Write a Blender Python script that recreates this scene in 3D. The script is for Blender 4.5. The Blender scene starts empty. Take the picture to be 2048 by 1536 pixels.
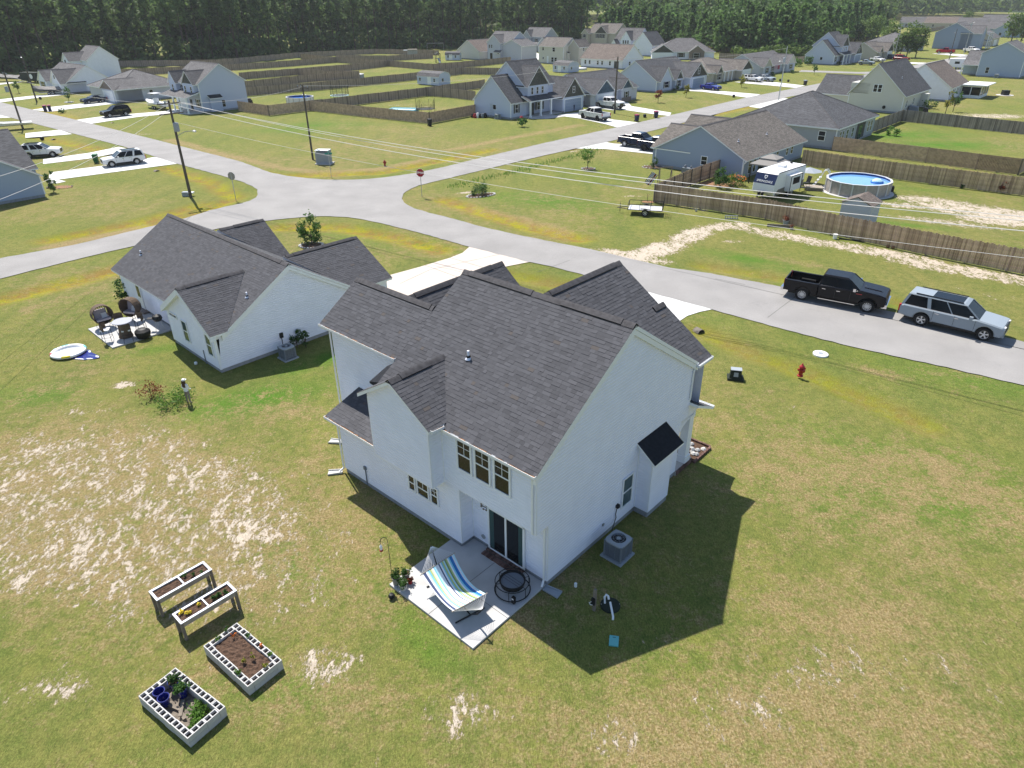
import bpy, math, random
import numpy as np
from mathutils import Vector, Matrix
from math import sin, cos, pi, radians as R_
random.seed(7); rng = np.random.default_rng(7)
S = bpy.context.scene
COL = S.collection
# ---------------------------------------------------------------- camera
cam = bpy.data.cameras.new('camera'); camo = bpy.data.objects.new('camera', cam); COL.objects.link(camo)
PITCH, ROLL = 0.50755252, 0.00956441
F3 = Vector((0, cos(PITCH), -sin(PITCH))); R0 = Vector((1, 0, 0)); D0 = Vector((0, -sin(PITCH), -cos(PITCH)))
R3 = R0*cos(ROLL) + D0*sin(ROLL); D3 = -R0*sin(ROLL) + D0*cos(ROLL)
mw = Matrix.Identity(4)
for i in range(3): mw[i][0] = R3[i]; mw[i][1] = -D3[i]; mw[i][2] = -F3[i]
mw[2][3] = 18.0
camo.matrix_world = mw
cam.sensor_width = 36; cam.lens = 1380/2048*36; cam.clip_start = .5; cam.clip_end = 6000
S.camera = camo
# ---------------------------------------------------------------- light
SUN_EL = R_(57.5)
SD = Vector((-.500, .865, 0)).normalized()*cos(SUN_EL) + Vector((0, 0, sin(SUN_EL)))
w = bpy.data.worlds.new('World'); S.world = w; w.use_nodes = True
nt = w.node_tree; bg = nt.nodes['Background']; sky = nt.nodes.new('ShaderNodeTexSky')
sky.sky_type = 'NISHITA'; sky.sun_disc = False; sky.sun_elevation = SUN_EL
sky.sun_rotation = math.atan2(SD.x, SD.y); sky.altitude = 0; sky.air_density = 1; sky.dust_density = .6; sky.ozone_density = 1.2
nt.links.new(sky.outputs[0], bg.inputs[0]); bg.inputs[1].default_value = .105
sl = bpy.data.lights.new('sun', 'SUN'); so = bpy.data.objects.new('sun', sl); COL.objects.link(so)
so.rotation_euler = SD.to_track_quat('Z', 'Y').to_euler(); sl.energy = 5.0; sl.angle = R_(.53); sl.color = (1, .95, .87)
S.view_settings.view_transform = 'Standard'; S.view_settings.look = 'None'; S.view_settings.exposure = .66; S.view_settings.gamma = 1
try: S.view_settings.use_curve_mapping = False
except Exception: pass
S.render.engine = 'CYCLES'
# ---------------------------------------------------------------- materials
def mat(name, col, rough=.8, var=0, vscale=3, bump=0, bscale=20, metal=0, spec=.3, kind=None, col2=None, p=None, coat=0):
    m = bpy.data.materials.new(name); m.use_nodes = True; n = m.node_tree.nodes; L = m.node_tree.links
    b = n['Principled BSDF']; b.inputs['Roughness'].default_value = rough; b.inputs['Metallic'].default_value = metal
    b.inputs['Specular IOR Level'].default_value = spec; b.inputs['Base Color'].default_value = (*col, 1)
    if coat: b.inputs['Coat Weight'].default_value = coat; b.inputs['Coat Roughness'].default_value = .03
    def N(t, **k):
        x = n.new(t)
        for a, v in k.items(): setattr(x, a, v)
        return x
    def noise(scale, det=3, vec=None):
        x = N('ShaderNodeTexNoise'); x.inputs['Scale'].default_value = scale; x.inputs['Detail'].default_value = det
        tc = N('ShaderNodeTexCoord'); L.new(vec or tc.outputs['Object'], x.inputs['Vector']); return x.outputs['Fac']
    def mathn(op, a, b2=None, cl=False):
        x = N('ShaderNodeMath', operation=op); x.use_clamp = cl
        for i, q in enumerate((a, b2)):
            if q is None: continue
            if isinstance(q, (int, float)): x.inputs[i].default_value = q
            else: L.new(q, x.inputs[i])
        return x.outputs[0]
    def mix(f, a, c):
        x = N('ShaderNodeMix', data_type='RGBA')
        for i, q in ((0, f), (6, a), (7, c)):
            if isinstance(q, (int, float)): x.inputs[i].default_value = q
            elif isinstance(q, tuple): x.inputs[i].default_value = (*q, 1)
            else: L.new(q, x.inputs[i])
        return x.outputs[2]
    col_out = None; h = None
    uv = None
    if kind in ('siding', 'roof', 'wood', 'brick', 'shake'):
        tc = N('ShaderNodeUVMap'); uv = tc.outputs[0]
    if kind == 'siding':
        sx = N('ShaderNodeSeparateXYZ'); L.new(uv, sx.inputs[0])
        fr = mathn('FRACT', mathn('DIVIDE', sx.outputs[1], p or .11))
        line = mathn('LESS_THAN', fr, .12)
        col_out = mix(mathn('MULTIPLY', line, .22), col, tuple(c*.45 for c in col)); h = fr
    if kind == 'roof' or kind == 'brick' or kind == 'shake':
        bt = N('ShaderNodeTexBrick'); L.new(uv, bt.inputs['Vector'])
        bt.inputs['Scale'].default_value = 1; bt.inputs['Mortar Size'].default_value = {'roof': .012, 'brick': .012, 'shake': .01}[kind]
        bt.inputs['Brick Width'].default_value = {'roof': .34, 'brick': .22, 'shake': .16}[kind]; bt.inputs['Row Height'].default_value = {'roof': .15, 'brick': .08, 'shake': .2}[kind]
        bt.inputs['Color1'].default_value = (*[c*.72 for c in col], 1); bt.inputs['Color2'].default_value = (*[c*1.3 for c in col], 1)
        bt.inputs['Mortar'].default_value = (*(col2 or tuple(c*.4 for c in col)), 1); bt.inputs['Bias'].default_value = 0
        col_out = bt.outputs[0]; h = mathn('SUBTRACT', 1, bt.outputs[1])
    if kind == 'wood':
        sx = N('ShaderNodeSeparateXYZ'); L.new(uv, sx.inputs[0]); q = mathn('DIVIDE', sx.outputs[0], p or .15)
        fr = mathn('FRACT', q); fl = mathn('FLOOR', q); wn = N('ShaderNodeTexWhiteNoise', noise_dimensions='1D'); L.new(fl, wn.inputs['W'])
        line = mathn('LESS_THAN', fr, .1)
        c1 = mix(wn.outputs[0], tuple(c*.72 for c in col), tuple(c*1.25 for c in col))
        col_out = mix(mathn('MULTIPLY', line, .7), c1, tuple(c*.2 for c in col)); h = mathn('SUBTRACT', 1, line)
    if kind == 'tone':
        at = N('ShaderNodeAttribute', attribute_name='tone'); col_out = mix(at.outputs[2], tuple(c*.80 for c in col), tuple(c*1.2 for c in col))
        if col2: col_out = mix(mathn('GREATER_THAN', at.outputs[2], .92), col_out, col2)
    if kind == 'rand':
        oi = N('ShaderNodeObjectInfo'); col_out = mix(oi.outputs['Random'], tuple(c*.68 for c in col), tuple(c*1.35 for c in col) if not col2 else col2)
    if kind == 'leaf':
        at = N('ShaderNodeAttribute', attribute_name='tone'); oi = N('ShaderNodeObjectInfo')
        f = mathn('ADD', mathn('MULTIPLY', at.outputs[2], .6), mathn('MULTIPLY', oi.outputs['Random'], .4)); col_out = mix(f, tuple(c*.45 for c in col), col2 or tuple(c*1.6 for c in col))
        tr = N('ShaderNodeBsdfTranslucent'); ms = N('ShaderNodeMixShader'); ms.inputs[0].default_value = .42
        L.new(col_out, tr.inputs[0]); L.new(b.outputs[0], ms.inputs[1]); L.new(tr.outputs[0], ms.inputs[2]); L.new(ms.outputs[0], n['Material Output'].inputs[0])
    if var:
        nf = noise(vscale, 4)
        base = col_out if col_out is not None else tuple(col)
        f = N('ShaderNodeMapRange'); L.new(nf, f.inputs[0]); f.inputs[1].default_value = .3; f.inputs[2].default_value = .7; f.inputs[3].default_value = 1-var; f.inputs[4].default_value = 1+var
        x = N('ShaderNodeVectorMath', operation='SCALE')
        if isinstance(base, tuple): x.inputs[0].default_value = base
        else: L.new(base, x.inputs[0])
        L.new(f.outputs[0], x.inputs[3]); col_out = x.outputs[0]
    if col_out is not None: L.new(col_out, b.inputs['Base Color'])
    if bump or h is not None:
        bn = N('ShaderNodeBump'); bn.inputs['Distance'].default_value = .012
        if h is not None: bn.inputs['Strength'].default_value = .6; L.new(h, bn.inputs['Height'])
        else: bn.inputs['Strength'].default_value = bump; L.new(noise(bscale, 4), bn.inputs['Height']); bn.inputs['Distance'].default_value = .03
        L.new(bn.outputs[0], b.inputs['Normal'])
    return m
M = {}
def mk(k, *a, **kw): M[k] = mat(k, *a, **kw)
mk('white_vinyl', (.78, .80, .90), .55, var=.03, vscale=1.5)
mk('trim', (.80, .82, .85), .5)
mk('siding_white', (.72, .77, .84), .6, kind='siding')
mk('siding_blue', (.36, .43, .56), .6, kind='siding')
mk('siding_lblue', (.51, .56, .70), .6, kind='siding')
mk('siding_slate', (.30, .36, .48), .6, kind='siding')
mk('siding_gray', (.36, .38, .43), .6, kind='siding')
mk('siding_lgray', (.50, .52, .60), .6, kind='siding')
mk('siding_beige', (.52, .49, .44), .6, kind='siding')
mk('siding_tan', (.46, .43, .38), .6, kind='siding')
mk('siding_cream', (.62, .60, .55), .6, kind='siding')
mk('shake_dark', (.085, .085, .075), .8, kind='shake'); mk('shake_blue', (.06, .10, .14), .8, kind='shake')
mk('brick_wall', (.16, .11, .09), .85, kind='brick', col2=(.3, .28, .26))
mk('tab', (.082, .082, .090), .9, kind='tone', col2=(.092, .082, .078), spec=.15)
mk('tab_side', (.02, .02, .022), .95)
mk('roof_charcoal', (.080, .081, .088), .9, kind='roof', var=.1, vscale=.6)
mk('roof_black', (.035, .037, .042), .9, kind='roof')
mk('roof_gray', (.125, .12, .122), .9, kind='roof', var=.1, vscale=.6)
mk('roof_taupe', (.14, .125, .112), .9, kind='roof', var=.1, vscale=.6)
mk('roof_brown', (.155, .125, .108), .9, kind='roof', var=.08, vscale=.6)
mk('ridge_vent', (.078, .074, .078), .95, var=.25, vscale=6)
mk('roof_dark', (.012, .014, .02), .9, var=.3, vscale=8)  # near-black roof colour, with the bay roof's shade put into it
mk('block', (.36, .36, .36), .9, var=.12, vscale=5, bump=.4, bscale=40)
mk('found', (.27, .28, .30), .9, var=.15, vscale=4)
mk('brick', (.11, .06, .05), .9, kind='rand', col2=(.19, .11, .09))
mk('concrete', (.48, .46, .44), .85, var=.07, vscale=.8, bump=.15, bscale=60)
mk('concrete_pink', (.52, .455, .40), .85, var=.06, vscale=.6, bump=.15, bscale=60)
mk('concrete_white', (.56, .56, .545), .85, var=.05, vscale=.6)
mk('patio', (.45, .445, .44), .85, var=.10, vscale=1.3, bump=.2, bscale=70)
mk('joint', (.10, .10, .09), .95)
mk('glass', (.010, .012, .014), .08, spec=.4); mk('glass_green', (.03, .07, .07), .1, spec=.5); mk('glass_car', (.005, .007, .010), .10, spec=.18)
mk('curtain', (.06, .12, .12), .8); mk('black', (.012, .012, .013), .5); mk('black_metal', (.02, .02, .022), .4, metal=.3)
mk('rubber', (.014, .014, .015), .85); mk('rim', (.62, .62, .63), .35, metal=.35); mk('rim_dark', (.04, .04, .045), .3, metal=.8)
mk('chrome', (.7, .7, .72), .12, metal=1); mk('ac_gray', (.16, .18, .21), .5, var=.05); mk('ac_light', (.30, .33, .36), .5)
mk('pole_wood', (.10, .085, .07), .9, var=.3, vscale=2); mk('galv', (.42, .44, .45), .4, metal=.6); mk('wire', (.62, .60, .58), .5)
mk('fence', (.40, .275, .185), .9, kind='rand', col2=(.54, .39, .27), var=.25, vscale=2.5); mk('fence_far', (.34, .265, .205), .9, kind='wood', var=.15, vscale=.5); mk('fence_dark', (.15, .125, .10), .9)
mk('fence_grey', (.28, .24, .20), .9, kind='wood', var=.2, vscale=.7)
mk('gutter', (.82, .83, .84), .4); mk('debris', (.22, .12, .06), .9, var=.4, vscale=9)
mk('soil', (.085, .05, .033), .95, var=.45, vscale=14, bump=1, bscale=25); mk('lumber', (.33, .29, .24), .85, var=.15, vscale=5); mk('lumber_gray', (.20, .17, .14), .9, var=.2, vscale=4)
mk('cmu', (.50, .49, .475), .9, var=.08, vscale=8, bump=.3, bscale=60)
mk('blue_glaze', (.012, .018, .16), .12, spec=.6); mk('terracotta', (.30, .28, .26), .8); mk('leaf', (.055, .12, .025), .6, kind='leaf'); mk('leaf_bright', (.10, .2, .03), .6, kind='leaf')
mk('leaf_rust', (.16, .045, .02), .7, kind='leaf'); mk('leaf_yellow', (.22, .22, .03), .7, kind='leaf'); mk('flower_orange', (.6, .16, .02), .7); mk('flower_yellow', (.7, .55, .05), .7)
mk('pine', (.075, .125, .045), .7, kind='leaf', col2=(.18, .28, .085))
mk('turf', (.085, .135, .022), .8, kind='leaf', col2=(.30, .29, .11))
mk('turf_dry', (.20, .16, .07), .8, kind='leaf', col2=(.40, .32, .19)); mk('pine_far', (.085, .16, .048), .7, kind='leaf', col2=(.20, .34, .09)); mk('leaf_tree', (.07, .13, .03), .7, kind='leaf', col2=(.17, .26, .06)); mk('bark', (.09, .07, .055), .95, var=.3)
mk('wicker', (.12, .085, .06), .85, var=.3, vscale=30, bump=.8, bscale=60); mk('cushion', (.42, .38, .42), .9); mk('cushion_w', (.68, .68, .70), .9)
mk('table_top', (.32, .33, .37), .5); mk('red', (.32, .012, .015), .4, spec=.5); mk('stop_red', (.35, .01, .02), .5); mk('sign_back', (.30, .29, .28), .5, metal=.3); mk('sign_white', (.85, .85, .85), .5); mk('sign_green', (.01, .22, .16), .5)
mk('pvc', (.75, .78, .80), .4); mk('green_lid', (.02, .028, .02), .8); mk('teal', (.12, .42, .42), .5); mk('bin_navy', (.02, .025, .07), .5); mk('bin_red', (.28, .03, .08), .5)
mk('bin_green', (.02, .12, .04), .5); mk('pool_wall', (.36, .33, .31), .5, var=.15, vscale=3); mk('pool_rim', (.55, .55, .56), .4); mk('pool_liner', (.02, .07, .25), .4); mk('water', (.16, .34, .66), .04, spec=.5, var=.08, vscale=2); mk('water_deep', (.02, .16, .55), .05, spec=.5)
mk('canopy', (.24, .225, .21), .85); mk('rv_white', (.8, .8, .8), .35); mk('rv_navy', (.02, .03, .08), .3); mk('rv_gray', (.16, .145, .13), .5)
mk('net', (.03, .05, .03), .9); mk('steel_deck', (.55, .56, .60), .5, var=.1)
def paint(k, c, rough=.18): mk(k, c, rough, spec=.16, coat=.12)
paint('paint_black', (.008, .008, .010)); paint('paint_silver', (.26, .30, .34), .3); paint('paint_navy', (.012, .022, .05)); paint('paint_white', (.7, .7, .7)); paint('paint_blue', (.02, .03, .22)); paint('paint_red', (.28, .01, .025)); paint('paint_gray', (.06, .065, .07)); paint('paint_dkblue', (.02, .028, .06))
mk('light_red', (.4, .01, .01), .3); mk('light_clear', (.6, .6, .62), .15); mk('amber', (.5, .12, .02), .4)
# ---------------------------------------------------------------- mesh builder
class MB:
    def __init__(s): s.v = []; s.f = []; s.m = []; s.t = []
    def poly(s, pts, m=0, tone=0.5):
        i = len(s.v); s.v += [tuple(p) for p in pts]; s.f.append(tuple(range(i, i+len(pts)))); s.m.append(m); s.t.append(tone)
    def box(s, x0, x1, y0, y1, z0, z1, m=0, tone=.5, M4=None):
        p = [(x0, y0, z0), (x1, y0, z0), (x1, y1, z0), (x0, y1, z0), (x0, y0, z1), (x1, y0, z1), (x1, y1, z1), (x0, y1, z1)]
        if M4 is not None: p = [tuple(M4 @ Vector(q)) for q in p]
        i = len(s.v); s.v += p
        for f in ((0, 3, 2, 1), (4, 5, 6, 7), (0, 1, 5, 4), (1, 2, 6, 5), (2, 3, 7, 6), (3, 0, 4, 7)): s.f.append(tuple(i+k for k in f)); s.m.append(m); s.t.append(tone)
    def hexa(s, p, m=0, mtop=None, tone=.5):       # p: 4 bottom + 4 top
        i = len(s.v); s.v += [tuple(q) for q in p]
        for k, f in enumerate(((0, 3, 2, 1), (4, 5, 6, 7), (0, 1, 5, 4), (1, 2, 6, 5), (2, 3, 7, 6), (3, 0, 4, 7))): s.f.append(tuple(i+a for a in f)); s.m.append(mtop if (k == 1 and mtop is not None) else m); s.t.append(tone)
    def tube(s, pts, r, n=6, m=0, cap=True, r2=None):
        pts = [Vector(p) for p in pts]; i0 = len(s.v); k = len(pts)
        for a, p in enumerate(pts):
            d = (pts[min(a+1, k-1)]-pts[max(a-1, 0)]); d = d.normalized() if d.length > 1e-9 else Vector((0, 0, 1))
            up = Vector((0, 0, 1)) if abs(d.z) < .95 else Vector((1, 0, 0)); x = d.cross(up).normalized(); y = x.cross(d)
            rr = r if r2 is None else r+(r2-r)*a/(k-1)
            for j in range(n): q = p+(x*cos(2*pi*j/n)+y*sin(2*pi*j/n))*rr; s.v.append(tuple(q))
        for a in range(k-1):
            for j in range(n):
                s.f.append((i0+a*n+j, i0+a*n+(j+1) % n, i0+(a+1)*n+(j+1) % n, i0+(a+1)*n+j)); s.m.append(m); s.t.append(.5)
        if cap:
            s.f.append(tuple(i0+j for j in range(n))); s.m.append(m); s.t.append(.5)
            s.f.append(tuple(i0+(k-1)*n+n-1-j for j in range(n))); s.m.append(m); s.t.append(.5)
    def lathe(s, prof, c=(0, 0, 0), n=16, m=0, axis='z', cap=True):
        i0 = len(s.v)
        for r, z in prof:
            for j in range(n):
                a = 2*pi*j/n; x, y = r*cos(a), r*sin(a)
                q = (x, y, z) if axis == 'z' else ((x, z, y) if axis == 'y' else (z, x, y)); s.v.append((c[0]+q[0], c[1]+q[1], c[2]+q[2]))
        for a in range(len(prof)-1):
            for j in range(n): s.f.append((i0+a*n+j, i0+a*n+(j+1) % n, i0+(a+1)*n+(j+1) % n, i0+(a+1)*n+j)); s.m.append(m); s.t.append(.5)
        if cap:
            s.f.append(tuple(i0+n-1-j for j in range(n))); s.m.append(m); s.t.append(.5)
            s.f.append(tuple(i0+(len(prof)-1)*n+j for j in range(n))); s.m.append(m); s.t.append(.5)
    def puffy(s, out, w, bev=.06, y0=0, m=0, ms=None):   # side outline (x,z) extruded over width 2w with softened sides
        n = len(out); P = [Vector((a, b)) for a, b in out]; area = sum(P[i].x*P[(i+1) % n].y-P[(i+1) % n].x*P[i].y for i in range(n))
        ins = []
        for i in range(n):
            d1 = (P[i]-P[i-1]).normalized(); d2 = (P[(i+1) % n]-P[i]).normalized(); nn = Vector((-d1.y-d2.y, d1.x+d2.x)); nn = nn.normalized() if nn.length > 1e-6 else Vector((0, 0))
            if area < 0: nn = -nn
            ins.append(P[i]+nn*bev)
        rings = [(ins, -w), (P, -(w-bev)), (P, w-bev), (ins, w)]; i0 = len(s.v)
        for r, y in rings:
            for q in r: s.v.append((q.x, y0+y, q.y))
        for a in range(3):
            for j in range(n): s.f.append((i0+a*n+j, i0+a*n+(j+1) % n, i0+(a+1)*n+(j+1) % n, i0+(a+1)*n+j)); s.m.append(m); s.t.append(.5)
        s.f.append(tuple(i0+j for j in range(n))); s.m.append(m if ms is None else ms); s.t.append(.5)
        s.f.append(tuple(i0+3*n+n-1-j for j in range(n))); s.m.append(m if ms is None else ms); s.t.append(.5)
    def mesh(s, name, mats, tone=False, smooth=False, fix=True):
        me = bpy.data.meshes.new(name); me.from_pydata(s.v, [], s.f)
        for q in mats: me.materials.append(M[q] if isinstance(q, str) else q)
        me.polygons.foreach_set('material_index', s.m)
        if fix:
            import bmesh
            bm = bmesh.new(); bm.from_mesh(me); bmesh.ops.recalc_face_normals(bm, faces=bm.faces); bm.to_mesh(me); bm.free()
        me.update(); nl = len(me.loops)
        uvl = me.uv_layers.new(name='UVMap'); co = np.empty(len(me.vertices)*3); me.vertices.foreach_get('co', co); co = co.reshape(-1, 3)
        li = np.empty(nl, int); me.loops.foreach_get('vertex_index', li); nf = len(me.polygons); nr = np.empty(nf*3); me.polygons.foreach_get('normal', nr); nr = nr.reshape(-1, 3)
        ls = np.empty(nf, int); me.polygons.foreach_get('loop_total', ls); pf = np.repeat(np.arange(nf), ls); nn = nr[pf]
        t = np.stack([-nn[:, 1], nn[:, 0], 0*nn[:, 0]], 1); ln = np.linalg.norm(t, axis=1); flat = ln < 1e-3; t[flat] = (1, 0, 0); ln[flat] = 1; t /= ln[:, None]
        b = np.cross(nn, t); p = co[li]; uvs = np.stack([(p*t).sum(1), (p*b).sum(1)], 1); uvl.data.foreach_set('uv', uvs.ravel())
        if tone:
            at = me.attributes.new('tone', 'FLOAT', 'FACE'); at.data.foreach_set('value', s.t)
        if smooth: me.polygons.foreach_set('use_smooth', [True]*nf)
        return me
def link(name, me, parent=None, loc=None, rz=None, kind=None, label=None):
    o = bpy.data.objects.new(name, me); COL.objects.link(o)
    if parent is not None: o.parent = parent
    if loc is not None: o.location = loc
    if rz is not None: o.rotation_euler = (0, 0, rz)
    if kind: o['kind'] = kind
    if label: o['label'] = label
    return o
def part(name, mb, mats, parent, **k):
    if isinstance(mats, str): mats = [mats]
    lk = {q: k.pop(q) for q in ('loc', 'rz', 'kind', 'label') if q in k}
    return link(name, mb.mesh(name, mats, **k), parent, **lk)
def tag(o, label, cat, group=None):
    o['label'] = label; o['category'] = cat
    if group: o['group'] = group
    return o
def thing(name, label, cat, loc=(0, 0, 0), rz=0, group=None):
    o = bpy.data.objects.new(name, None); COL.objects.link(o); o.location = (*loc[:2], loc[2] if len(loc) > 2 else 0); o.rotation_euler = (0, 0, rz)
    o.empty_display_size = .3
    return tag(o, label, cat, group)
def solo(name, mb, mats, label, cat, loc=(0, 0, 0), rz=0, group=None, **k):
    if isinstance(mats, str): mats = [mats]
    o = link(name, mb.mesh(name, mats, **k), None, (*loc[:2], loc[2] if len(loc) > 2 else 0), rz); return tag(o, label, cat, group)
def kids(o): return [c for c in bpy.data.objects if c.parent == o]
def copy_tree(o, parent=None):
    c = o.copy(); COL.objects.link(c); c.parent = parent
    for ch in KID.get(o.name, kids(o)): copy_tree(ch, c)
    return c
KID = {}
TH = -0.738818
def head(a, b): return math.atan2(b[1]-a[1], b[0]-a[0])
def dist(a, b): return math.hypot(b[0]-a[0], b[1]-a[1])
def lp(a, b, t): return tuple(a[i]+(b[i]-a[i])*t for i in range(len(a)))
# ---------------------------------------------------------------- ground
def seg_d(P, a, b):
    a = np.array(a[:2]); b = np.array(b[:2]); d = b-a; t = np.clip(((P-a)@d)/(d@d+1e-9), 0, 1); return np.linalg.norm(P-(a+t[:, None]*d), axis=1)
def line_d(P, pts):
    r = np.full(len(P), 1e9)
    for a, b in zip(pts, pts[1:]): r = np.minimum(r, seg_d(P, a, b))
    return r
def in_poly(P, poly):
    x, y = P[:, 0], P[:, 1]; r = np.zeros(len(P), bool); n = len(poly)
    for i in range(n):
        (x0, y0), (x1, y1) = poly[i][:2], poly[(i+1) % n][:2]
        c = ((y0 > y) != (y1 > y)) & (x < (x1-x0)*(y-y0)/(y1-y0+1e-12)+x0); r ^= c
    return r
ST3U = [(-108.07,157.53), (-77.20,130.68), (-54.38,110.16), (-35.03,92.49), (-29.20,85.77), (-26.40,83.66), (-23.94,82.40), (-21.45,81.49), (-19.02,81.26), (-16.97,81.43), (-15.12,82.13), (-13.01,83.35), (-11.29,84.63), (-8.62,87.33), (-3.90,93.11), (5.39,104.03), (17.46,117.06), (30.06,131.29), (49.43,153.65), (82.23,186.78)]
ST4L = [(69.69,164.77)[:2], (58.31,153.97), (39.59,133.63), (24.71,116.04), (13.82,103.59), (9.77,99.75), (4.94,94.84), (-1.23,88.16), (-5.33,83.55), (-8.30,80.31), (-10.18,78.19), (-11.04,76.14), (-11.40,74.37), (-11.33,72.24), (-10.72,70.40), (-9.57,68.43), (-7.91,66.71), (-5.73,64.87), (-2.78,61.96), (0.82,59.09), (4.17,56.71), (6.08,55.44), (9.11,52.94), (12.17,50.38), (14.90,49.09), (19.14,46.20), (21.26,44.34), (25.22,41.21), (30.44,36.90)]
ST1L = [(27.03,31.67), (23.21,34.34), (19.94,36.52), (16.22,39.53), (13.17,42.34), (5.18,49.25), (3.02,50.98), (1.20,52.20), (-3.31,55.86), (-7.55,59.66), (-11.07,62.56), (-13.72,64.47), (-15.56,65.39), (-17.32,65.80), (-18.77,65.85), (-20.13,65.55), (-22.72,64.61), (-26.19,62.42), (-31.41,57.82), (-35.12,53.62), (-38.43,49.37)]
ST2N = [(-41.52,54.17), (-37.30,57.59), (-33.18,62.98), (-31.15,65.58), (-29.83,68.41), (-28.80,69.70), (-27.67,70.83), (-27.04,72.02), (-26.88,73.47), (-27.15,74.98), (-27.83,76.80), (-28.87,78.48), (-30.76,80.75), (-34.23,84.00), (-42.97,91.60), (-56.37,104.50), (-75.27,120.73), (-95.50,138.01)]
def ext(p, q, L): d = (q[0]-p[0], q[1]-p[1]); n = math.hypot(*d); return (q[0]+d[0]/n*L, q[1]+d[1]/n*L)
rd = [ext(ST3U[1], ST3U[0], 160)] + ST3U + [ext(ST3U[-2], ST3U[-1], 120), ext(ST4L[1], ST4L[0], 140)] + ST4L + [ext(ST4L[-2], ST4L[-1], 80), ext(ST1L[1], ST1L[0], 80)] + ST1L + [ext(ST1L[-2], ST1L[-1], 60), ext(ST2N[1], ST2N[0], 60)] + ST2N + [ext(ST2N[-2], ST2N[-1], 150)]
def dens(pts, step=.5, jit=.05, closed=True):
    out = []
    for a, b in zip(pts, pts[1:]+(pts[:1] if closed else [])):
        n = max(1, int(dist(a, b)/step)); d = dist(a, b)
        for i in range(n):
            q = lp(a[:2], b[:2], i/n); w_ = jit if a[1] < 130 and abs(a[0]) < 60 else 0
            out.append((q[0]+random.uniform(-w_, w_), q[1]+random.uniform(-w_, w_)))
    return out
def rmat(name, col, seams=True):
    m = mat(name, col, .9, var=.10, vscale=.35, bump=.25, bscale=45); n = m.node_tree.nodes; L = m.node_tree.links; b = n['Principled BSDF']
    src = b.inputs['Base Color'].links[0].from_socket; tc = n.new('ShaderNodeTexCoord')
    v = n.new('ShaderNodeTexVoronoi'); v.feature = 'DISTANCE_TO_EDGE'; v.inputs['Scale'].default_value = .16; nz = n.new('ShaderNodeTexNoise'); nz.inputs['Scale'].default_value = .6; nz.inputs['Detail'].default_value = 5
    L.new(tc.outputs['Object'], nz.inputs['Vector']); vm = n.new('ShaderNodeVectorMath'); vm.operation = 'MULTIPLY_ADD'; L.new(nz.outputs['Color'], vm.inputs[0]); vm.inputs[1].default_value = (3, 3, 0); L.new(tc.outputs['Object'], vm.inputs[2]); L.new(vm.outputs[0], v.inputs['Vector'])
    c = n.new('ShaderNodeMath'); c.operation = 'LESS_THAN'; L.new(v.outputs['Distance'], c.inputs[0]); c.inputs[1].default_value = .0022
    n2 = n.new('ShaderNodeTexNoise'); n2.inputs['Scale'].default_value = 180; L.new(tc.outputs['Object'], n2.inputs['Vector'])
    mr = n.new('ShaderNodeMapRange'); L.new(n2.outputs[0], mr.inputs[0]); mr.inputs[1].default_value = .3; mr.inputs[2].default_value = .7; mr.inputs[3].default_value = .78; mr.inputs[4].default_value = 1.2
    sc = n.new('ShaderNodeVectorMath'); sc.operation = 'SCALE'; L.new(src, sc.inputs[0]); L.new(mr.outputs[0], sc.inputs[3])
    mx = n.new('ShaderNodeMix'); mx.data_type = 'RGBA'; mm = n.new('ShaderNodeMath'); mm.operation = 'MULTIPLY'; L.new(c.outputs[0], mm.inputs[0]); mm.inputs[1].default_value = .35
    L.new(mm.outputs[0], mx.inputs[0]); L.new(sc.outputs[0], mx.inputs[6]); mx.inputs[7].default_value = (.16, .16, .16, 1); L.new(mx.outputs[2], b.inputs['Base Color'])
    return m
M['asphalt'] = rmat('asphalt', (.262, .252, .244))
mb = MB(); rp = dens(rd); mb.poly([(x, y, .03) for x, y in rp])
rm = mb.mesh('road', ['asphalt'], fix=False)
ro = link('road', rm, kind='structure')
# cross street farther up on the right and its far continuation
mb = MB()
def strip(mb, pts, w_, z):
    L_ = []; 
    for i, p in enumerate(pts):
        a = pts[max(i-1, 0)]; b = pts[min(i+1, len(pts)-1)]; d = (b[0]-a[0], b[1]-a[1]); n = math.hypot(*d); L_.append(((p[0]-d[1]/n*w_/2, p[1]+d[0]/n*w_/2, z), (p[0]+d[1]/n*w_/2, p[1]-d[0]/n*w_/2, z)))
    for a, b in zip(L_, L_[1:]): mb.poly([a[1], b[1], b[0], a[0]])
strip(mb, [(81.53,211.20), (95.52,203.66), (115.99,207.52), (142.08,207.81)], 5.5, .02); strip(mb, [(104.99,213.43), (133.69,229.32), (154.37,251.49), (177.60,278.43), (194.14,287.52)], 6.5, .026); strip(mb, [(88.65,188.04), (104.02,202.78), (122.04,221.61)], 6, .034)
so2 = link('side_road', mb.mesh('side_road', ['asphalt'], fix=False), kind='structure')
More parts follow.
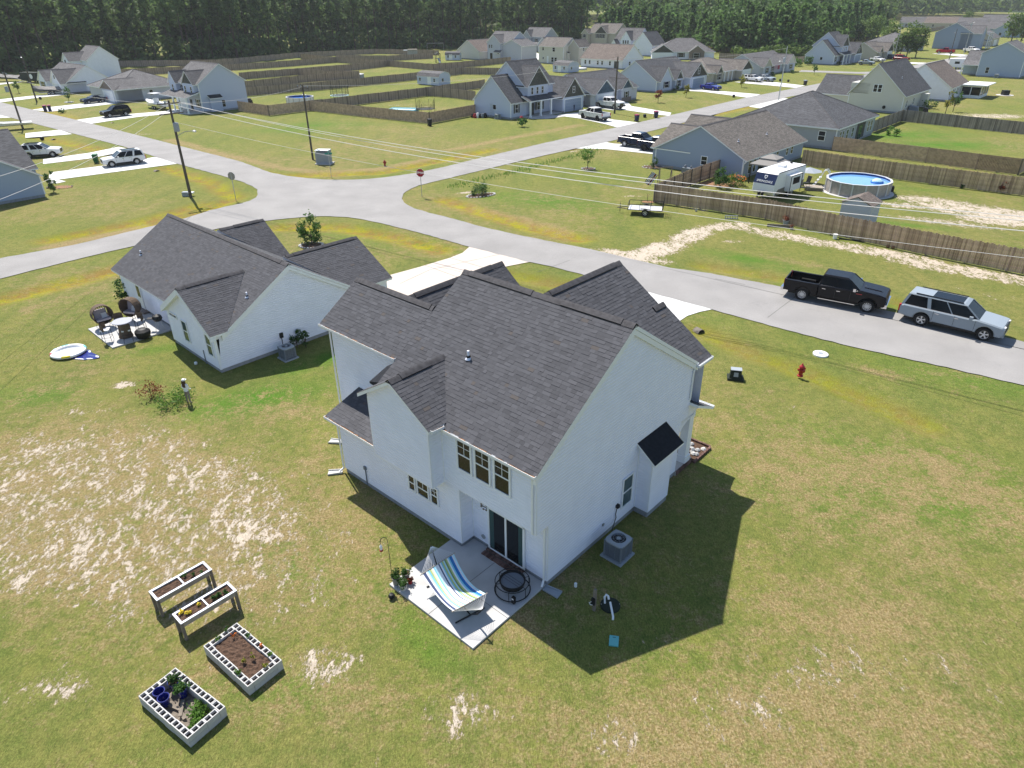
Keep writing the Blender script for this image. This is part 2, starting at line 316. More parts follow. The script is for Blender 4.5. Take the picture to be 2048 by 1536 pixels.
# driveways
DW = []
def drive(name, pts, m, z=.022, label=None):
    mb = MB(); mb.poly([(p[0], p[1], z) for p in pts]); DW.append([p[:2] for p in pts]); o = link(name, mb.mesh(name, [m], fix=False), kind='structure'); return o
drive('driveway', [(-3.41,56.13), (1.51,52.07), (0.32,51.41), (-0.84,50.75), (-2.33,49.46), (-4.28,47.72), (-6.63,44.41), (-10.45,41.09), (-13.22,44.57), (-9.76,48.80), (-7.04,51.15), (-4.87,53.23), (-3.94,54.45)], 'concrete_pink')
drive('driveway', [(7.63,47.91), (13.50,42.33), (12.39,41.85), (11.43,41.22), (9.93,39.45), (8.24,36.98), (0.86,40.04), (4.70,47.99)], 'concrete_white')
drive('driveway', [(-56.45,86.78), (-51.73,90.65), (-47.65,95.99), (-42.43,91.63), (-45.89,88.86), (-53.13,82.87), (-51.65,81.83), (-52.15,80.90), (-53.20,80.94)], 'concrete_white')
drive('driveway', [(-62.16,95.16), (-58.29,99.34), (-56.36,103.79), (-52.25,100.70), (-54.46,98.70), (-56.15,95.30), (-60.29,91.98)], 'concrete_white')
drive('driveway', [(-77.65,116.61), (-73.94,119.75), (-69.40,115.31), (-74.92,112.15)], 'concrete_white'); drive('driveway', [(-99.37,141.74), (-93.87,137.69), (-90.79,134.30), (-94.24,133.90)], 'concrete_white')
drive('driveway', [(-77.21,130.69), (-74.51,135.14), (-65.69,141.19), (-66.11,143.86), (-62.54,143.61), (-59.11,135.73), (-62.62,137.93), (-67.39,133.88), (-70.60,128.80), (-72.11,125.76)], 'concrete_white')
drive('driveway', [(-93.69,144.87), (-92.24,148.82), (-85.93,157.96), (-86.79,161.26), (-80.77,154.05), (-86.50,145.82), (-88.36,141.69)], 'concrete_white')
drive('driveway', [(-111.54,162.05), (-108.04,168.63), (-104.94,172.76), (-100.76,170.94), (-104.35,164.86), (-107.77,157.07)], 'concrete_white'); drive('driveway', [(-134.66,197.78), (-131.90,203.06), (-129.38,201.17), (-132.09,193.81)], 'concrete_white')
drive('driveway', [(7.91,131.02), (11.78,133.70), (13.29,133.90), (17.69,125.14), (21.85,121.27), (17.32,116.70), (15.87,120.14), (11.84,127.13), (9.17,129.80)], 'concrete_white'); drive('footpath', [(3.08,126.74), (5.89,130.72), (8.43,131.28), (9.75,129.20), (6.53,126.65)], 'concrete')
drive('driveway', [(15.46,140.34), (19.81,148.33), (23.63,147.14), (23.52,141.93), (29.24,132.53), (28.13,128.56), (25.27,131.61), (21.03,137.22), (19.20,136.56)], 'concrete_white')
drive('driveway', [(39.35,168.46), (43.88,174.11), (44.02,168.07), (47.75,164.33), (53.63,158.43), (49.38,152.69), (45.80,159.06), (42.57,164.31), (40.08,165.86)], 'concrete_white')
drive('driveway', [(55.36,184.15), (63.88,184.20), (69.13,174.40), (65.27,169.81), (60.68,176.17), (56.79,180.73)], 'concrete_white')
drive('driveway', [(9.22,99.10), (13.72,104.10), (14.71,102.65), (24.39,98.16), (22.95,91.81), (18.95,94.72), (13.20,98.56)], 'concrete_white')
drive('driveway', [(45.37,139.54), (53.62,155.34), (60.95,145.28), (50.75,129.92)], 'concrete_white', .018); drive('driveway', [(2.07,286.01), (10.51,301.47), (13.70,272.35), (9.05,259.18), (3.04,257.33)], 'concrete_white')
drive('driveway', [(151.60,273.06), (158.27,275.07), (160.54,263.30), (154.09,253.59), (152.71,267.16)], 'concrete_white', .024); drive('driveway', [(122.96,238.49), (129.71,234.16), (126.46,227.41), (120.51,233.54)], 'concrete_white', .024)
# scored joints on the nearer drive
mb = MB()
for a, b in (((-0.67,54.10), (-6.20,50.45)), ((-6.20,50.45), (-8.09,47.52)), ((-4.87,53.23), (-1.40,50.20)), ((-6.69,51.49), (-3.39,48.21))):
    d = Vector((b[0]-a[0], b[1]-a[1], 0)).normalized(); n_ = Vector((-d.y, d.x, 0))*.02; A = Vector((*a, .027)); B = Vector((*b, .027)); mb.poly([A-n_, B-n_, B+n_, A+n_])
link('driveway_joint', mb.mesh('driveway_joint', ['joint'], fix=False), kind='structure')
mb = MB()
for a, b in (((20.83,45.76), (16.48,40.78)), ((4.67,52.34), (2.01,49.67)), ((14.97,47.92), (16.79,46.65))):
    d = Vector((b[0]-a[0], b[1]-a[1], 0)).normalized(); n_ = Vector((-d.y, d.x, 0))*.015; A = Vector((*a, .036)); B = Vector((*b, .036)); mb.poly([A-n_, B-n_, B+n_, A+n_])
link('road_joint', mb.mesh('road_joint', ['joint'], fix=False), kind='structure')
# grid
def axis(segs):
    o = []
    for a, b, s_ in segs: o += list(np.arange(a, b, s_))
    return np.array(o)
gx = axis([(-420, -160, 12), (-160, -60, 1.6), (-60, -30, .8), (-30, 45, .42), (45, 110, 1.2), (110, 620, 15)]); gy = axis([(-14, 62, .42), (62, 110, .7), (110, 250, 1.6), (250, 420, 5), (420, 1500, 60)])
X, Y = np.meshgrid(gx, gy); P = np.stack([X.ravel(), Y.ravel()], 1); n = len(P)
def vnoise(P, s_, seed):
    r = np.random.default_rng(seed); t = r.random((256, 256)); q = P/s_; i = np.floor(q).astype(int); f = q-i; f = f*f*(3-2*f)
    g = lambda a, b: t[(i[:, 0]+a) % 256, (i[:, 1]+b) % 256]
    return (g(0, 0)*(1-f[:, 0])+g(1, 0)*f[:, 0])*(1-f[:, 1])+(g(0, 1)*(1-f[:, 0])+g(1, 1)*f[:, 0])*f[:, 1]
def fbm(P, s_, seed, o=4): return sum(vnoise(P, s_/2**k, seed+k)*.5**(k+1) for k in range(o))/(1-.5**o)
sand = np.zeros(n); green = np.zeros(n); dry = np.zeros(n); yel = np.zeros(n)
def ell(c_, rx, ry, ang=0, soft=.5):
    d = P-np.array(c_[:2]); a = R_(ang); x = d[:, 0]*cos(a)+d[:, 1]*sin(a); y = -d[:, 0]*sin(a)+d[:, 1]*cos(a); r = np.sqrt((x/rx)**2+(y/ry)**2); return np.clip((1-r)/soft, 0, 1)
def add(arr, v, s_=1.0): np.copyto(arr, np.maximum(arr, v*s_))
nz1 = fbm(P, 6, 1); nz2 = fbm(P, 2.2, 20); nz3 = fbm(P, 22, 40)
# worn sandy yard on the left foreground and scattered bare spots
for c_, rx, ry, an, s_ in (((-12.56,24.44), 6.5, 3.2, -30, .72), ((-14.02,21.79), 7, 2.8, -30, .70), ((-16.56,19.80), 7, 3.0, -25, .74), ((-17.84,18.52), 4, 2.2, -20, .7), ((-21.44,30.07), 5, 1.8, 0, .6), ((-21.05,32.67), 1.3, .9, 0, .9), ((-10.29,20.83), 4, 2, -30, .8), ((-5.89,14.52), 2.4, 1.8, 0, .75), ((-1.45,12.76), 3, 1.6, 10, .7), ((-13.97,13.72), 3, 1.5, 0, .7),
    ((2.91,11.94), 2.5, 1.6, 0, .6), ((9.35,14.16), 5, 3, 20, .55), ((6.51,12.83), 4, 2.4, 0, .55), ((13.20,13.94), 5, 3, 0, .5), ((8.07,17.00), 3, 1.5, 60, .45), ((14.25,31.98), 1.2, .7, 0, .5), ((13.87,29.42), 1.5, .8, 30, .6), ((4.68,15.35), 2, 1.2, 10, .5)):
    add(sand, ell(c_, rx, ry, an, .8), s_)
for c_, rx, ry, an, s_ in (((9.76,53.29), 5.5, 1.8, -35, .9), ((12.29,54.99), 5.5, 2.5, 40, .92), ((15.84,58.76), 5.5, 2.4, 50, .86), ((19.40,61.38), 5, 2, 20, .84), ((22.48,59.73), 7, 1.8, -30, .72), ((24.68,57.32), 10, 2.0, -38, .80), ((29.73,53.57), 10, 2.3, -38, .82), ((33.75,49.33), 10, 2.5, -36, .82), ((32.95,44.32), 6, 1.2, -36, .5), ((44.68,65.91), 10, 4.2, -25, .86), ((42.43,69.80), 7, 3, -30, .80), ((45.83,62.42), 8, 4, -20, .9), ((38.50,68.00), 5, 2, -30, .78), ((39.98,61.80), 9, 2, -30, .72), ((36.92,71.02), 3, 1, 0, .8), ((18.61,56.95), 2, .8, 0, .7), ((12.79,72.58), 2.2, 1, 0, .7), ((18.31,67.23), 3, 1, -35, .7),
    ((-21.72,146.83), 6, 2.2, 0, .6), ((-16.89,143.54), 4, 1.6, 0, .75), ((-20.93,122.69), 5, 2.2, 0, .5), ((-24.39,118.74), 3, 1.4, 0, .5), ((82.67,125.11), 10, 5, 0, .8), ((78.62,127.75), 8, 3, 0, .6), ((-4.85,74.77), 1.6, .9, 30, .9), ((-4.05,71.56), 1.5, .6, 0, .6), ((-5.67,102.64), 4, 1, 0, .4), ((-57.66,114.84), 5, 1.0, 10, .7), ((5.76,60.58), 1.4, .4, 0, .6), ((-27.57,44.94), 2, .6, 0, .6), ((-33.72,49.03), 3, .8, 0, .35), ((8.88,97.43), 2.2, .8, 45, .7), ((-21.12,77.69), 3, .5, 0, .2)):
    add(sand, ell(c_, rx, ry, an, .6), s_)
for c_, rx, ry, an, s_ in (((16.84,22.27), 7, 2.4, -30, .6), ((-7.82,18.89), 4, 1.2, -30, .5), ((-7.04,13.64), 3, 1.2, 0, .5), ((-2.68,15.05), 2.4, .8, -40, .7), ((-13.59,30.93), 5.5, 2.2, 25, 1), ((-17.77,31.00), 2.0, 1.1, 0, .9), ((-11.04,35.42), 4, 1.5, 45, .9), ((-25.45,31.67), 5, 2.0, 0, .6), ((-25.78,48.82), 3, 2, 0, .5), ((-21.51,36.95), 4, 1.0, 20, .6), ((-3.50,16.48), 2.8, .8, -45, .6), ((3.06,71.29), 9, 4, -30, .8), ((-0.54,72.46), 6, 2, 0, .6), ((-31.76,122.28), 12, 5, 0, .7), ((-34.61,117.35), 10, 4, 0, .5), ((58.07,107.43), 14, 6, 0, .85), ((60.88,99.17), 14, 5, 0, .9), ((23.42,44.56), 9, 1.6, -38, .9), ((18.80,52.05), 6, 1.8, -38, .8), ((10.83,42.23), 6, 2, -38, .4), ((24.82,32.32), 7, 2.5, -35, .5), ((16.47,25.87), 8, 2, -35, .4), ((12.78,22.34), 6, 2.5, -35, .35), ((20.08,23.92), 5, 3, -35, .35), ((36.00,61.14), 5, 1, -30, .7), ((44.11,73.94), 6, .8, -20, .5), ((18.69,67.78), 5, 1, -38, .6), ((-13.89,58.26), 6, 1.5, -30, .4), ((-6.81,56.64), 5, 1.4, -40, .8), ((-45.96,90.81), 8, 2, -40, .5), ((-61.72,91.53), 8, 3, 0, .6), ((-70.98,130.28), 10, 2, -42, .4)):
    add(green, ell(c_, rx, ry, an, .9), s_)
# broken ditch verges with tall yellow-orange weeds
ditch = [[(-40.31,59.09), (-34.32,65.17), (-31.67,70.58)], [(-50.20,104.96), (-33.26,87.28), (-27.30,83.70), (-22.70,84.30), (-15.66,85.09), (-10.19,90.70), (-2.72,98.73)], [(-8.40,84.77), (-1.26,90.28), (6.20,98.28), (12.86,102.45)], [(-6.75,71.66), (-2.95,66.71), (1.77,61.49), (5.97,57.92)], [(14.61,51.00), (19.80,48.11), (23.82,45.49), (28.33,40.98)],
         [(-35.71,45.14), (-31.73,49.51), (-29.00,53.44), (-26.70,60.12)], [(-21.10,62.25), (-15.57,62.07), (-9.58,58.41), (-5.85,55.28)], [(-1.58,49.77), (2.13,48.06), (4.57,46.48)], [(11.71,39.04), (13.84,35.86), (16.84,32.48), (19.82,27.92)], [(-43.33,89.18), (-34.46,80.65), (-29.13,73.55), (-30.54,67.70), (-33.55,63.48)], [(-94.09,148.27), (-66.52,118.22), (-49.21,101.07)], [(17.26,113.38), (32.96,126.58), (54.49,148.92)], [(-75.90,114.94), (-57.88,101.51), (-45.96,90.81)]]
dd = np.full(n, 1e9)
for L_ in ditch: dd = np.minimum(dd, line_d(P, L_))
for i, L_ in enumerate(ditch):
    d = line_d(P, L_); wd = 1.1 if i not in (4, 8) else .8
    add(yel, np.clip(1.25-d/wd/1.3, 0, 1), .9 if i not in (4, 8, 7) else .5)
for L_, s_ in (([(-51.26,109.14), (-38.59,96.97), (-28.69,88.52), (-22.96,85.41), (-15.98,87.08), (-10.41,92.93)], .75), ([(-4.01,68.60), (1.36,63.95), (4.82,59.85)], .7), ([(-39.07,56.96), (-33.40,63.14)], .8), ([(-8.25,99.01), (-1.43,106.44), (11.57,119.66)], .7), ([(-32.49,43.28), (-29.88,47.39)], .5), ([(15.58,47.49), (18.62,44.68)], .5)):
    add(dry, np.clip(1.3-line_d(P, L_)/1.5, 0, 1), s_)
for c_, rx, ry, an, s_ in (((-20.93,24.21), 5.5, 3.2, 20, .8), ((-5.07,18.85), 3, 1.5, 0, .5), ((-9.32,26.30), 5, 3, 20, .35), ((-18.84,22.81), 5, 2, 0, .6), ((11.01,15.88), 9, 5, 0, .65), ((3.91,12.86), 6, 2.5, 0, .6), ((14.48,18.85), 9, 3, -30, .5), ((19.84,25.81), 10, 2.2, -35, .35), ((10.14,27.65), 4, 2, -30, .35), ((-0.44,13.23), 5, 1.4, 0, .5), ((-8.88,14.19), 6, 2.5, 0, .6), ((-12.79,17.73), 6, 3, 0, .6), ((20.18,33.27), 3, .9, -35, .7), ((22.47,51.35), 8, 1.2, -38, .5), ((-5.52,16.51), 2, 1, 0, .4), ((-16.56,121.36), 9, 3, 0, .4), ((3.89,67.38), 10, 4, -35, .3), ((-4.87,13.28), 8, 2.4, 0, .5), ((12.03,11.85), 6, 3, 0, .6)):
    add(dry, ell(c_, rx, ry, an, .9), s_)
near = np.clip((46-P[:, 1])/16, 0, 1); dry = np.maximum(dry, near*(.16+.45*np.clip((nz1-.38)*2.6, 0, 1)))
dry = np.maximum(dry, .42*np.clip((fbm(P, 14, 91)-.42)*4, 0, 1)*np.clip((P[:, 1]-30)/20, 0, 1)); left = ell((-15.96,22.45), 18, 9, -28, .6)*.66; sand = np.maximum(sand, left); dry = np.maximum(dry, np.clip(left*.95, 0, .6)); right = ell((6.42,11.61), 17, 7, 18, .8); sand = np.maximum(sand, right*.36); dry = np.maximum(dry, right*.62)
low = ell((-1.82,11.99), 12, 4, 0, .8); sand = np.maximum(sand, low*.36); far_l = ell((-28.74,37.11), 9, 5, 0, .8); sand = np.maximum(sand, far_l*.35); sand = np.maximum(sand, near*.24*np.clip((nz3-.3)*2, 0, 1))
z = np.where(Y.ravel() < 130, -.22*np.exp(-(dd/.8)**2), 0)
me = bpy.data.meshes.new('ground'); ny, nx = X.shape; idx = np.arange(n).reshape(ny, nx)
q = np.stack([idx[:-1, :-1].ravel(), idx[:-1, 1:].ravel(), idx[1:, 1:].ravel(), idx[1:, :-1].ravel()], 1)
me.vertices.add(n); me.vertices.foreach_set('co', np.stack([P[:, 0], P[:, 1], z+.02*(nz2-.5)*(np.abs(Y.ravel()) < 60)-.012], 1).ravel()); me.loops.add(q.size); me.loops.foreach_set('vertex_index', q.ravel()); me.polygons.add(len(q)); me.polygons.foreach_set('loop_start', np.arange(0, q.size, 4)); me.polygons.foreach_set('loop_total', np.full(len(q), 4)); me.update(); me.validate()
me.polygons.foreach_set('use_smooth', [True]*len(q))
ca = me.color_attributes.new('cover', 'FLOAT_COLOR', 'POINT'); ca.data.foreach_set('color', np.stack([sand, green, dry, yel], 1).ravel())
def ground_mat():
    m = bpy.data.materials.new('lawn'); m.use_nodes = True; n = m.node_tree.nodes; L = m.node_tree.links; b = n['Principled BSDF']; b.inputs['Roughness'].default_value = .95; b.inputs['Specular IOR Level'].default_value = .1
    tc = n.new('ShaderNodeTexCoord'); at = n.new('ShaderNodeAttribute'); at.attribute_name = 'cover'; sp = n.new('ShaderNodeSeparateColor'); L.new(at.outputs['Color'], sp.inputs[0])
    def noise(s_, det=4, rough=.5, off=0, sc=None):
        x = n.new('ShaderNodeTexNoise'); x.inputs['Scale'].default_value = s_; x.inputs['Detail'].default_value = det; x.inputs['Roughness'].default_value = rough
        mp = n.new('ShaderNodeMapping'); L.new(tc.outputs['Object'], mp.inputs[0]); mp.inputs['Location'].default_value = (off*7.3, off*3.1, off)
        if sc: mp.inputs['Rotation'].default_value = (0, 0, sc[2]); mp.inputs['Scale'].default_value = (sc[0], sc[1], 1)
        L.new(mp.outputs[0], x.inputs['Vector']); return x.outputs[0]
    def mth(op, a, c=None, cl=False):
        x = n.new('ShaderNodeMath'); x.operation = op; x.use_clamp = cl
        for i, q_ in enumerate((a, c)):
            if q_ is None: continue
            if isinstance(q_, (int, float)): x.inputs[i].default_value = q_
            else: L.new(q_, x.inputs[i])
        return x.outputs[0]
    def mr(v, a, b_, c=0, d=1):
        x = n.new('ShaderNodeMapRange'); L.new(v, x.inputs[0]); 
        for i, q_ in enumerate((a, b_, c, d)): x.inputs[i+1].default_value = q_
        return x.outputs[0]
    def mix(f, a, c, bt='MIX'):
        x = n.new('ShaderNodeMix'); x.data_type = 'RGBA'; x.blend_type = bt
        for i, q_ in ((0, f), (6, a), (7, c)):
            if isinstance(q_, (int, float)): x.inputs[i].default_value = q_
            elif isinstance(q_, tuple): x.inputs[i].default_value = (*q_, 1)
            else: L.new(q_, x.inputs[i])
        return x.outputs[2]
    big = noise(.09, 4, .55, 1); med = noise(.55, 5, .6, 2); sm = noise(2.6, 5, .65, 3); fine = noise(13, 3, .7, 4); ff = noise(60, 2, .7, 5); blade = noise(30, 3, .7, 8, (1, .28, .7)); mow = noise(.5, 4, .6, 6, (1, .14, -.74))
    c0 = mix(mr(med, .3, .7), GRASS_A, GRASS_B); c0 = mix(mr(big, .35, .65, 0, .8), c0, GRASS_C); c0 = mix(mr(mow, .42, .68, 0, .55), c0, GRASS_D)
    pat = mr(sm, .42, .62); c0 = mix(mth('MULTIPLY', pat, .45), c0, GRASS_E)
    g = mth('MULTIPLY', sp.outputs[1], mr(med, .2, .55)); c1 = mix(g, c0, GRASS_LUSH)
    clump = noise(1.5, 6, .72, 11); c6 = noise(6, 4, .7, 12); mixn = mth('ADD', mth('MULTIPLY', clump, .6), mth('MULTIPLY', c6, .4)); dn = mth('MULTIPLY', mth('SUBTRACT', mth('ADD', mixn, mth('MULTIPLY', sp.outputs[2], .33)), .595), 6.5, True); c2 = mix(dn, c1, mix(mr(fine, .35, .65), GRASS_DRY, GRASS_TAN))
    yn = mth('MULTIPLY', at.outputs['Alpha'], mr(sm, .3, .55), True); c3 = mix(yn, c2, mix(mr(med, .4, .6), GRASS_YEL, GRASS_ORG))
    s1 = noise(1.3, 6, .8, 13, (1, .55, .75)); s2 = noise(5.5, 4, .75, 14, (1, .6, .75)); thr = mth('ADD', mth('MULTIPLY', s1, .5), mth('MULTIPLY', s2, .5)); lim = mr(sp.outputs[0], 0, 1, .72, .40)
    sd = mth('MULTIPLY', mth('SUBTRACT', thr, lim), 22, True); stray = mth('MULTIPLY', mth('SUBTRACT', thr, .73), 20, True)
    halo = mth('MULTIPLY', mth('SUBTRACT', thr, mth('SUBTRACT', lim, .06)), 9, True)
    c4 = mix(mth('MULTIPLY', halo, .6), c3, GRASS_TAN); c5 = mix(mth('MAXIMUM', sd, mth('MULTIPLY', stray, .5)), c4, mix(mr(fine, .3, .7), SAND_A, SAND_B))
    det = mth('MULTIPLY', mr(ff, .25, .75, .55, 1.45), mr(blade, .3, .7, .68, 1.32)); det2 = mth('MULTIPLY', det, mr(fine, .3, .7, .82, 1.18))
    sc_ = n.new('ShaderNodeVectorMath'); sc_.operation = 'SCALE'; L.new(c5, sc_.inputs[0]); L.new(det2, sc_.inputs[3]); L.new(sc_.outputs[0], b.inputs['Base Color'])
    bp = n.new('ShaderNodeBump'); bp.inputs['Strength'].default_value = .9; bp.inputs['Distance'].default_value = .06
    hh = mth('ADD', mth('MULTIPLY', ff, .5), mth('ADD', mth('MULTIPLY', fine, 1.0), mth('MULTIPLY', blade, .6))); L.new(mth('SUBTRACT', hh, mth('MULTIPLY', sd, .6)), bp.inputs['Height']); L.new(bp.outputs[0], b.inputs['Normal'])
    return m
GRASS_A = (.130, .165, .034); GRASS_B = (.205, .205, .050); GRASS_C = (.225, .200, .066); GRASS_D = (.120, .148, .040); GRASS_E = (.075, .118, .022); GRASS_LUSH = (.065, .165, .014)
GRASS_DRY = (.215, .160, .060); GRASS_TAN = (.315, .245, .130); GRASS_YEL = (.30, .27, .012); GRASS_ORG = (.25, .15, .04); SAND_A = (.60, .52, .43); SAND_B = (.47, .39, .30)
M['lawn'] = ground_mat(); me.materials.append(M['lawn']); go = link('ground', me, kind='structure')
mb = MB(); mb.box(-6000, 6000, -3000, 6000, -1.2, -.6); link('far_ground', mb.mesh('far_ground', ['pine_far']), kind='structure')
# ---------------------------------------------------------------- house kit
def slab(mb, a, b, c, d, t=.13, m=1, mtop=0):   # a,b eave edge, c,d ridge edge (top surface), vertical thickness t
    dn = lambda p: (p[0], p[1], p[2]-t)
    mb.hexa([dn(a), dn(b), dn(c), dn(d), a, b, c, d], m, mtop)
FACE = {'v': lambda p, a, o, z: (a, p-o, z), 'u': lambda p, a, o, z: (p+o, a, z), 'V': lambda p, a, o, z: (-a, p+o, z), 'U': lambda p, a, o, z: (p-o, -a, z)}
LAPOFF = 0
def fbox(mb, fc, pos, a0, a1, z0, z1, o0, o1, m=0):
    f = FACE[fc]; o0 += LAPOFF; o1 += LAPOFF
    p = [f(pos, *q) for q in ((a0, o0, z0), (a1, o0, z0), (a1, o1, z0), (a0, o1, z0), (a0, o0, z1), (a1, o0, z1), (a1, o1, z1), (a0, o1, z1))]
    mb.hexa(p, m)
def window(par, fc, pos, a0, a1, z0, z1, sh=None, grid=None, fr=.055, glass='glass', mid=True, far=False, frame='trim', name='window'):
    mb = MB(); d = .05
    for q in ((a0-fr, a1+fr, z0-fr, z0), (a0-fr, a1+fr, z1, z1+fr), (a0-fr, a0, z0, z1), (a1, a1+fr, z0, z1)): fbox(mb, fc, pos, *q, .003, d)
    zm = (z0+z1)/2
    if mid: fbox(mb, fc, pos, a0, a1, zm-.025, zm+.025, .003, .035)
    if grid:
        gx, gz = grid; zz0 = zm+.025 if mid else z0
        for i in range(1, gx): x = a0+(a1-a0)*i/gx; fbox(mb, fc, pos, x-.01, x+.01, zz0, z1, .003, .028)
        for i in range(1, gz): z = zz0+(z1-zz0)*i/gz; fbox(mb, fc, pos, a0, a1, z-.01, z+.01, .003, .026)
    w_ = part(name, mb, frame, par)
    if mid and not far:
        for q in ((z0, zm-.025), (zm+.025, z1)):
            g = MB(); fbox(g, fc, pos, a0, a1, q[0], q[1], .004, .018); part('pane', g, glass, w_)
    else:
        g = MB(); fbox(g, fc, pos, a0, a1, z0, z1, .004, .018); part('pane', g, glass, w_)
    if sh:
        for s0 in (a0-fr-.36, a1+fr+.04):
            b = MB(); fbox(b, fc, pos, s0, s0+.32, z0-.05, z1+.05, .004, .035); part('shutter', b, sh, par)
    return w_
def garage(par, fc, pos, a0, a1, z1=2.2, mat_='trim'):
    mb = MB()
    for i in range(4):
        z = .08+i*(z1-.08)/4
        for j in range(8): x = a0+(a1-a0)*j/8; fbox(mb, fc, pos, x+.03, x+(a1-a0)/8-.03, z+.05, z+(z1-.08)/4-.04, .02, .035)
        fbox(mb, fc, pos, a0, a1, z+.012, z+(z1-.08)/4-.012, .003, .02)
    part('garage_door', mb, mat_, par)
    mb = MB()
    for q in ((a0-.14, a0, 0.05, z1+.14), (a1, a1+.14, .05, z1+.14), (a0, a1, z1, z1+.14)): fbox(mb, fc, pos, *q, .002, .04)
    part('door_frame', mb, 'trim', par)
def door(par, fc, pos, a0, a1, z1=2.1, mat_='shake_dark', z0=.2):
    mb = MB(); fbox(mb, fc, pos, a0, a1, z0, z1, .003, .03); part('door', mb, mat_, par)
class House:
    def __init__(s, name, label, O, th=TH, wall='siding_lgray', roof='roof_gray', cat='house', group=None):
        s.e = thing(name, label, cat, O, th, group); s.wall = wall; s.roof = roof; s.w = {}; s.fm = MB()
    def _w(s, m): return s.w.setdefault(m, MB())
    def gable(s, u0, u1, v0, v1, ze, zr, axis='u', zb=0, oh=.3, rk=.25, rp=None, roof=None, wall=None, gm=None, g0=True, g1=True, found=True, gpos=None):
        """gm: other cladding on the gable triangles; g0/g1 build end triangles"""
        W = s._w(wall or s.wall); roof = roof or s.roof; z0 = zb+(.28 if found and zb == 0 else 0)
        sw = (lambda a, b, z: (a, b, z)) if axis == 'u' else (lambda a, b, z: (b, a, z))
        if axis == 'u': a0, a1, b0, b1 = u0, u1, v0, v1
        else: a0, a1, b0, b1 = v0, v1, u0, u1
        r = (b0+b1)/2 if rp is None else rp
        P = lambda a, b, z: sw(a, b, z)
        W.poly([P(a0, b0, z0), P(a1, b0, z0), P(a1, b0, ze), P(a0, b0, ze)]); W.poly([P(a0, b1, z0), P(a1, b1, z0), P(a1, b1, ze), P(a0, b1, ze)])
        k0 = (zr-ze)/(r-b0); k1 = (zr-ze)/(b1-r)
        for a, on in ((a0, g0), (a1, g1)):
            W.poly([P(a, b0, z0), P(a, b1, z0), P(a, b1, ze), P(a, b0, ze)])
            if on:
                if gm:
                    G_ = s._w(gm); sg = -1 if a == a0 else 1
                    G_.poly([P(a+.02*sg, b0, ze), P(a+.02*sg, b1, ze), P(a+.02*sg, r, zr)])
                else: W.poly([P(a, b0, ze), P(a, b1, ze), P(a, r, zr)])
        if z0 > zb:
            f = s.fm; i = .02
            X0, X1, Y0, Y1 = u0+i, u1-i, v0+i, v1-i; f.box(X0, X1, Y0, Y1, -.1, .285)
        mb = MB(); e = .14; A0, A1 = a0-rk, a1+rk
        slab(mb, P(A0, b0-oh, ze-k0*oh+e), P(A1, b0-oh, ze-k0*oh+e), P(A1, r, zr+e), P(A0, r, zr+e))
        slab(mb, P(A0, b1+oh, ze-k1*oh+e), P(A1, b1+oh, ze-k1*oh+e), P(A1, r, zr+e), P(A0, r, zr+e))
        ro = part('roof', mb, [roof, 'trim'], s.e)
        rv = MB(); 
        for sg in (-1, 1): rv.poly([P(A0, r, zr+e+.05), P(A1, r, zr+e+.05), P(A1, r+sg*.16, zr+e-.16*(k0 if sg < 0 else k1)+.03), P(A0, r+sg*.16, zr+e-.16*(k0 if sg < 0 else k1)+.03)])
        part('ridge_cap', rv, 'ridge_vent', ro, fix=False)
    def hip(s, u0, u1, v0, v1, ze, zr, oh=.35, zb=0, wall=None, roof=None):
        W = s._w(wall or s.wall); z0 = zb+(.28 if zb == 0 else 0)
        for q in (((u0, v0), (u1, v0)), ((u1, v0), (u1, v1)), ((u1, v1), (u0, v1)), ((u0, v1), (u0, v0))): W.poly([(*q[0], z0), (*q[1], z0), (*q[1], ze), (*q[0], ze)])
        s.fm.box(u0+.02, u1-.02, v0+.02, v1-.02, -.1, .285)
        a0, a1, b0, b1 = u0-oh, u1+oh, v0-oh, v1+oh; du, dv = a1-a0, b1-b0; z = ze-.05
        if du >= dv: r0, r1 = (a0+dv/2, (b0+b1)/2), (a1-dv/2, (b0+b1)/2)
        else: r0, r1 = ((a0+a1)/2, b0+du/2), ((a0+a1)/2, b1-du/2)
        mb = MB(); c = [(a0, b0), (a1, b0), (a1, b1), (a0, b1)]; R0_, R1_ = (*r0, zr+.1), (*r1, zr+.1); C_ = [(*q, z+.1) for q in c]; B_ = [(*q, z-.08) for q in c]
        if du >= dv: T = [[C_[0], C_[1], R1_, R0_], [C_[1], C_[2], R1_], [C_[2], C_[3], R0_, R1_], [C_[3], C_[0], R0_]]
        else: T = [[C_[0], C_[1], R0_], [C_[1], C_[2], R1_, R0_], [C_[2], C_[3], R1_], [C_[3], C_[0], R0_, R1_]]
        for t in T: mb.poly(t, 0)
        for i in range(4): mb.poly([B_[i], B_[(i+1) % 4], C_[(i+1) % 4], C_[i]], 1)
        mb.poly(B_[::-1], 1); ro = part('roof', mb, [roof or s.roof, 'trim'], s.e)
        rv = MB()
        for a, b in ((R0_, R1_), (C_[0], R0_), (C_[3] if du >= dv else C_[1], R0_), (C_[1] if du >= dv else C_[3], R1_), (C_[2], R1_)): rv.tube([(*a[:2], a[2]+.0), (*b[:2], b[2]+.0)], .07, 4)
        part('ridge_cap', rv, 'ridge_vent', ro)
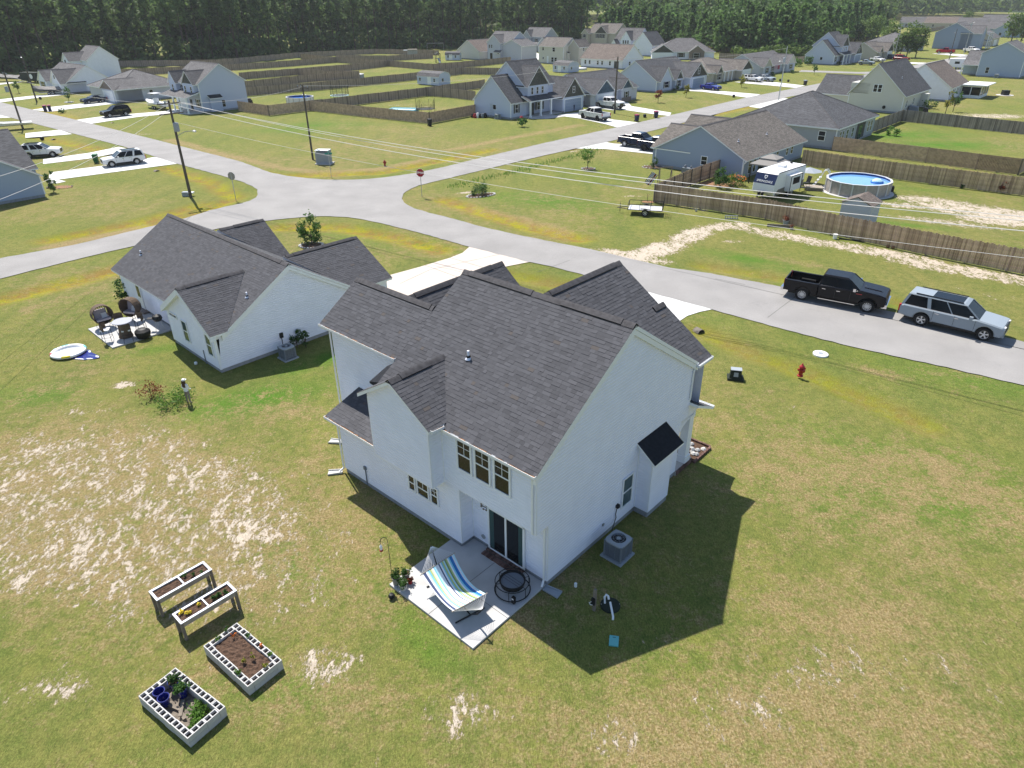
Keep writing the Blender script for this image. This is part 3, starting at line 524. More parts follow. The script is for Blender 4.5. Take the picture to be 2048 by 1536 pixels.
    def shed(s, u0, u1, v0, v1, zlo, zhi, low='v', roof=None, t=.14):   # mono-pitch roof, low side 'v' (v0) or 'u' (u1)
        mb = MB()
        if low == 'v': slab(mb, (u0, v0, zlo), (u1, v0, zlo), (u1, v1, zhi), (u0, v1, zhi), t)
        elif low == 'u': slab(mb, (u1, v0, zlo), (u1, v1, zlo), (u0, v1, zhi), (u0, v0, zhi), t)
        part('porch_roof', mb, [roof or s.roof, 'trim'], s.e)
    def box(s, u0, u1, v0, v1, z0, z1, wall=None): s._w(wall or s.wall).box(u0, u1, v0, v1, z0, z1)
    def col(s, u, v, z0=.1, z1=2.5, r=.13):
        mb = MB(); mb.box(u-r, u+r, v-r, v+r, z0, z1); mb.box(u-r-.05, u+r+.05, v-r-.05, v+r+.05, z0, z0+.25); mb.box(u-r-.04, u+r+.04, v-r-.04, v+r+.04, z1-.15, z1); part('column', mb, 'trim', s.e)
    def corner(s, pts, z1, z0=.28):
        for u, v in pts:
            mb = MB(); mb.box(u-.07, u+.05, v-.05, v+.07, z0, z1); part('corner_board', mb, 'trim', s.e)
    def win(s, fc, pos, lst, **k):
        for a0, a1, z0, z1 in lst: window(s.e, fc, pos, a0, a1, z0, z1, far=True, **k)
    def done(s, fo=True):
        for m, mb in s.w.items(): part('wall', mb, m, s.e)
        if s.fm.v: part('foundation', s.fm, 'found', s.e)
        return s.e
# lapped siding built course by course
def clipx(poly, z):     # s-range of convex polygon at height z
    xs = []
    n = len(poly)
    for i in range(n):
        (x0, z0), (x1, z1) = poly[i], poly[(i+1) % n]
        if abs(z1-z0) < 1e-9:
            if abs(z-z0) < 1e-6: xs += [x0, x1]
        elif min(z0, z1)-1e-6 <= z <= max(z0, z1)+1e-6: xs.append(x0+(x1-x0)*(z-z0)/(z1-z0))
    return (min(xs), max(xs)) if len(xs) > 1 else None
def lap(mb, A, B, poly, e=.13, t=.024, m=0, zbase=.22):
    A = Vector((*A, 0)); B = Vector((*B, 0)); d = (B-A).normalized(); nrm = Vector((d.y, -d.x, 0))
    z0 = min(p[1] for p in poly); z1 = max(p[1] for p in poly); k = int((z0-zbase)//e)
    while zbase+k*e < z1-1e-4:
        za = max(z0, zbase+k*e)+1e-4; zb = min(z1, zbase+(k+1)*e)-1e-4; k += 1
        if zb-za < .004: continue
        r0, r1 = clipx(poly, za), clipx(poly, zb)
        if not r0 or not r1: continue
        P = lambda s_, z, o: tuple(A+d*s_+nrm*o+Vector((0, 0, z)))
        zc = za+(zb-za)*.66; rc = clipx(poly, zc) or r0
        mb.poly([P(r0[0], za, t), P(r0[1], za, t), P(rc[1], zc, t*.8), P(rc[0], zc, t*.92)], m); mb.poly([P(rc[0], zc, t*.92), P(rc[1], zc, t*.92), P(r1[1], zb, 0.001), P(r1[0], zb, 0.001)], m)
        mb.poly([P(r0[0], za, 0), P(r0[1], za, 0), P(r0[1], za, t), P(r0[0], za, t)], m)
# laid shingles: O eave-left corner, a along eave, b up the slope (unit vectors), poly in (s,t) convex
def shingle_list(O, a, b, poly, e=.143, seed=0):
    rr = random.Random(seed); O = Vector(O); a = Vector(a).normalized(); b = Vector(b).normalized(); n = a.cross(b).normalized()
    if n.z < 0: n = -n
    T0 = min(p[1] for p in poly); T1 = max(p[1] for p in poly); out = []; k = 0; t = T0
    while t < T1-.02:
        tt = min(t+e, T1); r0, r1 = clipx(poly, t+1e-4), clipx(poly, tt-1e-4)
        if r0 and r1:
            lo, hi = min(r0[0], r1[0]), max(r0[1], r1[1]); s = lo+rr.uniform(-.25, 0)
            while s < hi:
                w_ = rr.choice((.15, .2, .26, .3, .34)); s2 = s+w_
                c0, c1 = max(s, r0[0]), min(s2, r0[1]); d0, d1 = max(s, r1[0]), min(s2, r1[1])
                if c1-c0 > .01 or d1-d0 > .01:
                    c0, c1 = min(c0, c1), max(c0, c1); d0, d1 = min(d0, d1), max(d0, d1)
                    if s > r0[1]: c0 = c1 = r0[1]
                    if s2 < r0[0]: c0 = c1 = r0[0]
                    if s > r1[1]: d0 = d1 = r1[1]
                    if s2 < r1[0]: d0 = d1 = r1[0]
                    h = rr.choice((.009, .013, .017)); g = .002; base = O+a*0
                    P = lambda x, y, hh: tuple(O+a*x+b*y+n*hh)
                    out.append(((P(c0+g, t, h), P(c1-g, t, h), P(d1-g, tt+.02, .005), P(d0+g, tt+.02, .005), P(c0+g, t, .001), P(c1-g, t, .001)), rr.betavariate(2, 2)))
                s = s2
        t += e; k += 1
    return out
def tab_faces(mb, q, tone):
    A, B, C_, D_, E_, F_ = q
    mb.poly([A, B, C_, D_], 0, tone); mb.poly([E_, F_, B, A], 1, tone); mb.poly([F_, C_, B], 1, tone); mb.poly([E_, A, D_], 1, tone)
def lay(par, tabs, nobj, fr, side='tab_side', top='tab'):
    if nobj:
        cl = camo.location; sc = []
        mwp = Matrix.Translation(fr.location) @ Matrix.Rotation(fr.rotation_euler[2], 4, 'Z')
        for i, (q, tn) in enumerate(tabs): sc.append(((mwp @ Vector(q[0])-cl).length*(.2/max(.05, (Vector(q[0])-Vector(q[1])).length))**.5, i))
        sc.sort(); own = set(i for _, i in sc[:nobj])
    else: own = set()
    rest = MB()
    for i, (q, tn) in enumerate(tabs):
        if i in own:
            mb = MB(); tab_faces(mb, q, tn); part('shingle', mb, [top, side], par, tone=True, fix=False)
        else: tab_faces(rest, q, tn)
    part('shingles', rest, [top, side], par, tone=True, fix=False, kind='stuff')
def vent_pipe(par, p, h=.3):
    mb = MB(); mb.tube([p, (p[0], p[1], p[2]+h)], .045, 8); mb.lathe([(.13, -.02), (.07, .08)], p, 8); part('vent_pipe', mb, 'white_vinyl', par)
    b = MB(); b.lathe([(.09, .0), (.075, .13)], p, 8); part('vent_boot', b, 'black', par)
def ridgevent(par, A, B, k, w=.17, caps=None):
    """ridge from A to B (local), k slopes both sides; rounded ventilated cap with a dark open side"""
    A, B = Vector(A), Vector(B); d = (B-A).normalized(); sd = Vector((-d.y, d.x, 0)).normalized(); mb = MB(); L = (B-A).length
    n = 7; prof = [(-w+2*w*i/(n-1)) for i in range(n)]
    def ring(p, up): return [p+sd*x+Vector((0, 0, up+.035*cos(x/w*pi/2)-abs(x)*k)) for x in prof]
    s0, s1 = (caps or (0.35, L-.35))
    for (x0, x1, up) in ((0, s0, .012), (s0, s1, .04), (s1, L, .012)):
        if x1-x0 < .02: continue
        r0, r1 = ring(A+d*x0, up), ring(A+d*x1, up)
        for i in range(n-1): mb.poly([r0[i], r0[i+1], r1[i+1], r1[i]], 0)
        for r_ in (r0, r1): mb.poly(r_+[r_[-1]-Vector((0, 0, up)), r_[0]-Vector((0, 0, up))], 1)
        for i in (0, n-1): mb.poly([r0[i], r1[i], r1[i]-Vector((0, 0, up)), r0[i]-Vector((0, 0, up))], 1)
    part('ridge_vent', mb, ['ridge_vent', 'black'], par, fix=False)
def gutter(par, a, b, out, w=.11, h=.1, debris=True):
    a, b = Vector(a), Vector(b); o = Vector((*out, 0)); mb = MB(); z = Vector((0, 0, 1))
    for (x0, x1, y0, y1) in ((0, w, -h, -h+.015), (w-.012, w, -h, 0.015), (0, .012, -h, 0)):
        mb.hexa([a+o*x0+z*y0, b+o*x0+z*y0, b+o*x1+z*y0, a+o*x1+z*y0, a+o*x0+z*y1, b+o*x0+z*y1, b+o*x1+z*y1, a+o*x1+z*y1])
    for p in (a, b): 
        d = (b-a).normalized()*.006
        mb.hexa([p-d+z*-h, p+d+z*-h, p+d+o*w+z*-h, p-d+o*w+z*-h, p-d+z*.015, p+d+z*.015, p+d+o*w+z*.015, p-d+o*w+z*.015])
    g = part('gutter', mb, 'gutter', par)
    if debris:
        m2 = MB(); L = (b-a).length; n = int(L/.12); 
        for i in range(n):
            if random.random() < .65:
                t0 = i/n; t1 = min(1, t0+random.uniform(.02, .2)/L*2); z1 = -.03+random.uniform(-.02, .03); p0, p1 = a.lerp(b, t0), a.lerp(b, t1)
                m2.poly([p0+o*.014+z*z1, p1+o*.014+z*z1, p1+o*(w-.03)+z*z1, p0+o*(w-.03)+z*z1])
        part('leaf_litter', m2, 'debris', g)
def pipe_run(par, name, pts, m='gutter', r=.04):
    mb = MB()
    for a, b in zip(pts, pts[1:]): mb.tube([a, b], r, 6)
    return part(name, mb, m, par)
# ---------------------------------------------------------------- the white two-storey house in front
LAPOFF = .027
MO = (1.06,17.65)
MH = thing('two_storey_house', 'large white two-storey house with charcoal shingle roof, nearest the camera', 'house', MO, TH)
k = .664
def ZR(v): return 5.27+k*(v+.68)
W = MB()
UR, VR = (1, 0), None
lap(W, (-10.86, -.48), (-3.6, -.48), [(0, .22), (7.26, .22), (7.26, 2.75), (0, 2.75)])
lap(W, (-7.9, -.48), (0, -.48), [(0, 2.75), (7.9, 2.75), (7.9, 5.12), (0, 5.12)], zbase=2.75)
W.poly([(-10.86, -.48, 2.75), (-7.8, -.48, 2.75), (-7.8, -.48, 3.0), (-10.86, -.48, 3.0)])
lap(W, (-3.6, -.48), (-3.6, .14), [(0, .22), (.62, .22), (.62, 2.72), (0, 2.72)])
lap(W, (-3.6, .14), (0, .14), [(0, .22), (3.6, .22), (3.6, 2.72), (0, 2.72)])
lap(W, (0, .14), (0, 8.75), [(0, .22), (8.61, .22), (8.61, 2.72), (0, 2.72)])
lap(W, (0, -.48), (0, 9.3), [(0, 2.72), (9.78, 2.72), (9.78, 5.1), (4.8, 8.42), (0, 5.12)], zbase=2.72)
# small rear gable bay
lap(W, (-7.65, -1.08), (-4.35, -1.08), [(0, 2.75), (3.3, 2.75), (3.3, 5.42), (1.64, 6.5), (0, 5.44)], zbase=2.75)
lap(W, (-4.35, -1.08), (-4.35, -.48), [(0, 2.75), (.6, 2.75), (.6, 5.3), (0, 5.3)], zbase=2.75)
lap(W, (-7.65, -.48), (-7.65, -1.08), [(0, 2.75), (.6, 2.75), (.6, 5.3), (0, 5.3)], zbase=2.75)
# left wing
lap(W, (-12.6, .9), (-7.9, .9), [(0, .22), (4.7, .22), (4.7, 6.0), (0, 6.0)])
lap(W, (-12.6, 5.0), (-12.6, .9), [(0, .22), (4.1, .22), (4.1, 6.0), (2.28, 7.4), (0, 6.0)])
lap(W, (-10.86, .9), (-10.86, -.48), [(0, .22), (1.38, .22), (1.38, 2.9), (0, 3.35)])
# hidden rear of the block (front of the house)
for a, b, z0, z1 in (((0, 9.3), (-12.6, 9.3), 2.6, 5.1), ((0, 8.75), (-3.4, 8.75), .22, 2.7), ((-3.4, 8.75), (-3.4, 9.9), .22, 5.1), ((-3.4, 9.9), (-9.1, 9.9), .22, 5.1), ((-9.1, 9.9), (-9.1, 9.3), .22, 5.1), ((-9.1, 9.3), (-12.6, 9.3), .22, 5.1), ((-12.6, 9.3), (-12.6, 5.0), .22, 5.1)):
    W.poly([(*a, z0), (*b, z0), (*b, z1), (*a, z1)])
# chimney-less bump out on the right wall
lap(W, (0, 5.6), (.63, 5.6), [(0, .25), (.63, .25), (.63, 2.75), (0, 3.3)], zbase=.25)
lap(W, (.63, 5.6), (.63, 7.07), [(0, .25), (1.47, .25), (1.47, 2.75), (0, 2.75)], zbase=.25)
lap(W, (.63, 7.07), (0, 7.07), [(0, .25), (.63, .25), (.63, 3.3), (0, 2.75)], zbase=.25)
# front gables
W.poly([(-9.0, 9.9, 5.1), (0.0, 9.9, 5.1), (-4.4, 9.9, 8.1)]); W.poly([(-4.6, 10.2, 2.75), (0, 10.2, 2.75), (0, 10.2, 5.1), (-4.6, 10.2, 5.1)]); W.poly([(-4.6, 10.2, 5.1), (0, 10.2, 5.1), (-2.3, 10.2, 6.7)])
# porch spandrel on the right side
W.poly([(.0, 8.75, 2.72), (.0, 10.0, 2.72), (.0, 10.0, 2.50), (.0, 9.35, 2.50), (.0, 9.0, 2.35), (.0, 8.75, 2.1)]); W.poly([(0, 9.3, 2.72), (0, 10.35, 2.72), (0, 9.3, 3.35)])
W.poly([(-.12, 8.75, 2.72), (-.12, 10.0, 2.72), (-.12, 10.0, 2.50), (-.12, 9.0, 2.35)]); W.poly([(-.12, 9.9, 2.5), (.0, 9.9, 2.5), (.0, 10.0, 2.5), (-.12, 10, 2.5)])
part('wall', W, 'white_vinyl', MH, fix=False)
SO = MB()
for q in ((-3.6, 0, -.47, .14, 2.70, 2.74), (-7.65, -4.35, -1.08, -.48, 2.70, 2.748), (-3.4, 0, 8.75, 9.95, 2.62, 2.66)): SO = MB(); SO.box(*q); part('soffit', SO, 'trim', MH)
FO = MB(); FO.box(-10.85, -3.62, -.46, 3, -.1, .22); FO.box(-3.62, -.01, .155, 8.74, -.1, .22); FO.box(0, .62, 5.61, 7.06, -.1, .25); FO.box(-12.58, -10.9, .92, 9.28, -.1, .22); FO.box(-9.0, -3.4, 8.7, 9.88, -.1, .22)
part('foundation', FO, 'found', MH)
# corner boards
for (u, v, z0, z1, du, dv) in ((-10.86, -.48, .22, 2.9, 0, 0), (0, -.48, 2.70, 5.15, 0, 0), (0, .14, .22, 2.7, 0, 0), (-3.6, -.48, .22, 2.72, 0, 0), (-4.35, -1.08, 2.72, 5.3, 0, 0), (-7.65, -1.08, 2.72, 5.3, 0, 0), (-12.6, .9, .22, 6.0, 0, 0), (.63, 5.6, .25, 2.75, 0, 0), (.63, 7.07, .25, 2.75, 0, 0), (0, 8.75, .22, 2.5, 0, 0), (0, 9.3, 3.4, 5.1, 0, 0)):
    cb = MB(); s_ = .018
    x0, x1 = (u-s_, u+.09) if u in (-10.86, -7.65, -12.6) else (u-.09, u+s_)
    y0, y1 = (v-.09, v+s_) if v in (7.07, 8.75, 9.3) else (v-s_, v+.09)
    cb.box(x0, x1, y0, y1, z0, z1); part('corner_board', cb, 'trim', MH)
for (u, v, z0, z1) in ((-4.33, -.50, 2.76, 5.2), (-3.58, .12, .24, 2.7), (.02, 5.58, .25, 3.2)):
    cb = MB(); cb.box(u-.02, u+.03, v-.03, v+.02, z0, z1); part('corner_board', cb, 'trim', MH)
# roofs: deck slabs (shingles laid on top)
RD = MB()
T = .14
slab(RD, (-7.9, -.68, 5.27), (.15, -.68, 5.27), (.15, 4.36, ZR(4.36)), (-7.9, 4.36, ZR(4.36)), T)
slab(RD, (-7.9, 9.4, 5.27), (.15, 9.4, 5.27), (.15, 4.36, ZR(4.36)), (-7.9, 4.36, ZR(4.36)), T)
slab(RD, (-12.93, .6, ZR(.6)), (-7.9, .6, ZR(.6)), (-7.9, 2.72, ZR(2.72)), (-12.93, 2.72, ZR(2.72)), T)
slab(RD, (-12.93, 6.5, 5.03), (-7.9, 6.5, 5.03), (-7.9, 2.72, ZR(2.72)), (-12.93, 2.72, ZR(2.72)), T)
slab(RD, (.15, 10.12, 5.2), (.15, 9.36, 5.2), (-4.42, 4.8, 8.26), (-4.42, 10.12, 8.26), T)           # R1 right
slab(RD, (-9.2, 10.12, 5.2), (-9.2, 9.36, 5.2), (-4.42, 4.8, 8.26), (-4.42, 10.12, 8.26), T)
slab(RD, (.15, 10.42, 5.2), (.15, 10.12, 5.2), (-2.3, 10.12, 6.84), (-2.3, 10.42, 6.84), T)
slab(RD, (-4.75, 10.42, 5.2), (-4.75, 10.12, 5.2), (-2.3, 10.12, 6.84), (-2.3, 10.42, 6.84), T)
GZ, GE, GU0, GU1, GUR = 6.62, 5.40, -7.98, -4.05, -6.01
slab(RD, (GU1, -1.3, GE), (GU1, -.3, GE), (GUR, 1.32, GZ), (GUR, -1.3, GZ), T)
slab(RD, (GU0, -1.3, GE), (GU0, -.3, GE), (GUR, 1.32, GZ), (GUR, -1.3, GZ), T)
slab(RD, (-11.1, -.9, 2.98), (-7.66, -.9, 2.98), (-7.66, .9, 3.58), (-11.1, .9, 3.58), .12)
slab(RD, (-13.3, 9.6, 4.9), (-13.3, 4.5, 4.9), (-10.75, 3.4, 6.95), (-10.75, 9.6, 6.95), T)       # garage-side front gable
slab(RD, (-8.2, 9.6, 4.9), (-8.2, 4.5, 4.9), (-10.75, 3.4, 6.95), (-10.75, 9.6, 6.95), T)
slab(RD, (-3.4, 10.75, 2.72), (.42, 10.75, 2.72), (.42, 9.3, 3.42), (-3.4, 9.3, 3.42), .12)
ROOF = part('roof', RD, ['roof_charcoal', 'trim'], MH)
kk = math.hypot(1, k); b1 = (0, 1, k)
tabs = []
tabs += shingle_list((-7.92, -.70, ZR(-.70)), (1, 0, 0), b1, [(0, 0), (8.09, 0), (8.09, 5.06*kk), (0, 5.06*kk)], seed=1)
tabs += shingle_list((-12.95, .58, ZR(.58)), (1, 0, 0), b1, [(0, 0), (5.03, 0), (5.03, 2.14*kk), (0, 2.14*kk)], seed=2)
# R1 right slope: a runs along v, up = -u
r1 = math.hypot(4.57, 3.06); tabs += shingle_list((.17, 4.75, 5.19), (0, 1, 0), (-4.57, 0, 3.06), [(4.58, 0), (5.39, 0), (5.39, r1), (0, r1)], seed=3)
tabs += shingle_list((.17, 10.14, 5.19), (0, 1, 0), (-4.57, 0, 3.06), [(0, 0), (.3, 0), (.3, r1*.53), (0, r1*.53)], seed=31)
# small gable: both slopes
rg = math.hypot(GU1-GUR, GZ-GE)
tabs += shingle_list((GU1+.02, -1.32, GE-.01), (0, 1, 0), (GUR-GU1, 0, GZ-GE), [(0, 0), (.95, 0), (2.72, rg), (0, rg)], seed=4)
tabs += shingle_list((GU0-.02, -1.32, GE-.01), (0, 1, 0), (GUR-GU0, 0, GZ-GE), [(0, 0), (.95, 0), (2.72, rg), (0, rg)], seed=5)
kl = math.hypot(1.8, .6)
tabs += shingle_list((-11.12, -.92, 2.975), (1, 0, 0), (0, 1.8, .6), [(0, 0), (3.45, 0), (3.45, kl), (0, kl)], seed=6)
rw = math.hypot(2.55, 2.05); tabs += shingle_list((-8.2, 3.4, 4.9), (0, 1, 0), (-2.55, 0, 2.05), [(1.1, 0), (6.2, 0), (6.2, rw), (0, rw)], seed=7)
lay(ROOF, tabs, 300, MH)
ridgevent(ROOF, (-7.9, 4.36, ZR(4.36)+.02), (.15, 4.36, ZR(4.36)+.02), k, caps=(.35, 3.6))
ridgevent(ROOF, (-4.1, 4.36, ZR(4.36)+.025), (.15, 4.36, ZR(4.36)+.025), k, caps=(1.2, 3.75))
ridgevent(ROOF, (-12.93, 2.72, ZR(2.72)+.02), (-7.95, 2.72, ZR(2.72)+.02), k, caps=(.3, 4.8))
ridgevent(ROOF, (-4.42, 4.9, 8.28), (-4.42, 10.12, 8.28), .66, caps=(.5, 4.8))
ridgevent(ROOF, (-2.3, 9.6, 6.86), (-2.3, 10.42, 6.86), .66, caps=(.0, .8))
ridgevent(ROOF, (GUR, -1.3, GZ+.02), (GUR, 1.3, GZ+.02), .62, caps=(.5, 1.9))
ridgevent(ROOF, (-10.75, 3.4, 6.97), (-10.75, 9.6, 6.97), .8, caps=(.6, 5.4))
BR = MB(); slab(BR, (.85, 5.42, 2.68), (.85, 7.55, 2.68), (0.01, 7.45, 3.38), (0.01, 5.38, 3.38), .09); part('bay_roof', BR, ['roof_dark', 'trim'], MH)  # slope turned away from the sun, its shade painted in as near-black
PR_ = MB(); PR_.poly([(-8.55, -.3, 5.28), (-7.86, -.35, 5.50), (-7.86, .55, 6.02), (-8.3, .4, 5.75)]); PR_.poly([(-8.55, -.3, 5.2), (-7.86, -.35, 5.2), (-7.86, -.35, 5.50), (-8.55, -.3, 5.28)]); part('dark_roof_patch', PR_, 'roof_dark', MH, fix=False)  # small near-black patch beside the left rake
vent_pipe(ROOF, (-4.95, 1.55, ZR(1.55)), .32)
# fascia / rake trims on the right gable
RK = MB()
for (a, b) in (((.02, -.68, 5.27), (.02, 4.36, ZR(4.36))), ((.02, 9.4, 5.27), (.02, 4.36, ZR(4.36)))):
    A, B = Vector(a), Vector(b); RK.hexa([A-Vector((0, 0, .36)), B-Vector((0, 0, .36)), B-Vector((-.11, 0, .36)), A-Vector((-.11, 0, .36)), A-Vector((0, 0, .15)), B-Vector((0, 0, .15)), B-Vector((-.11, 0, .15)), A-Vector((-.11, 0, .15))])
part('rake_board', RK, 'trim', MH)
# gutters
gutter(MH, (-4.08, -.68, 5.27), (.15, -.68, 5.27), (0, -1)); gutter(MH, (GU1, -1.22, GE), (GU1, -.68, GE-.04), (1, 0)); gutter(MH, (-12.93, .6, ZR(.6)), (-7.95, .6, ZR(.6)), (0, -1))
gutter(MH, (-11.1, -.9, 2.98), (-7.68, -.9, 2.98), (0, -1)); gutter(MH, (.15, 9.25, 5.2), (.15, 10.4, 5.2), (1, 0), debris=False); gutter(MH, (-3.4, 10.75, 2.72), (.42, 10.75, 2.72), (0, 1), debris=False)
# downspouts
pipe_run(MH, 'downspout', [(-.12, -.74, 5.17), (-.12, -.55, 5.0), (-.12, -.54, 2.75), (-.1, -.1, 2.62), (-.1, .08, 2.6), (-.1, .08, .25), (-.02, -.12, .12)])
pipe_run(MH, 'downspout', [(-10.98, -.95, 2.88), (-10.9, -.56, 2.75), (-10.92, -.55, .22), (-10.97, -.75, .1)])
pipe_run(MH, 'downspout', [(-12.75, .5, ZR(.6)-.1), (-12.66, .82, 5.8), (-12.68, .82, .22), (-12.9, .7, .1)])
pipe_run(MH, 'downspout', [(.08, 9.3, 5.1), (.06, 9.2, 4.9), (.06, 9.2, 3.6)])
# windows, doors
for a0, a1 in ((-3.50, -2.90), (-2.64, -2.02), (-1.75, -1.12)): window(MH, 'v', -.48, a0, a1, 3.78, 5.0, grid=(2, 2), fr=.07)
window(MH, 'v', -.48, -6.38, -6.08, 1.42, 2.06, grid=(1, 1)); window(MH, 'v', -.48, -5.88, -5.30, 1.42, 2.06, grid=(2, 1)); window(MH, 'v', -.48, -5.10, -4.78, 1.42, 2.14, grid=(2, 2))
window(MH, 'u', 0, 4.62, 5.22, .78, 2.08, glass='glass_green', grid=None)
# sliding patio door with two leaves
DF = MB()
for q in ((-2.76, -2.68, .15, 2.10), (-1.06, -.98, .15, 2.10), (-2.76, -.98, 2.04, 2.12), (-2.76, -.98, .13, .21), (-1.91, -1.83, .2, 2.05)): fbox(DF, 'v', .14, *q, .003, .06)
DF = part('sliding_door', DF, 'trim', MH)
for a0, a1 in ((-2.68, -1.91), (-1.83, -1.06)):
    g = MB(); fbox(g, 'v', .14, a0, a1, .21, 2.04, .016, .03); part('pane', g, 'glass', DF)
for a0 in (-2.66, -1.27):
    g = MB()
    for i in range(5): fbox(g, 'v', .14, a0+i*.04, a0+i*.04+.025, .26, 2.03, .004+.003*(i % 2), .0315)
    part('curtain', g, 'curtain', DF)
window(MH, 'V', 9.9, 5.4, 8.2, 3.4, 4.8)
garage(MH, 'V', 9.9, 4.0, 8.6)
# round vent, vents on side, lamp frame marks
for fc, pos, a, z, r in (('v', .14, -3.05, .48, .10), ('u', 0, 3.42, .68, .07)):
    mb = MB(); f = FACE[fc]; c = f(pos, a, .0, z); ax = 'y' if fc == 'v' else 'x'; mb.lathe([(r, -.05 if fc == 'v' else .0), (r, .05), (r*.6, .05)], c, 12, axis=ax); part('wall_vent', mb, 'galv', MH)
mb = MB(); 
for i in range(7): a = 2*pi*i/7; mb.box(-2.95+.16*cos(a)-.035, -2.95+.16*cos(a)+.035, .08, .12, 1.95+.16*sin(a)*.8-.02, 1.95+.16*sin(a)*.8+.02)
mb.tube([(-3.12, .1, 1.95), (-2.78, .1, 1.95)], .012, 5); part('wall_ornament', mb, 'lumber_gray', MH)
# hose bibs, cable boxes
pipe_run(MH, 'conduit', [(-9.3, -.53, .1), (-9.3, -.53, .95)], 'ac_gray', .025); mb = MB(); mb.box(-9.36, -9.24, -.58, -.5, .9, 1.05); part('meter_box', mb, 'ac_gray', MH)
mb = MB(); mb.lathe([(.10, 0), (.10, .1), (.07, .13)], (0.0, 4.3, 1.05), 12, axis='x'); part('electric_disconnect', mb, 'black', MH)
pipe_run(MH, 'power_cable', [(.05, 4.3, .98), (.06, 4.2, .72), (.06, 4.25, .52), (.1, 4.1, .42), (.2, 3.85, .38), (.35, 3.55, .3)], 'black', .017)
# porch floor, column, planter
P_ = MB(); P_.box(-3.4, .06, 8.76, 10.1, -.05, .18); part('porch_floor', P_, 'concrete', MH)
for i in range(12):
    mb = MB(); mb.box(.0-.0+.02, .11, 8.80+i*.108, 8.80+i*.108+.098, .02, .19); part('brick', mb, 'brick', MH)
mb = MB(); mb.box(-.36, .0, 9.58, 9.94, .18, 2.62); mb.box(-.40, .04, 9.54, 9.98, .18, .5); mb.box(-.39, .03, 9.55, 9.97, 2.45, 2.62); part('column', mb, 'trim', MH)
mb = MB(); mb.box(-3.4, .02, 9.86, 10.0, 2.46, 2.7); part('porch_beam', mb, 'trim', MH)
# brick step below the sliding door: two rows of bricks on edge
ST = thing('brick_step', 'dark red brick step below the sliding patio door', 'step', (MO[0], MO[1]), TH)
for i in range(22):
    for r_, (v0, z1) in enumerate(((-.30, .13), (-.06, .17))):
        mb = MB(); x = -2.78+i*.082; j = random.uniform(-.006, .006); mb.box(x, x+.072, v0+j, v0+(.20 if r_ == 0 else .17)+j, .0, z1+random.uniform(-.004, .004)); part('brick', mb, 'brick', ST)
mb = MB(); mb.box(-2.77, -.99, -.28, .10, .0, .11); part('mortar_bed', mb, 'joint', ST)
# ---------------------------------------------------------------- neighbour's single-storey house
NO = (-16.15,33.94); NT = R_(-43.5)
NH = House('single_storey_house', 'white single-storey house with charcoal roof and small patio behind, left of the tall white house', NO, NT, 'white_vinyl', 'roof_charcoal')
NE = NH.e; W = MB(); kn = .615
def ZN(v): return 2.22+kn*(v-.4)
def lapw(*a, **q): lap(W, *a, **q)
lapw((-5.95, 0), (0, 0), [(0, .22), (5.95, .22), (5.95, 2.3), (3.1, 4.15), (0, 2.3)], e=.13)
lapw((0, 0), (0, 9.3), [(0, .22), (9.3, .22), (9.3, 2.2), (5.0, 4.85), (0.3, 2.1)], e=.13)
lapw((-15.4, .75), (-5.95, .75), [(0, .22), (9.45, .22), (9.45, 2.25), (0, 2.25)], e=.13)
lapw((-5.95, .75), (-5.95, 0), [(0, .22), (.75, .22), (.75, 2.3), (0, 2.3)], e=.13)
for a, b in (((-15.4, 9.3), (-15.4, .75)), ((0, 9.3), (-15.4, 9.3))): W.poly([(*a, .22), (*b, .22), (*b, 2.25), (*a, 2.25)])
W.poly([(-15.4, .75, 2.25), (-15.4, 9.3, 2.25), (-15.4, 5.0, 4.85)]); W.poly([(.02, -.02, 2.0), (.02, .62, 2.0), (.02, .62, 2.42), (.02, -.02, 2.42)])
for u0, u1, v1, um in ((-6.6, -.1, 11.8, -3.4), (-14.8, -9.3, 9.8, -12.0)):
    W.box(u0, u1, 9.0, v1, .1, 2.3); W.poly([(u0, v1, 2.3), (u1, v1, 2.3), (um, v1, 4.1)])
part('wall', W, 'white_vinyl', NE, fix=False); mb = MB(); mb.box(-5.93, -.02, .02, 9.2, -.1, .22); mb.box(-15.38, -5.9, .77, 9.2, -.1, .22); part('foundation', mb, 'found', NE)
RD = MB()
slab(RD, (-15.7, .4, 2.22), (.2, .4, 2.22), (.2, 5.0, 5.05), (-15.7, 5.0, 5.05))
slab(RD, (-15.7, 9.6, 2.22), (.2, 9.6, 2.22), (.2, 5.0, 5.05), (-15.7, 5.0, 5.05))
slab(RD, (.35, -.3, 2.42), (.35, .7, 2.42), (-2.8, 3.75, 4.33), (-2.8, -.3, 4.33)); slab(RD, (-6.0, -.3, 2.42), (-6.0, .7, 2.42), (-2.8, 3.75, 4.33), (-2.8, -.3, 4.33))
slab(RD, (.12, 12.1, 2.3), (.12, 9.4, 2.3), (-3.4, 6.6, 4.28), (-3.4, 12.1, 4.28)); slab(RD, (-6.9, 12.1, 2.3), (-6.9, 9.4, 2.3), (-3.4, 6.6, 4.28), (-3.4, 12.1, 4.28))
slab(RD, (-9.0, 10.1, 2.32), (-9.0, 9.4, 2.32), (-12, 6.6, 4.28), (-12, 10.1, 4.28)); slab(RD, (-15.0, 10.1, 2.32), (-15.0, 9.4, 2.32), (-12, 6.6, 4.28), (-12, 10.1, 4.28))
NR = part('roof', RD, ['roof_charcoal', 'trim'], NE); k1 = math.hypot(1, kn); tb = []
tb += shingle_list((-15.72, .38, 2.21), (1, 0, 0), (0, 1, kn), [(0, 0), (15.94, 0), (15.94, 4.62*k1), (0, 4.62*k1)], seed=11)
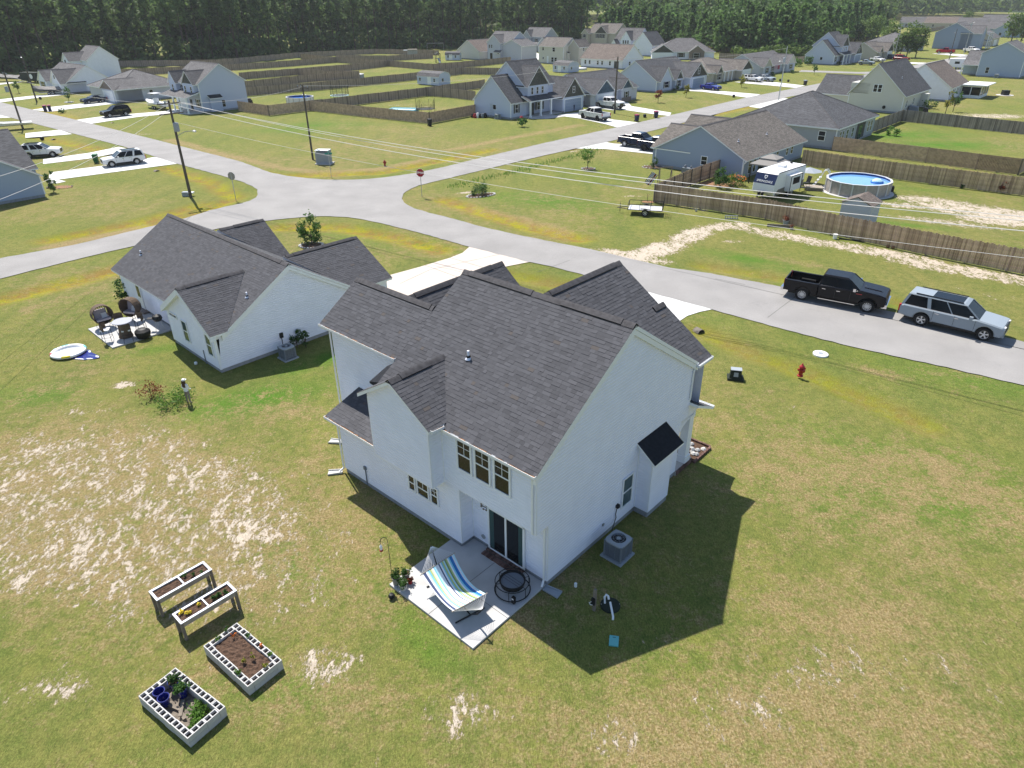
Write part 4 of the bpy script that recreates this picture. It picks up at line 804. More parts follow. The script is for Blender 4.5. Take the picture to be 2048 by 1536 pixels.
q_ = math.hypot(3.15, 1.91); tb += shingle_list((.37, -.32, 2.41), (0, 1, 0), (-3.15, 0, 1.91), [(0, 0), (1.0, 0), (4.07, q_), (0, q_)], seed=12)
q_ = math.hypot(3.52, 1.98); tb += shingle_list((.14, 6.6, 2.29), (0, 1, 0), (-3.52, 0, 1.98), [(2.6, 0), (5.52, 0), (5.52, q_), (0, q_)], seed=13)
q_ = math.hypot(3.0, 1.96); tb += shingle_list((-8.98, 6.6, 2.31), (0, 1, 0), (-3.0, 0, 1.96), [(2.6, 0), (3.52, 0), (3.52, q_), (0, q_)], seed=14)
lay(NR, tb, 0, NE)
ridgevent(NR, (-15.7, 5.0, 5.07), (.2, 5.0, 5.07), kn, caps=(.6, 15.2)); ridgevent(NR, (-2.8, -.3, 4.35), (-2.8, 3.7, 4.35), .6, caps=(.5, 3.0))
ridgevent(NR, (-3.4, 6.8, 4.3), (-3.4, 12.1, 4.3), .56, caps=(.5, 5.0)); ridgevent(NR, (-12, 6.8, 4.3), (-12, 10.1, 4.3), .6, caps=(1.0, 2.9))
vent_pipe(NR, (-14.0, 2.0, ZN(2.0)), .3); vent_pipe(NR, (1.0-1.6, 2.6, ZN(2.6)), .3)
# rake boards and deep returns
RK = MB()
for a, b in (((.05, .4, 2.22), (.05, 5.0, 5.05)), ((.05, 9.6, 2.22), (.05, 5.0, 5.05)), ((.35, -.31, 2.42), (-2.8, -.31, 4.33)), ((-6.0, -.31, 2.42), (-2.8, -.31, 4.33))):
    A, B = Vector(a), Vector(b); o = Vector((.13, 0, 0)) if abs(a[0]-b[0]) < .1 else Vector((0, .3, 0)); z = Vector((0, 0, 1))
    RK.hexa([A-z*.33, B-z*.33, B-z*.33+o, A-z*.33+o, A-z*.145, B-z*.145, B-z*.145+o, A-z*.145+o])
part('rake_board', RK, 'trim', NE)
for (u, v, z1, x0, x1, y0, y1) in ((0, 0, 2.3, -.12, .02, -.02, .12), (-5.95, 0, 2.35, -.02, .12, -.02, .1), (-15.4, .75, 2.2, -.02, .1, -.02, .1), (0, 9.3, 2.2, -.1, .02, -.1, .02)):
    mb = MB(); mb.box(u+x0, u+x1, v+y0, v+y1, .2, z1); part('corner_board', mb, 'trim', NE)
window(NE, 'v', 0, -3.95, -3.35, .82, 2.05, glass='glass_green'); window(NE, 'v', 0, -.98, -.42, .9, 2.1, glass='glass_green'); window(NE, 'v', 0, -5.45, -4.55, 1.98, 2.12, mid=False)
mb = MB(); fbox(mb, 'v', .75, -12.75, -11.95, .2, 2.1, .003, .04); dd = part('door', mb, 'trim', NE); g = MB(); fbox(g, 'v', .75, -12.6, -12.12, 1.0, 1.95, .041, .05); part('pane', g, 'glass', dd); mb = MB(); fbox(mb, 'v', .75, -12.95, -11.75, 1.95, 2.15, .002, .05); part('door_frame', mb, 'trim', NE)
garage(NE, 'V', 11.8, .6, 6.1); window(NE, 'V', 9.8, 10.5, 13.6, .9, 2.0)
pipe_run(NE, 'conduit', [(-1.75, -.04, 0), (-1.75, -.04, .85)], 'ac_gray', .03); mb = MB(); mb.box(-.0, .12, 3.75, 3.95, .85, 1.15); part('meter_box', mb, 'black', NE); pipe_run(NE, 'conduit', [(.05, 3.85, .85), (.05, 3.85, .1)], 'black', .02)
def ac(loc, rz, label, s_=1, m1='ac_gray'):
    e = thing('air_conditioner', label, 'air conditioner', loc, rz); mb = MB(); a = .37*s_; H_ = .82*s_
    mb.box(-a-.09, a+.09, -a-.09, a+.09, 0, .07); part('pad', mb, 'ac_light', e)
    mb = MB(); mb.box(-a+.03, a-.03, -a+.03, a-.03, .08, H_-.06); part('coil', mb, 'black', e)
    for i in range(11):
        z = .12+i*(H_-.2)/11; mb = MB()
        for (x0, x1, y0, y1) in ((-a, a, -a, -a+.02), (-a, a, a-.02, a), (-a, -a+.02, -a+.02, a-.02), (a-.02, a, -a+.02, a-.02)): mb.box(x0, x1, y0, y1, z, z+.033)
        part('louvre', mb, m1, e)
    mb = MB()
    for sx in (-1, 1):
        for sy in (-1, 1): mb.tube([(sx*(a-.02), sy*(a-.02), .07), (sx*(a-.02), sy*(a-.02), H_-.03)], .04, 8)
    for t in (-.12, .12):
        for sg in (-1, 1): mb.box(t-.01, t+.01, sg*(a+.0)-.012, sg*(a)+.012, .08, H_-.05); mb.box(sg*a-.012, sg*a+.012, t-.01, t+.01, .08, H_-.05)
    part('cabinet', mb, m1, e)
    mb = MB(); n = 24; R_o = a+.02
    def sq(t): c_, s2 = cos(t), sin(t); r = min(R_o/max(abs(c_), abs(s2), 1e-6), R_o*1.27); return (r*c_, r*s2)
    for i in range(n):
        t0, t1 = 2*pi*i/n, 2*pi*(i+1)/n; a0, a1 = sq(t0), sq(t1); r = a*.76
        mb.poly([(*a0, H_-.02), (*a1, H_-.02), (r*cos(t1), r*sin(t1), H_+.02), (r*cos(t0), r*sin(t0), H_+.02)]); mb.poly([(*a0, H_-.08), (*a1, H_-.08), (*a1, H_-.02), (*a0, H_-.02)]); mb.poly([(r*cos(t0), r*sin(t0), H_+.02), (r*cos(t1), r*sin(t1), H_+.02), (r*cos(t1), r*sin(t1), H_-.12), (r*cos(t0), r*sin(t0), H_-.12)])
    part('top_cover', mb, 'ac_light', e)
    mb = MB()
    for i in range(3):
        t = 2*pi*i/3; 
        mb.poly([(.06*cos(t), .06*sin(t), H_-.08), (a*.72*cos(t-.1), a*.72*sin(t-.1), H_-.05), (a*.72*cos(t+.55), a*.72*sin(t+.55), H_-.10), (.08*cos(t+.8), .08*sin(t+.8), H_-.1)])
    part('fan', mb, 'ac_gray', e, fix=False)
    mb = MB(); 
    for r in (.1, .2, .28):
        mb.tube([(r*s_*cos(2*pi*i/16), r*s_*sin(2*pi*i/16), H_+.0) for i in range(17)], .006, 4)
    for i in range(8): t = 2*pi*i/8; mb.tube([(0, 0, H_+.01), (a*.76*cos(t), a*.76*sin(t), H_+.01)], .004, 4)
    mb.lathe([(.08, H_-.03), (.07, H_+.02)], n=12); part('grille', mb, 'ac_light', e)
    return e
def W2(o, th, u, v): return (o[0]+u*cos(th)-v*sin(th), o[1]+u*sin(th)+v*cos(th))
ac(W2(MO, TH, .98, 3.05), TH, 'grey air conditioner unit on a pad in the shade beside the tall white house')
ac(W2(NO, NT, 1.1, 3.5), NT, 'grey air conditioner unit beside the single-storey white house', .95)
LAPOFF = 0
# ---------------------------------------------------------------- the houses beyond
SD_ = 'shake_dark'
def craftsman(name, label, O, th, wall='siding_lblue', roof='roof_charcoal', gm='shake_dark'):
    h = House(name, label, O, th, wall, roof)
    h.gable(-8.7, 0, 0, 4.0, 2.7, 6.6, 'v'); h.gable(-8.5, -.4, 4.0, 11.8, 5.1, 8.6, 'v', oh=.35); h.gable(-3, .3, 4.1, 9.6, 5.0, 7.9, 'u', gm=gm, g0=False, found=False, zb=4.6)
    h.box(-3, .28, 4.1, 9.6, 2.7, 4.99); h.gable(-6, 2.0, 11.8, 18, 2.55, 5.6, 'u', gm=gm); h.shed(0, 1.9, 2.7, 11.7, 2.75, 3.5, 'u')
    h.win('v', 0, [(-4.15, -3.45, 1.35, 2.1)], mid=False, glass='glass'); h.win('u', 0, [(1.15, 1.85, .95, 2.25)], sh=SD_); h.win('u', .3, [(5.0, 5.5, 3.6, 4.7), (6.4, 6.9, 3.6, 4.7), (7.8, 8.3, 3.6, 4.7)]); h.win('u', 2.02, [(14.6, 15.2, 3.2, 4.2)]); h.win('u', 0, [(7.0, 8.4, .9, 2.1)], sh=SD_)
    garage(h.e, 'u', 2.0, 12.4, 17.3, 2.15, 'siding_slate'); door(h.e, 'u', 0, 5.2, 6.1)
    for v in (3.2, 6.0, 8.8): h.col(1.7, v, .1, 2.65)
    mb = MB(); mb.box(0, 1.9, 3, 11.7, -.1, .14); part('porch_floor', mb, 'concrete', h.e)
    h.corner([(0, 0), (-8.7, 0)], 2.7); h.done(); return h
h = craftsman('craftsman_house', 'blue-grey craftsman house with dark shingled gables, beside the white pickup and the fenced yard', (0.24,126.25), TH)
craftsman('craftsman_house', 'blue-grey craftsman house in front of the wood on the right, with garage standing open', (97.87,228.71), TH)
# two-storey house with dark shutters beside the boat
h = House('two_storey_house', 'pale two-storey house with dark front gables, beside the boat on its trailer', (-57.32, 138.07), TH, 'siding_lblue', 'roof_gray')
h.gable(-10.4, 0, 0, 9.3, 5.0, 8.05, 'u'); h.gable(-4.8, -.6, -.7, 4, 5.0, 7.0, 'v', gm=SD_, g1=False, found=False, zb=2.9, rk=.2); h.gable(-10.4, -7.6, -.7, 3, 5.0, 6.7, 'v', g1=False, found=False, zb=2.9, rk=.2)
h.shed(-10.5, .25, -3.0, 0, 2.85, 3.7, 'v'); h.win('v', -.7, [(-4.2, -3.6, 3.2, 4.5), (-1.9, -1.3, 3.2, 4.5), (-9.3, -8.7, 3.3, 4.5)]); h.win('v', 0, [(-6.9, -6.3, 3.4, 4.5), (-5.9, -5.3, 3.4, 4.5), (-1.9, -.9, .8, 2.2)], sh=SD_)
garage(h.e, 'v', 0, -10.1, -5.9, 2.2); door(h.e, 'v', 0, -4.6, -3.7); h.win('u', 0, [(4.0, 4.6, .7, 1.9)])
h.box(0, .6, 1.5, 3.7, .1, 2.35); h.shed(-.01, .95, 1.3, 3.9, 2.45, 3.0, 'u', roof='roof_black')
for u in (-5.4, -3.0, 0): h.col(u, -2.8, .1, 2.75, .12)
mb = MB(); mb.box(-5.5, .1, -3, 0, -.1, .15); part('porch_floor', mb, 'concrete', h.e); h.corner([(0, 0)], 4.9); h.done()
h = House('ranch_house', 'grey ranch house with hipped roof and brick-fronted garage, left of the pale two-storey house', (-80.9, 154.06), TH, 'siding_lgray', 'roof_gray')
h.hip(-15, 0, 0, 14.5, 2.5, 5.5); h.gable(-7, 0, -.6, 5, 2.5, 4.2, 'v', gm='brick_wall', g1=False); garage(h.e, 'v', -.6, -5.9, -1.1, 2.1); h.win('u', 0, [(6.5, 7.2, 1.0, 2.0)]); h.corner([(0, -.6)], 2.4); h.done()
h = House('ranch_house', 'white ranch house with dark grey roof, second from the left edge', (-101.19, 171.7), TH, 'white_vinyl', 'roof_gray')
h.gable(-16, 0, 0, 10, 2.3, 5.6, 'u'); h.gable(-6, 0, -1.2, 4, 2.3, 4.9, 'v', g1=False); h.gable(-15, -9.5, -1.2, 4, 2.3, 4.4, 'v', g1=False); garage(h.e, 'v', -1.2, -5.5, -.6, 2.1); h.win('v', -1.2, [(-13.6, -11.4, .8, 2.0)], sh=SD_); h.win('v', -1.2, [(-3.4, -2.6, 3.1, 3.9)], mid=False); h.corner([(0, -1.2)], 2.3); h.done()
h = House('farmhouse', 'tall white house with dark roof against the wood, farthest left', (-113, 204), TH, 'white_vinyl', 'roof_gray')
h.gable(-9, 0, 0, 8, 4.9, 8.0, 'u'); h.gable(-9, -4.2, -3, 4, 4.7, 6.6, 'v', g1=False); h.gable(-18, -9, -2, 7, 2.3, 5.2, 'u'); h.win('v', -3, [(-7.6, -6.6, 3.9, 4.9)], mid=False); h.shed(-17, -9, -4, -2, 2.3, 2.9); h.done()
# houses along the upper street, left side
h = House('ranch_house', 'grey house with blue front gable and white garage door, just behind the craftsman house', (15.4, 140.84), TH, 'siding_lgray', 'roof_charcoal')
h.gable(-12, 0, 0, 16, 2.4, 5.3, 'v'); h.gable(-5, 1.2, .0, 6.2, 2.4, 4.6, 'u', gm='shake_blue', g0=False); h.gable(-5, .8, 9.3, 12.8, 2.6, 4.2, 'u', gm='shake_blue', g0=False); garage(h.e, 'u', 1.2, .7, 5.4, 2.1); h.win('u', .8, [(10.6, 11.4, .7, 1.9)], sh=SD_); door(h.e, 'u', 0, 7.4, 8.3)
mb = MB(); mb.box(1.2, 1.26, .1, .7, .0, 1.0); mb.box(1.2, 1.26, 5.5, 6.1, .0, 1.0); mb.box(.8, .88, 9.4, 12.7, .0, .9); part('brick_skirt', mb, 'brick_wall', h.e); h.done()
h = House('ranch_house', 'pale blue house with dark roof and three front gables, behind the blue sport car', (32.18, 163.39), TH, 'siding_lblue', 'roof_charcoal')
h.gable(-11, 0, 0, 17, 2.3, 6.0, 'v', rp=-5.8); h.gable(-6, .6, .6, 5.6, 2.3, 4.9, 'u', g0=False); h.gable(-3, 1.1, 6.3, 9.2, 2.35, 4.0, 'u', gm='shake_dark', g0=False); h.gable(-6, 2.6, 10, 17.6, 2.5, 5.2, 'u', gm='shake_dark', g0=False)
h.win('v', 0, [(-6.7, -6.0, 1.2, 1.9)], mid=False); h.win('u', .6, [(2.4, 4.0, .8, 2.0)], sh=SD_); h.win('u', 1.1, [(7.1, 8.3, .8, 2.0)], sh=SD_); h.win('u', 2.6, [(13.2, 14, 3.0, 4.2)]); garage(h.e, 'u', 2.6, 11.2, 16.4, 2.1, 'siding_slate'); h.corner([(0, 0)], 2.3); h.done()
h = House('ranch_house', 'beige house with tan hipped roof, between two houses on the upper street', (48.57, 180.14), TH, 'siding_tan', 'roof_taupe')
h.hip(-14, 0, 0, 17.5, 2.35, 4.9); h.gable(-3, .6, 1.4, 4.2, 2.3, 3.8, 'u', gm='shake_dark', g0=False); h.gable(-6, 1.6, 12.2, 18.2, 2.3, 4.4, 'u', gm='shake_dark', g0=False); h.win('u', .6, [(2.1, 3.4, .8, 2.0)], sh=SD_); garage(h.e, 'u', 1.6, 12.9, 17.4)
for v in (6, 8, 10): h.col(.3, v, .1, 2.2, .1)
h.done()
h = House('ranch_house', 'white house with grey roof and small flag, farthest of the row on the upper street', (65.8, 197.5), TH, 'siding_lgray', 'roof_gray')
h.gable(-11, 0, 0, 19, 2.2, 4.9, 'v'); h.gable(-5, .7, .4, 5, 2.2, 4.1, 'u', gm='siding_tan', g0=False); h.gable(-5, 1.2, 14, 19.4, 2.2, 4.3, 'u', gm='siding_cream', g0=False); h.win('u', .7, [(2.0, 3.2, .7, 1.9)], sh=SD_); h.win('u', 0, [(7, 8, .8, 1.9)], sh=SD_); h.win('u', 1.2, [(16, 17.4, .8, 1.9)], sh=SD_)
fl = MB(); fl.box(.75, .78, 8.9, 10.3, 1.1, 2.1); part('flag', fl, 'flower_orange' if False else 'bin_red', h.e); h.done()
h = House('ranch_house', 'white house with wide dark hipped roof and brick gable, by itself before the wood', (66.5, 254.5), R_(-8), 'white_vinyl', 'roof_gray')
h.hip(-17.5, 2, 0, 14, 2.4, 6.2); h.gable(-18.5, -11.5, -3, 5, 2.4, 4.6, 'v', gm='shake_dark', g1=False); h.gable(-6.2, -1.4, -1.6, 4, 2.6, 4.3, 'v', wall='brick_wall', g1=False); garage(h.e, 'v', -3, -17.8, -12.4, 2.2); h.win('v', 0, [(-9.6, -8.0, .8, 2.1)], sh=SD_); h.win('v', -1.6, [(-4.8, -3.0, .7, 2.1)], sh=SD_); h.done()
h = House('ranch_house', 'white ranch house with long brown-grey roof seen from behind, in the middle distance', (33.0, 221), TH, 'siding_lgray', 'roof_brown')
h.gable(-15, 0, 0, 11, 2.5, 6.2, 'u', wall='white_vinyl'); h.win('v', 0, [(-13.6, -13, 1.0, 2.0), (-12, -11.4, 1.0, 2.0), (-9, -8.4, 1.0, 2.0), (-7.4, -6.8, 1.0, 2.0), (-4.6, -4, 1.0, 2.0)]); door(h.e, 'v', 0, -2.8, -1.2); h.win('u', 0, [(3.5, 4.3, .9, 1.9)]); h.corner([(0, 0)], 2.5); h.done()
h = House('two_storey_house', 'beige two-storey house seen from behind, in the middle distance', (17.2, 241.0), TH, 'siding_cream', 'roof_taupe')
h.gable(-10, 0, 0, 8, 5.0, 7.4, 'u'); h.gable(.02, 4.2, 2.5, 8.5, 5.0, 7.0, 'v', wall='siding_tan'); h.box(-.0, .7, 1.6, 3, .1, 3.1); h.shed(-.02, .9, 1.4, 3.2, 3.15, 3.6, 'u'); h.win('v', 0, [(-8.6, -8, 3.8, 4.7), (-4.4, -3.4, 3.6, 4.7), (-8.5, -8, 1.2, 1.9), (-4.8, -3.9, .6, 1.9), (-3.5, -2.6, .6, 1.9)]); h.win('u', 4.2, [(4.6, 5.2, 3.8, 4.8)]); door(h.e, 'v', 0, -6.7, -6, 2.2, 'trim'); h.corner([(0, 0), (-10, 0)], 5); h.done()
h = House('two_storey_house', 'grey two-storey house with porch beyond the parked pickup, against the dark wood', (12.6, 303), TH, 'siding_gray', 'roof_gray')
h.gable(-9, 2, 0, 8, 5.4, 8.4, 'u'); h.gable(-8.6, -4.4, -1, 3, 5.3, 7.6, 'v', g1=False); h.gable(1, 6, -3, 4, 2.8, 5.2, 'v', g1=False); h.shed(-8.8, 0, -3, -1, 2.8, 3.5); h.win('v', -1, [(-7.6, -6.8, 3.5, 4.6), (-6.2, -5.4, 3.5, 4.6)], sh=SD_); h.win('v', 0, [(-2.6, -1.8, 3.5, 4.6), (-7, -5.4, .9, 2.1)], sh=SD_)
for u in (-8.5, -4.2, -.4): h.col(u, -2.8)
garage(h.e, 'v', -3, 1.6, 5.4); h.done()
h = House('two_storey_house', 'tan two-storey house with dark centre gable, at the back near the wood', (44.5, 322), TH, 'siding_tan', 'roof_taupe')
h.gable(-14, 0, 0, 10, 5.6, 9.0, 'u'); h.gable(-9.5, -3.5, -1.2, 5, 5.6, 8.2, 'v', gm='shake_dark', g1=False); h.gable(-16, -12.6, -2, 4, 5.4, 7, 'v', g1=False); h.win('v', -1.2, [(-8.8, -8, 3.8, 5.2), (-7.2, -6.4, 3.8, 5.2), (-5.6, -4.8, 3.8, 5.2)], sh=SD_); h.win('v', -2, [(-15, -14, 3.8, 5)], sh=SD_); h.done()
h = House('farmhouse', 'white farmhouse with steep dark roof and dormers, at the back beside the wood', (51, 272.5), TH, 'white_vinyl', 'roof_gray')
h.gable(-8.2, 0, 0, 9, 3.6, 7.6, 'v', roof='roof_charcoal'); h.gable(-18, -8.2, 3, 11, 5.0, 8.6, 'u'); h.gable(-14.6, -10.2, 1.6, 6, 5.0, 7.7, 'v', g1=False); h.gable(-18.4, -15.4, .6, 5, 2.8, 5, 'v', g1=False); h.win('v', 1.6, [(-13.7, -13.1, 3.7, 4.8), (-12.7, -12.1, 3.7, 4.8), (-11.7, -11.1, 3.7, 4.8)]); h.win('v', 0, [(-7.3, -5.8, .8, 2.1)], sh=SD_); h.win('u', 0, [(4, 4.7, 1.6, 2.4)], mid=False); h.done()
h = House('two_storey_house', 'grey two-storey house seen from behind, beside the fenced yard with a play tower', (3.4, 254.0), TH, 'siding_lgray', 'roof_gray')
h.gable(-16.5, -5.5, 2, 11, 5.6, 8.6, 'u'); h.gable(-14.5, -8.6, .0, 8, 5.4, 7.8, 'v', g1=False); h.gable(-8.6, 0, 1.2, 9, 4.6, 6.4, 'v'); h.shed(-11, -7.6, -1.0, 0, 2.5, 3.2); h.win('v', 0, [(-13.8, -13.2, 3.8, 4.8), (-12.8, -12.2, 3.8, 4.8), (-9.9, -9.1, 2.0, 2.8)], grid=None); door(h.e, 'v', 0, -13.3, -12.2, 2.2, 'glass'); h.corner([(0, 1.2)], 4.5); h.done()
h = House('ranch_house', 'low tan house with brown roof, left of the grey two-storey house seen from behind', (-10.2, 263.5), TH, 'siding_cream', 'roof_brown')
h.gable(-11, 0, 0, 10, 2.6, 6.0, 'v'); h.gable(0, 5, 5, 10, 2.6, 5.4, 'u'); h.done()
# right side of the upper street
h = House('ranch_house', 'blue-grey ranch house with taupe roof behind the camper and the gazebo', (26.22, 79.65), R_(-43), 'siding_slate', 'roof_taupe')
h.gable(-11.4, 0, 0, 16.6, 2.15, 5.1, 'v', oh=.4, rk=.2); h.gable(-12.0, -7, .25, 8.4, 2.15, 4.3, 'u', g1=False); h.gable(-14, -7, 9.5, 15.8, 2.15, 4.3, 'u', g1=False)
h.win('v', 0, [(-5.2, -4.5, 1.0, 1.9)], fr=.07); h.win('u', 0, [(8.6, 9.2, 1.0, 1.9), (11.4, 12, 1.0, 1.9), (12.8, 13.4, 1.0, 1.9), (1.4, 2.0, .4, 1.9), (2.6, 3.2, .4, 1.9)]); door(h.e, 'u', 0, 4, 5.6, 2.0, 'glass')
vent_pipe(h.e, (-2.2, 2.6, 3.55), .25); vent_pipe(h.e, (-2.0, 9.6, 3.5), .25); pipe_run(h.e, 'downspout', [(.4, -.1, 2.0), (.08, -.08, 1.7), (.08, -.08, .1)], 'gutter', .07); h.corner([(0, 0), (-11.4, 0)], 2.1); h.done()
h = House('ranch_house', 'grey house with big charcoal hipped roof beside the long wooden fence', (43.6, 96.43), TH, 'siding_gray', 'roof_charcoal')
h.hip(-14.5, 0, 0, 15.6, 2.7, 6.1); h.win('v', 0, [(-2.3, -1.45, 1.05, 2.2)], fr=.08); h.win('u', 0, [(1.3, 1.9, 1.1, 2.1), (2.3, 2.9, 1.1, 2.1), (3.9, 4.6, .9, 2.1), (6.0, 6.7, .9, 2.1), (12.6, 13.3, .8, 2.2), (13.8, 14.5, .8, 2.2)]); h.box(-.3, .03, 8, 11.4, .3, 2.4, 'shake_dark'); door(h.e, 'u', .03, 8.8, 10.2, 2.1, 'glass_green'); vent_pipe(h.e, (-1.4, 4.5, 3.3), .2); h.corner([(0, 0)], 2.6); h.done()
h = House('two_storey_house', 'tall cream house with steep charcoal roof and paired upper windows, on the right', (68.51, 128.44), TH, 'siding_cream', 'roof_charcoal')
h.gable(-9.2, 0, 0, 15.5, 3.0, 7.7, 'v', rp=-5.3, oh=.35); h.box(-9.2, -6, 0, 15.5, 2.9, 4.6); h.gable(-15.5, -9.2, 1, 9, 2.4, 5.2, 'u', g1=False); h.win('v', 0, [(-5.3, -4.72, 3.3, 4.45), (-4.55, -3.97, 3.3, 4.45)], fr=.09); h.win('u', 0, [(2.0, 2.6, .9, 2.0), (6.2, 6.8, .9, 2.0), (12, 12.7, .8, 2.1)]); h.box(0, 1.2, 10.8, 12, .1, 2.4)
mb = MB(); mb.lathe([(.28, .0), (.28, .08), (.2, .1)], (-2.9, -.12, .9), 12, axis='y'); part('wall_fan', mb, 'black', h.e); vent_pipe(h.e, (-2.4, 5, 5.25), .3); h.corner([(0, 0), (-9.2, 0)], 2.8); h.done()
h = House('ranch_house', 'white ranch house with brown roof and glazed sunroom, on the right', (85.47, 144.11), TH, 'siding_lgray', 'roof_brown')
h.gable(-11, 0, 0, 13.5, 2.5, 6.3, 'v', wall='white_vinyl'); h.gable(-15, -8, 4, 11, 2.5, 4.9, 'u', g1=False); h.win('u', 0, [(2.2, 2.8, .9, 2.0), (3.4, 4.0, .9, 2.0), (5.4, 5.9, .9, 2.0), (6.4, 6.9, .9, 2.0)])
mb = MB(); mb.box(.05, 3.7, 8.6, 15.4, .0, .55); mb.box(.05, 3.7, 8.6, 15.4, 2.05, 2.3)
for u in (.1, 1.8, 3.55): mb.box(u, u+.14, 8.6, 8.72, .5, 2.1)
for v in (8.6, 10.8, 13, 15.25): mb.box(3.56, 3.7, v, v+.14, .5, 2.1)
sr = part('sunroom', mb, 'trim', h.e); mb = MB(); mb.box(-.1, 4.6, 8.0, 16, 2.32, 2.5); part('sunroom_roof', mb, 'rv_white', sr); mb = MB(); mb.box(.2, 3.6, 8.65, 15.3, .55, 2.05); part('pane', mb, 'glass', sr); h.done()
h = House('two_storey_house', 'large blue-grey two-storey house at the right edge', (126.2, 185.5), TH, 'siding_blue', 'roof_gray')
h.gable(-9.4, 0, 0, 12, 5.4, 7.9, 'v'); h.gable(-13.4, -9.42, 3.6, 11, 3, 5.4, 'u', g1=False); h.shed(-13.2, -9.42, -.2, 3.5, 2.6, 3.4); h.win('v', 0, [(-7.6, -6.9, .9, 2.2)]); h.col(-13, 0); h.corner([(0, 0), (-9.4, 0)], 5.3); h.done()
h = House('ranch_house', 'small beige house tucked behind the craftsman house on the right', (120.6, 248), TH, 'siding_tan', 'roof_taupe')
h.gable(-9, 0, -3, 9, 2.4, 5.0, 'v'); h.gable(-4, 1.4, 3, 9, 2.4, 4.8, 'u', gm='shake_dark', g0=False); h.gable(-3, .6, -2, 1, 2.4, 3.9, 'u', gm='shake_dark', g0=False); garage(h.e, 'u', 1.4, 3.6, 8.2); h.done()
h = House('ranch_house', 'blue-grey house cut by the left edge, beside the white crossover', (-49.6, 74.9), TH, 'siding_blue', 'roof_charcoal')
h.gable(-9, 0, -10.5, -.3, 2.25, 5.3, 'u', g0=False); h.gable(-17, -4.2, -12, .6, 2.3, 5.6, 'v'); h.corner([(0, -.3)], 2.2); h.done()
# far cluster
far = [((265.5, 510.9), 'pale far house with grey roof, leftmost of the distant group', 'siding_lgray', 'roof_gray', 15, 9, 3, 6.2), ((277, 497), 'far house with pinkish brown roof among the distant group', 'siding_tan', 'roof_brown', 20, 10, 3, 6.4), ((289, 484), 'far pale blue house in the middle of the distant group', 'siding_lblue', 'roof_gray', 16, 10, 3, 6), ((330, 520), 'far grey house with low roof behind the pale blue one', 'siding_gray', 'roof_gray', 24, 10, 3, 6.6),
    ((243.8, 377.8), 'far blue-grey house with broad gable facing the yellow lawn', 'siding_blue', 'roof_gray', 12, 16, 3, 6.8), ((250, 405), 'far house with white-trimmed gable behind the broad-gabled one', 'siding_slate', 'roof_gray', 14, 10, 3, 6.2), ((290, 440), 'far house with long grey roof at the back right', 'siding_cream', 'roof_gray', 20, 14, 3, 6.5), ((318, 455), 'far tan-roofed house at the back right', 'siding_tan', 'roof_taupe', 22, 10, 3, 6.5), ((362, 520), 'far tall white house at the right edge of the distant group', 'white_vinyl', 'roof_gray', 14, 9, 5.4, 8.4)]
for i, (o, lb, wl, rf, lu, lv, ze, zr) in enumerate(far):
    h = House('distant_house', lb, o, TH+(.0 if i % 2 else .12), wl, rf, group='distant houses at the right'); h.gable(-lu/2, lu/2, 0, lv, ze, zr, 'u' if i not in (4,) else 'v'); h.win('v', 0, [(-lu/4, -lu/4+1, .9, 2.1), (lu/4, lu/4+1, .9, 2.1)]); h.done()
h = House('two_storey_house', 'grey townhouse with front balcony beyond the red car, on the far right', (176, 292), TH, 'siding_slate', 'roof_gray')
h.gable(-13, 0, 0, 13, 5.6, 9.0, 'v'); h.gable(-4, 3, 0, 6, 5.6, 8, 'u', g0=False); h.shed(0, 4.5, 6, 13, 2.9, 3.2, 'u'); h.shed(0, 4.5, 6, 13, 5.7, 6.4, 'u')
for v in (6.2, 9.5, 12.6): h.col(4.2, v, .1, 5.6, .15)
h.win('u', 0, [(7, 8.4, 3.6, 4.9), (10, 11.4, 3.6, 4.9)]); h.done()
h = House('ranch_house', 'grey house with small dark gable, left of the grey townhouse', (148, 284), TH, 'siding_gray', 'roof_gray'); h.hip(-15, 0, 0, 15, 2.8, 6); h.gable(-4, 2, 8, 14, 2.8, 5, 'u', gm='shake_dark', g0=False); h.win('u', 2, [(10, 12, .8, 2.1)], sh=SD_); h.done()
h = House('ranch_house', 'grey-green garage wing right of the grey townhouse', (192, 312), TH, 'siding_tan', 'roof_gray'); h.gable(-10, 4, 0, 13, 3, 7, 'v'); garage(h.e, 'u', 4, 3, 9); h.done()
# barns and sheds
def barn(O, label, th, L_=6, W_=3, H_=2.1):
    e = thing('garden_shed', label, 'shed', O, th); mb = MB(); mb.box(-L_, 0, 0, W_, .12, H_-.1); pr = [(0, H_-.1), (W_*.12, H_+.55), (W_/2, H_+.95), (W_*.88, H_+.55), (W_, H_-.1)]
    for u in (-L_, 0): mb.poly([(u, v, z) for v, z in pr])
    part('wall', mb, 'siding_lblue', e); rf = MB()
    for (a, b), (c_, d) in zip(pr, pr[1:]): slab(rf, (-L_-.15, a-(.1 if a == 0 else 0), b+.06-(.1 if a == 0 else 0)), (.15, a-(.1 if a == 0 else 0), b+.06-(.1 if a == 0 else 0)), (.15, c_+(.1 if c_ == W_ else 0), d+.06-(.1 if c_ == W_ else 0)), (-L_-.15, c_+(.1 if c_ == W_ else 0), d+.06-(.1 if c_ == W_ else 0)), .06)
    part('roof', rf, ['roof_gray', 'trim'], e); window(e, 'v', 0, -L_+.7, -L_+1.3, .9, 1.6, far=True); window(e, 'v', 0, -1.7, -1.1, .9, 1.6, far=True); window(e, 'u', 0, 1.1, 1.8, .9, 1.6, far=True); d = MB(); fbox(d, 'v', 0, -3.7, -2.5, .15, 1.9, .003, .03); part('door', d, 'trim', e); return e
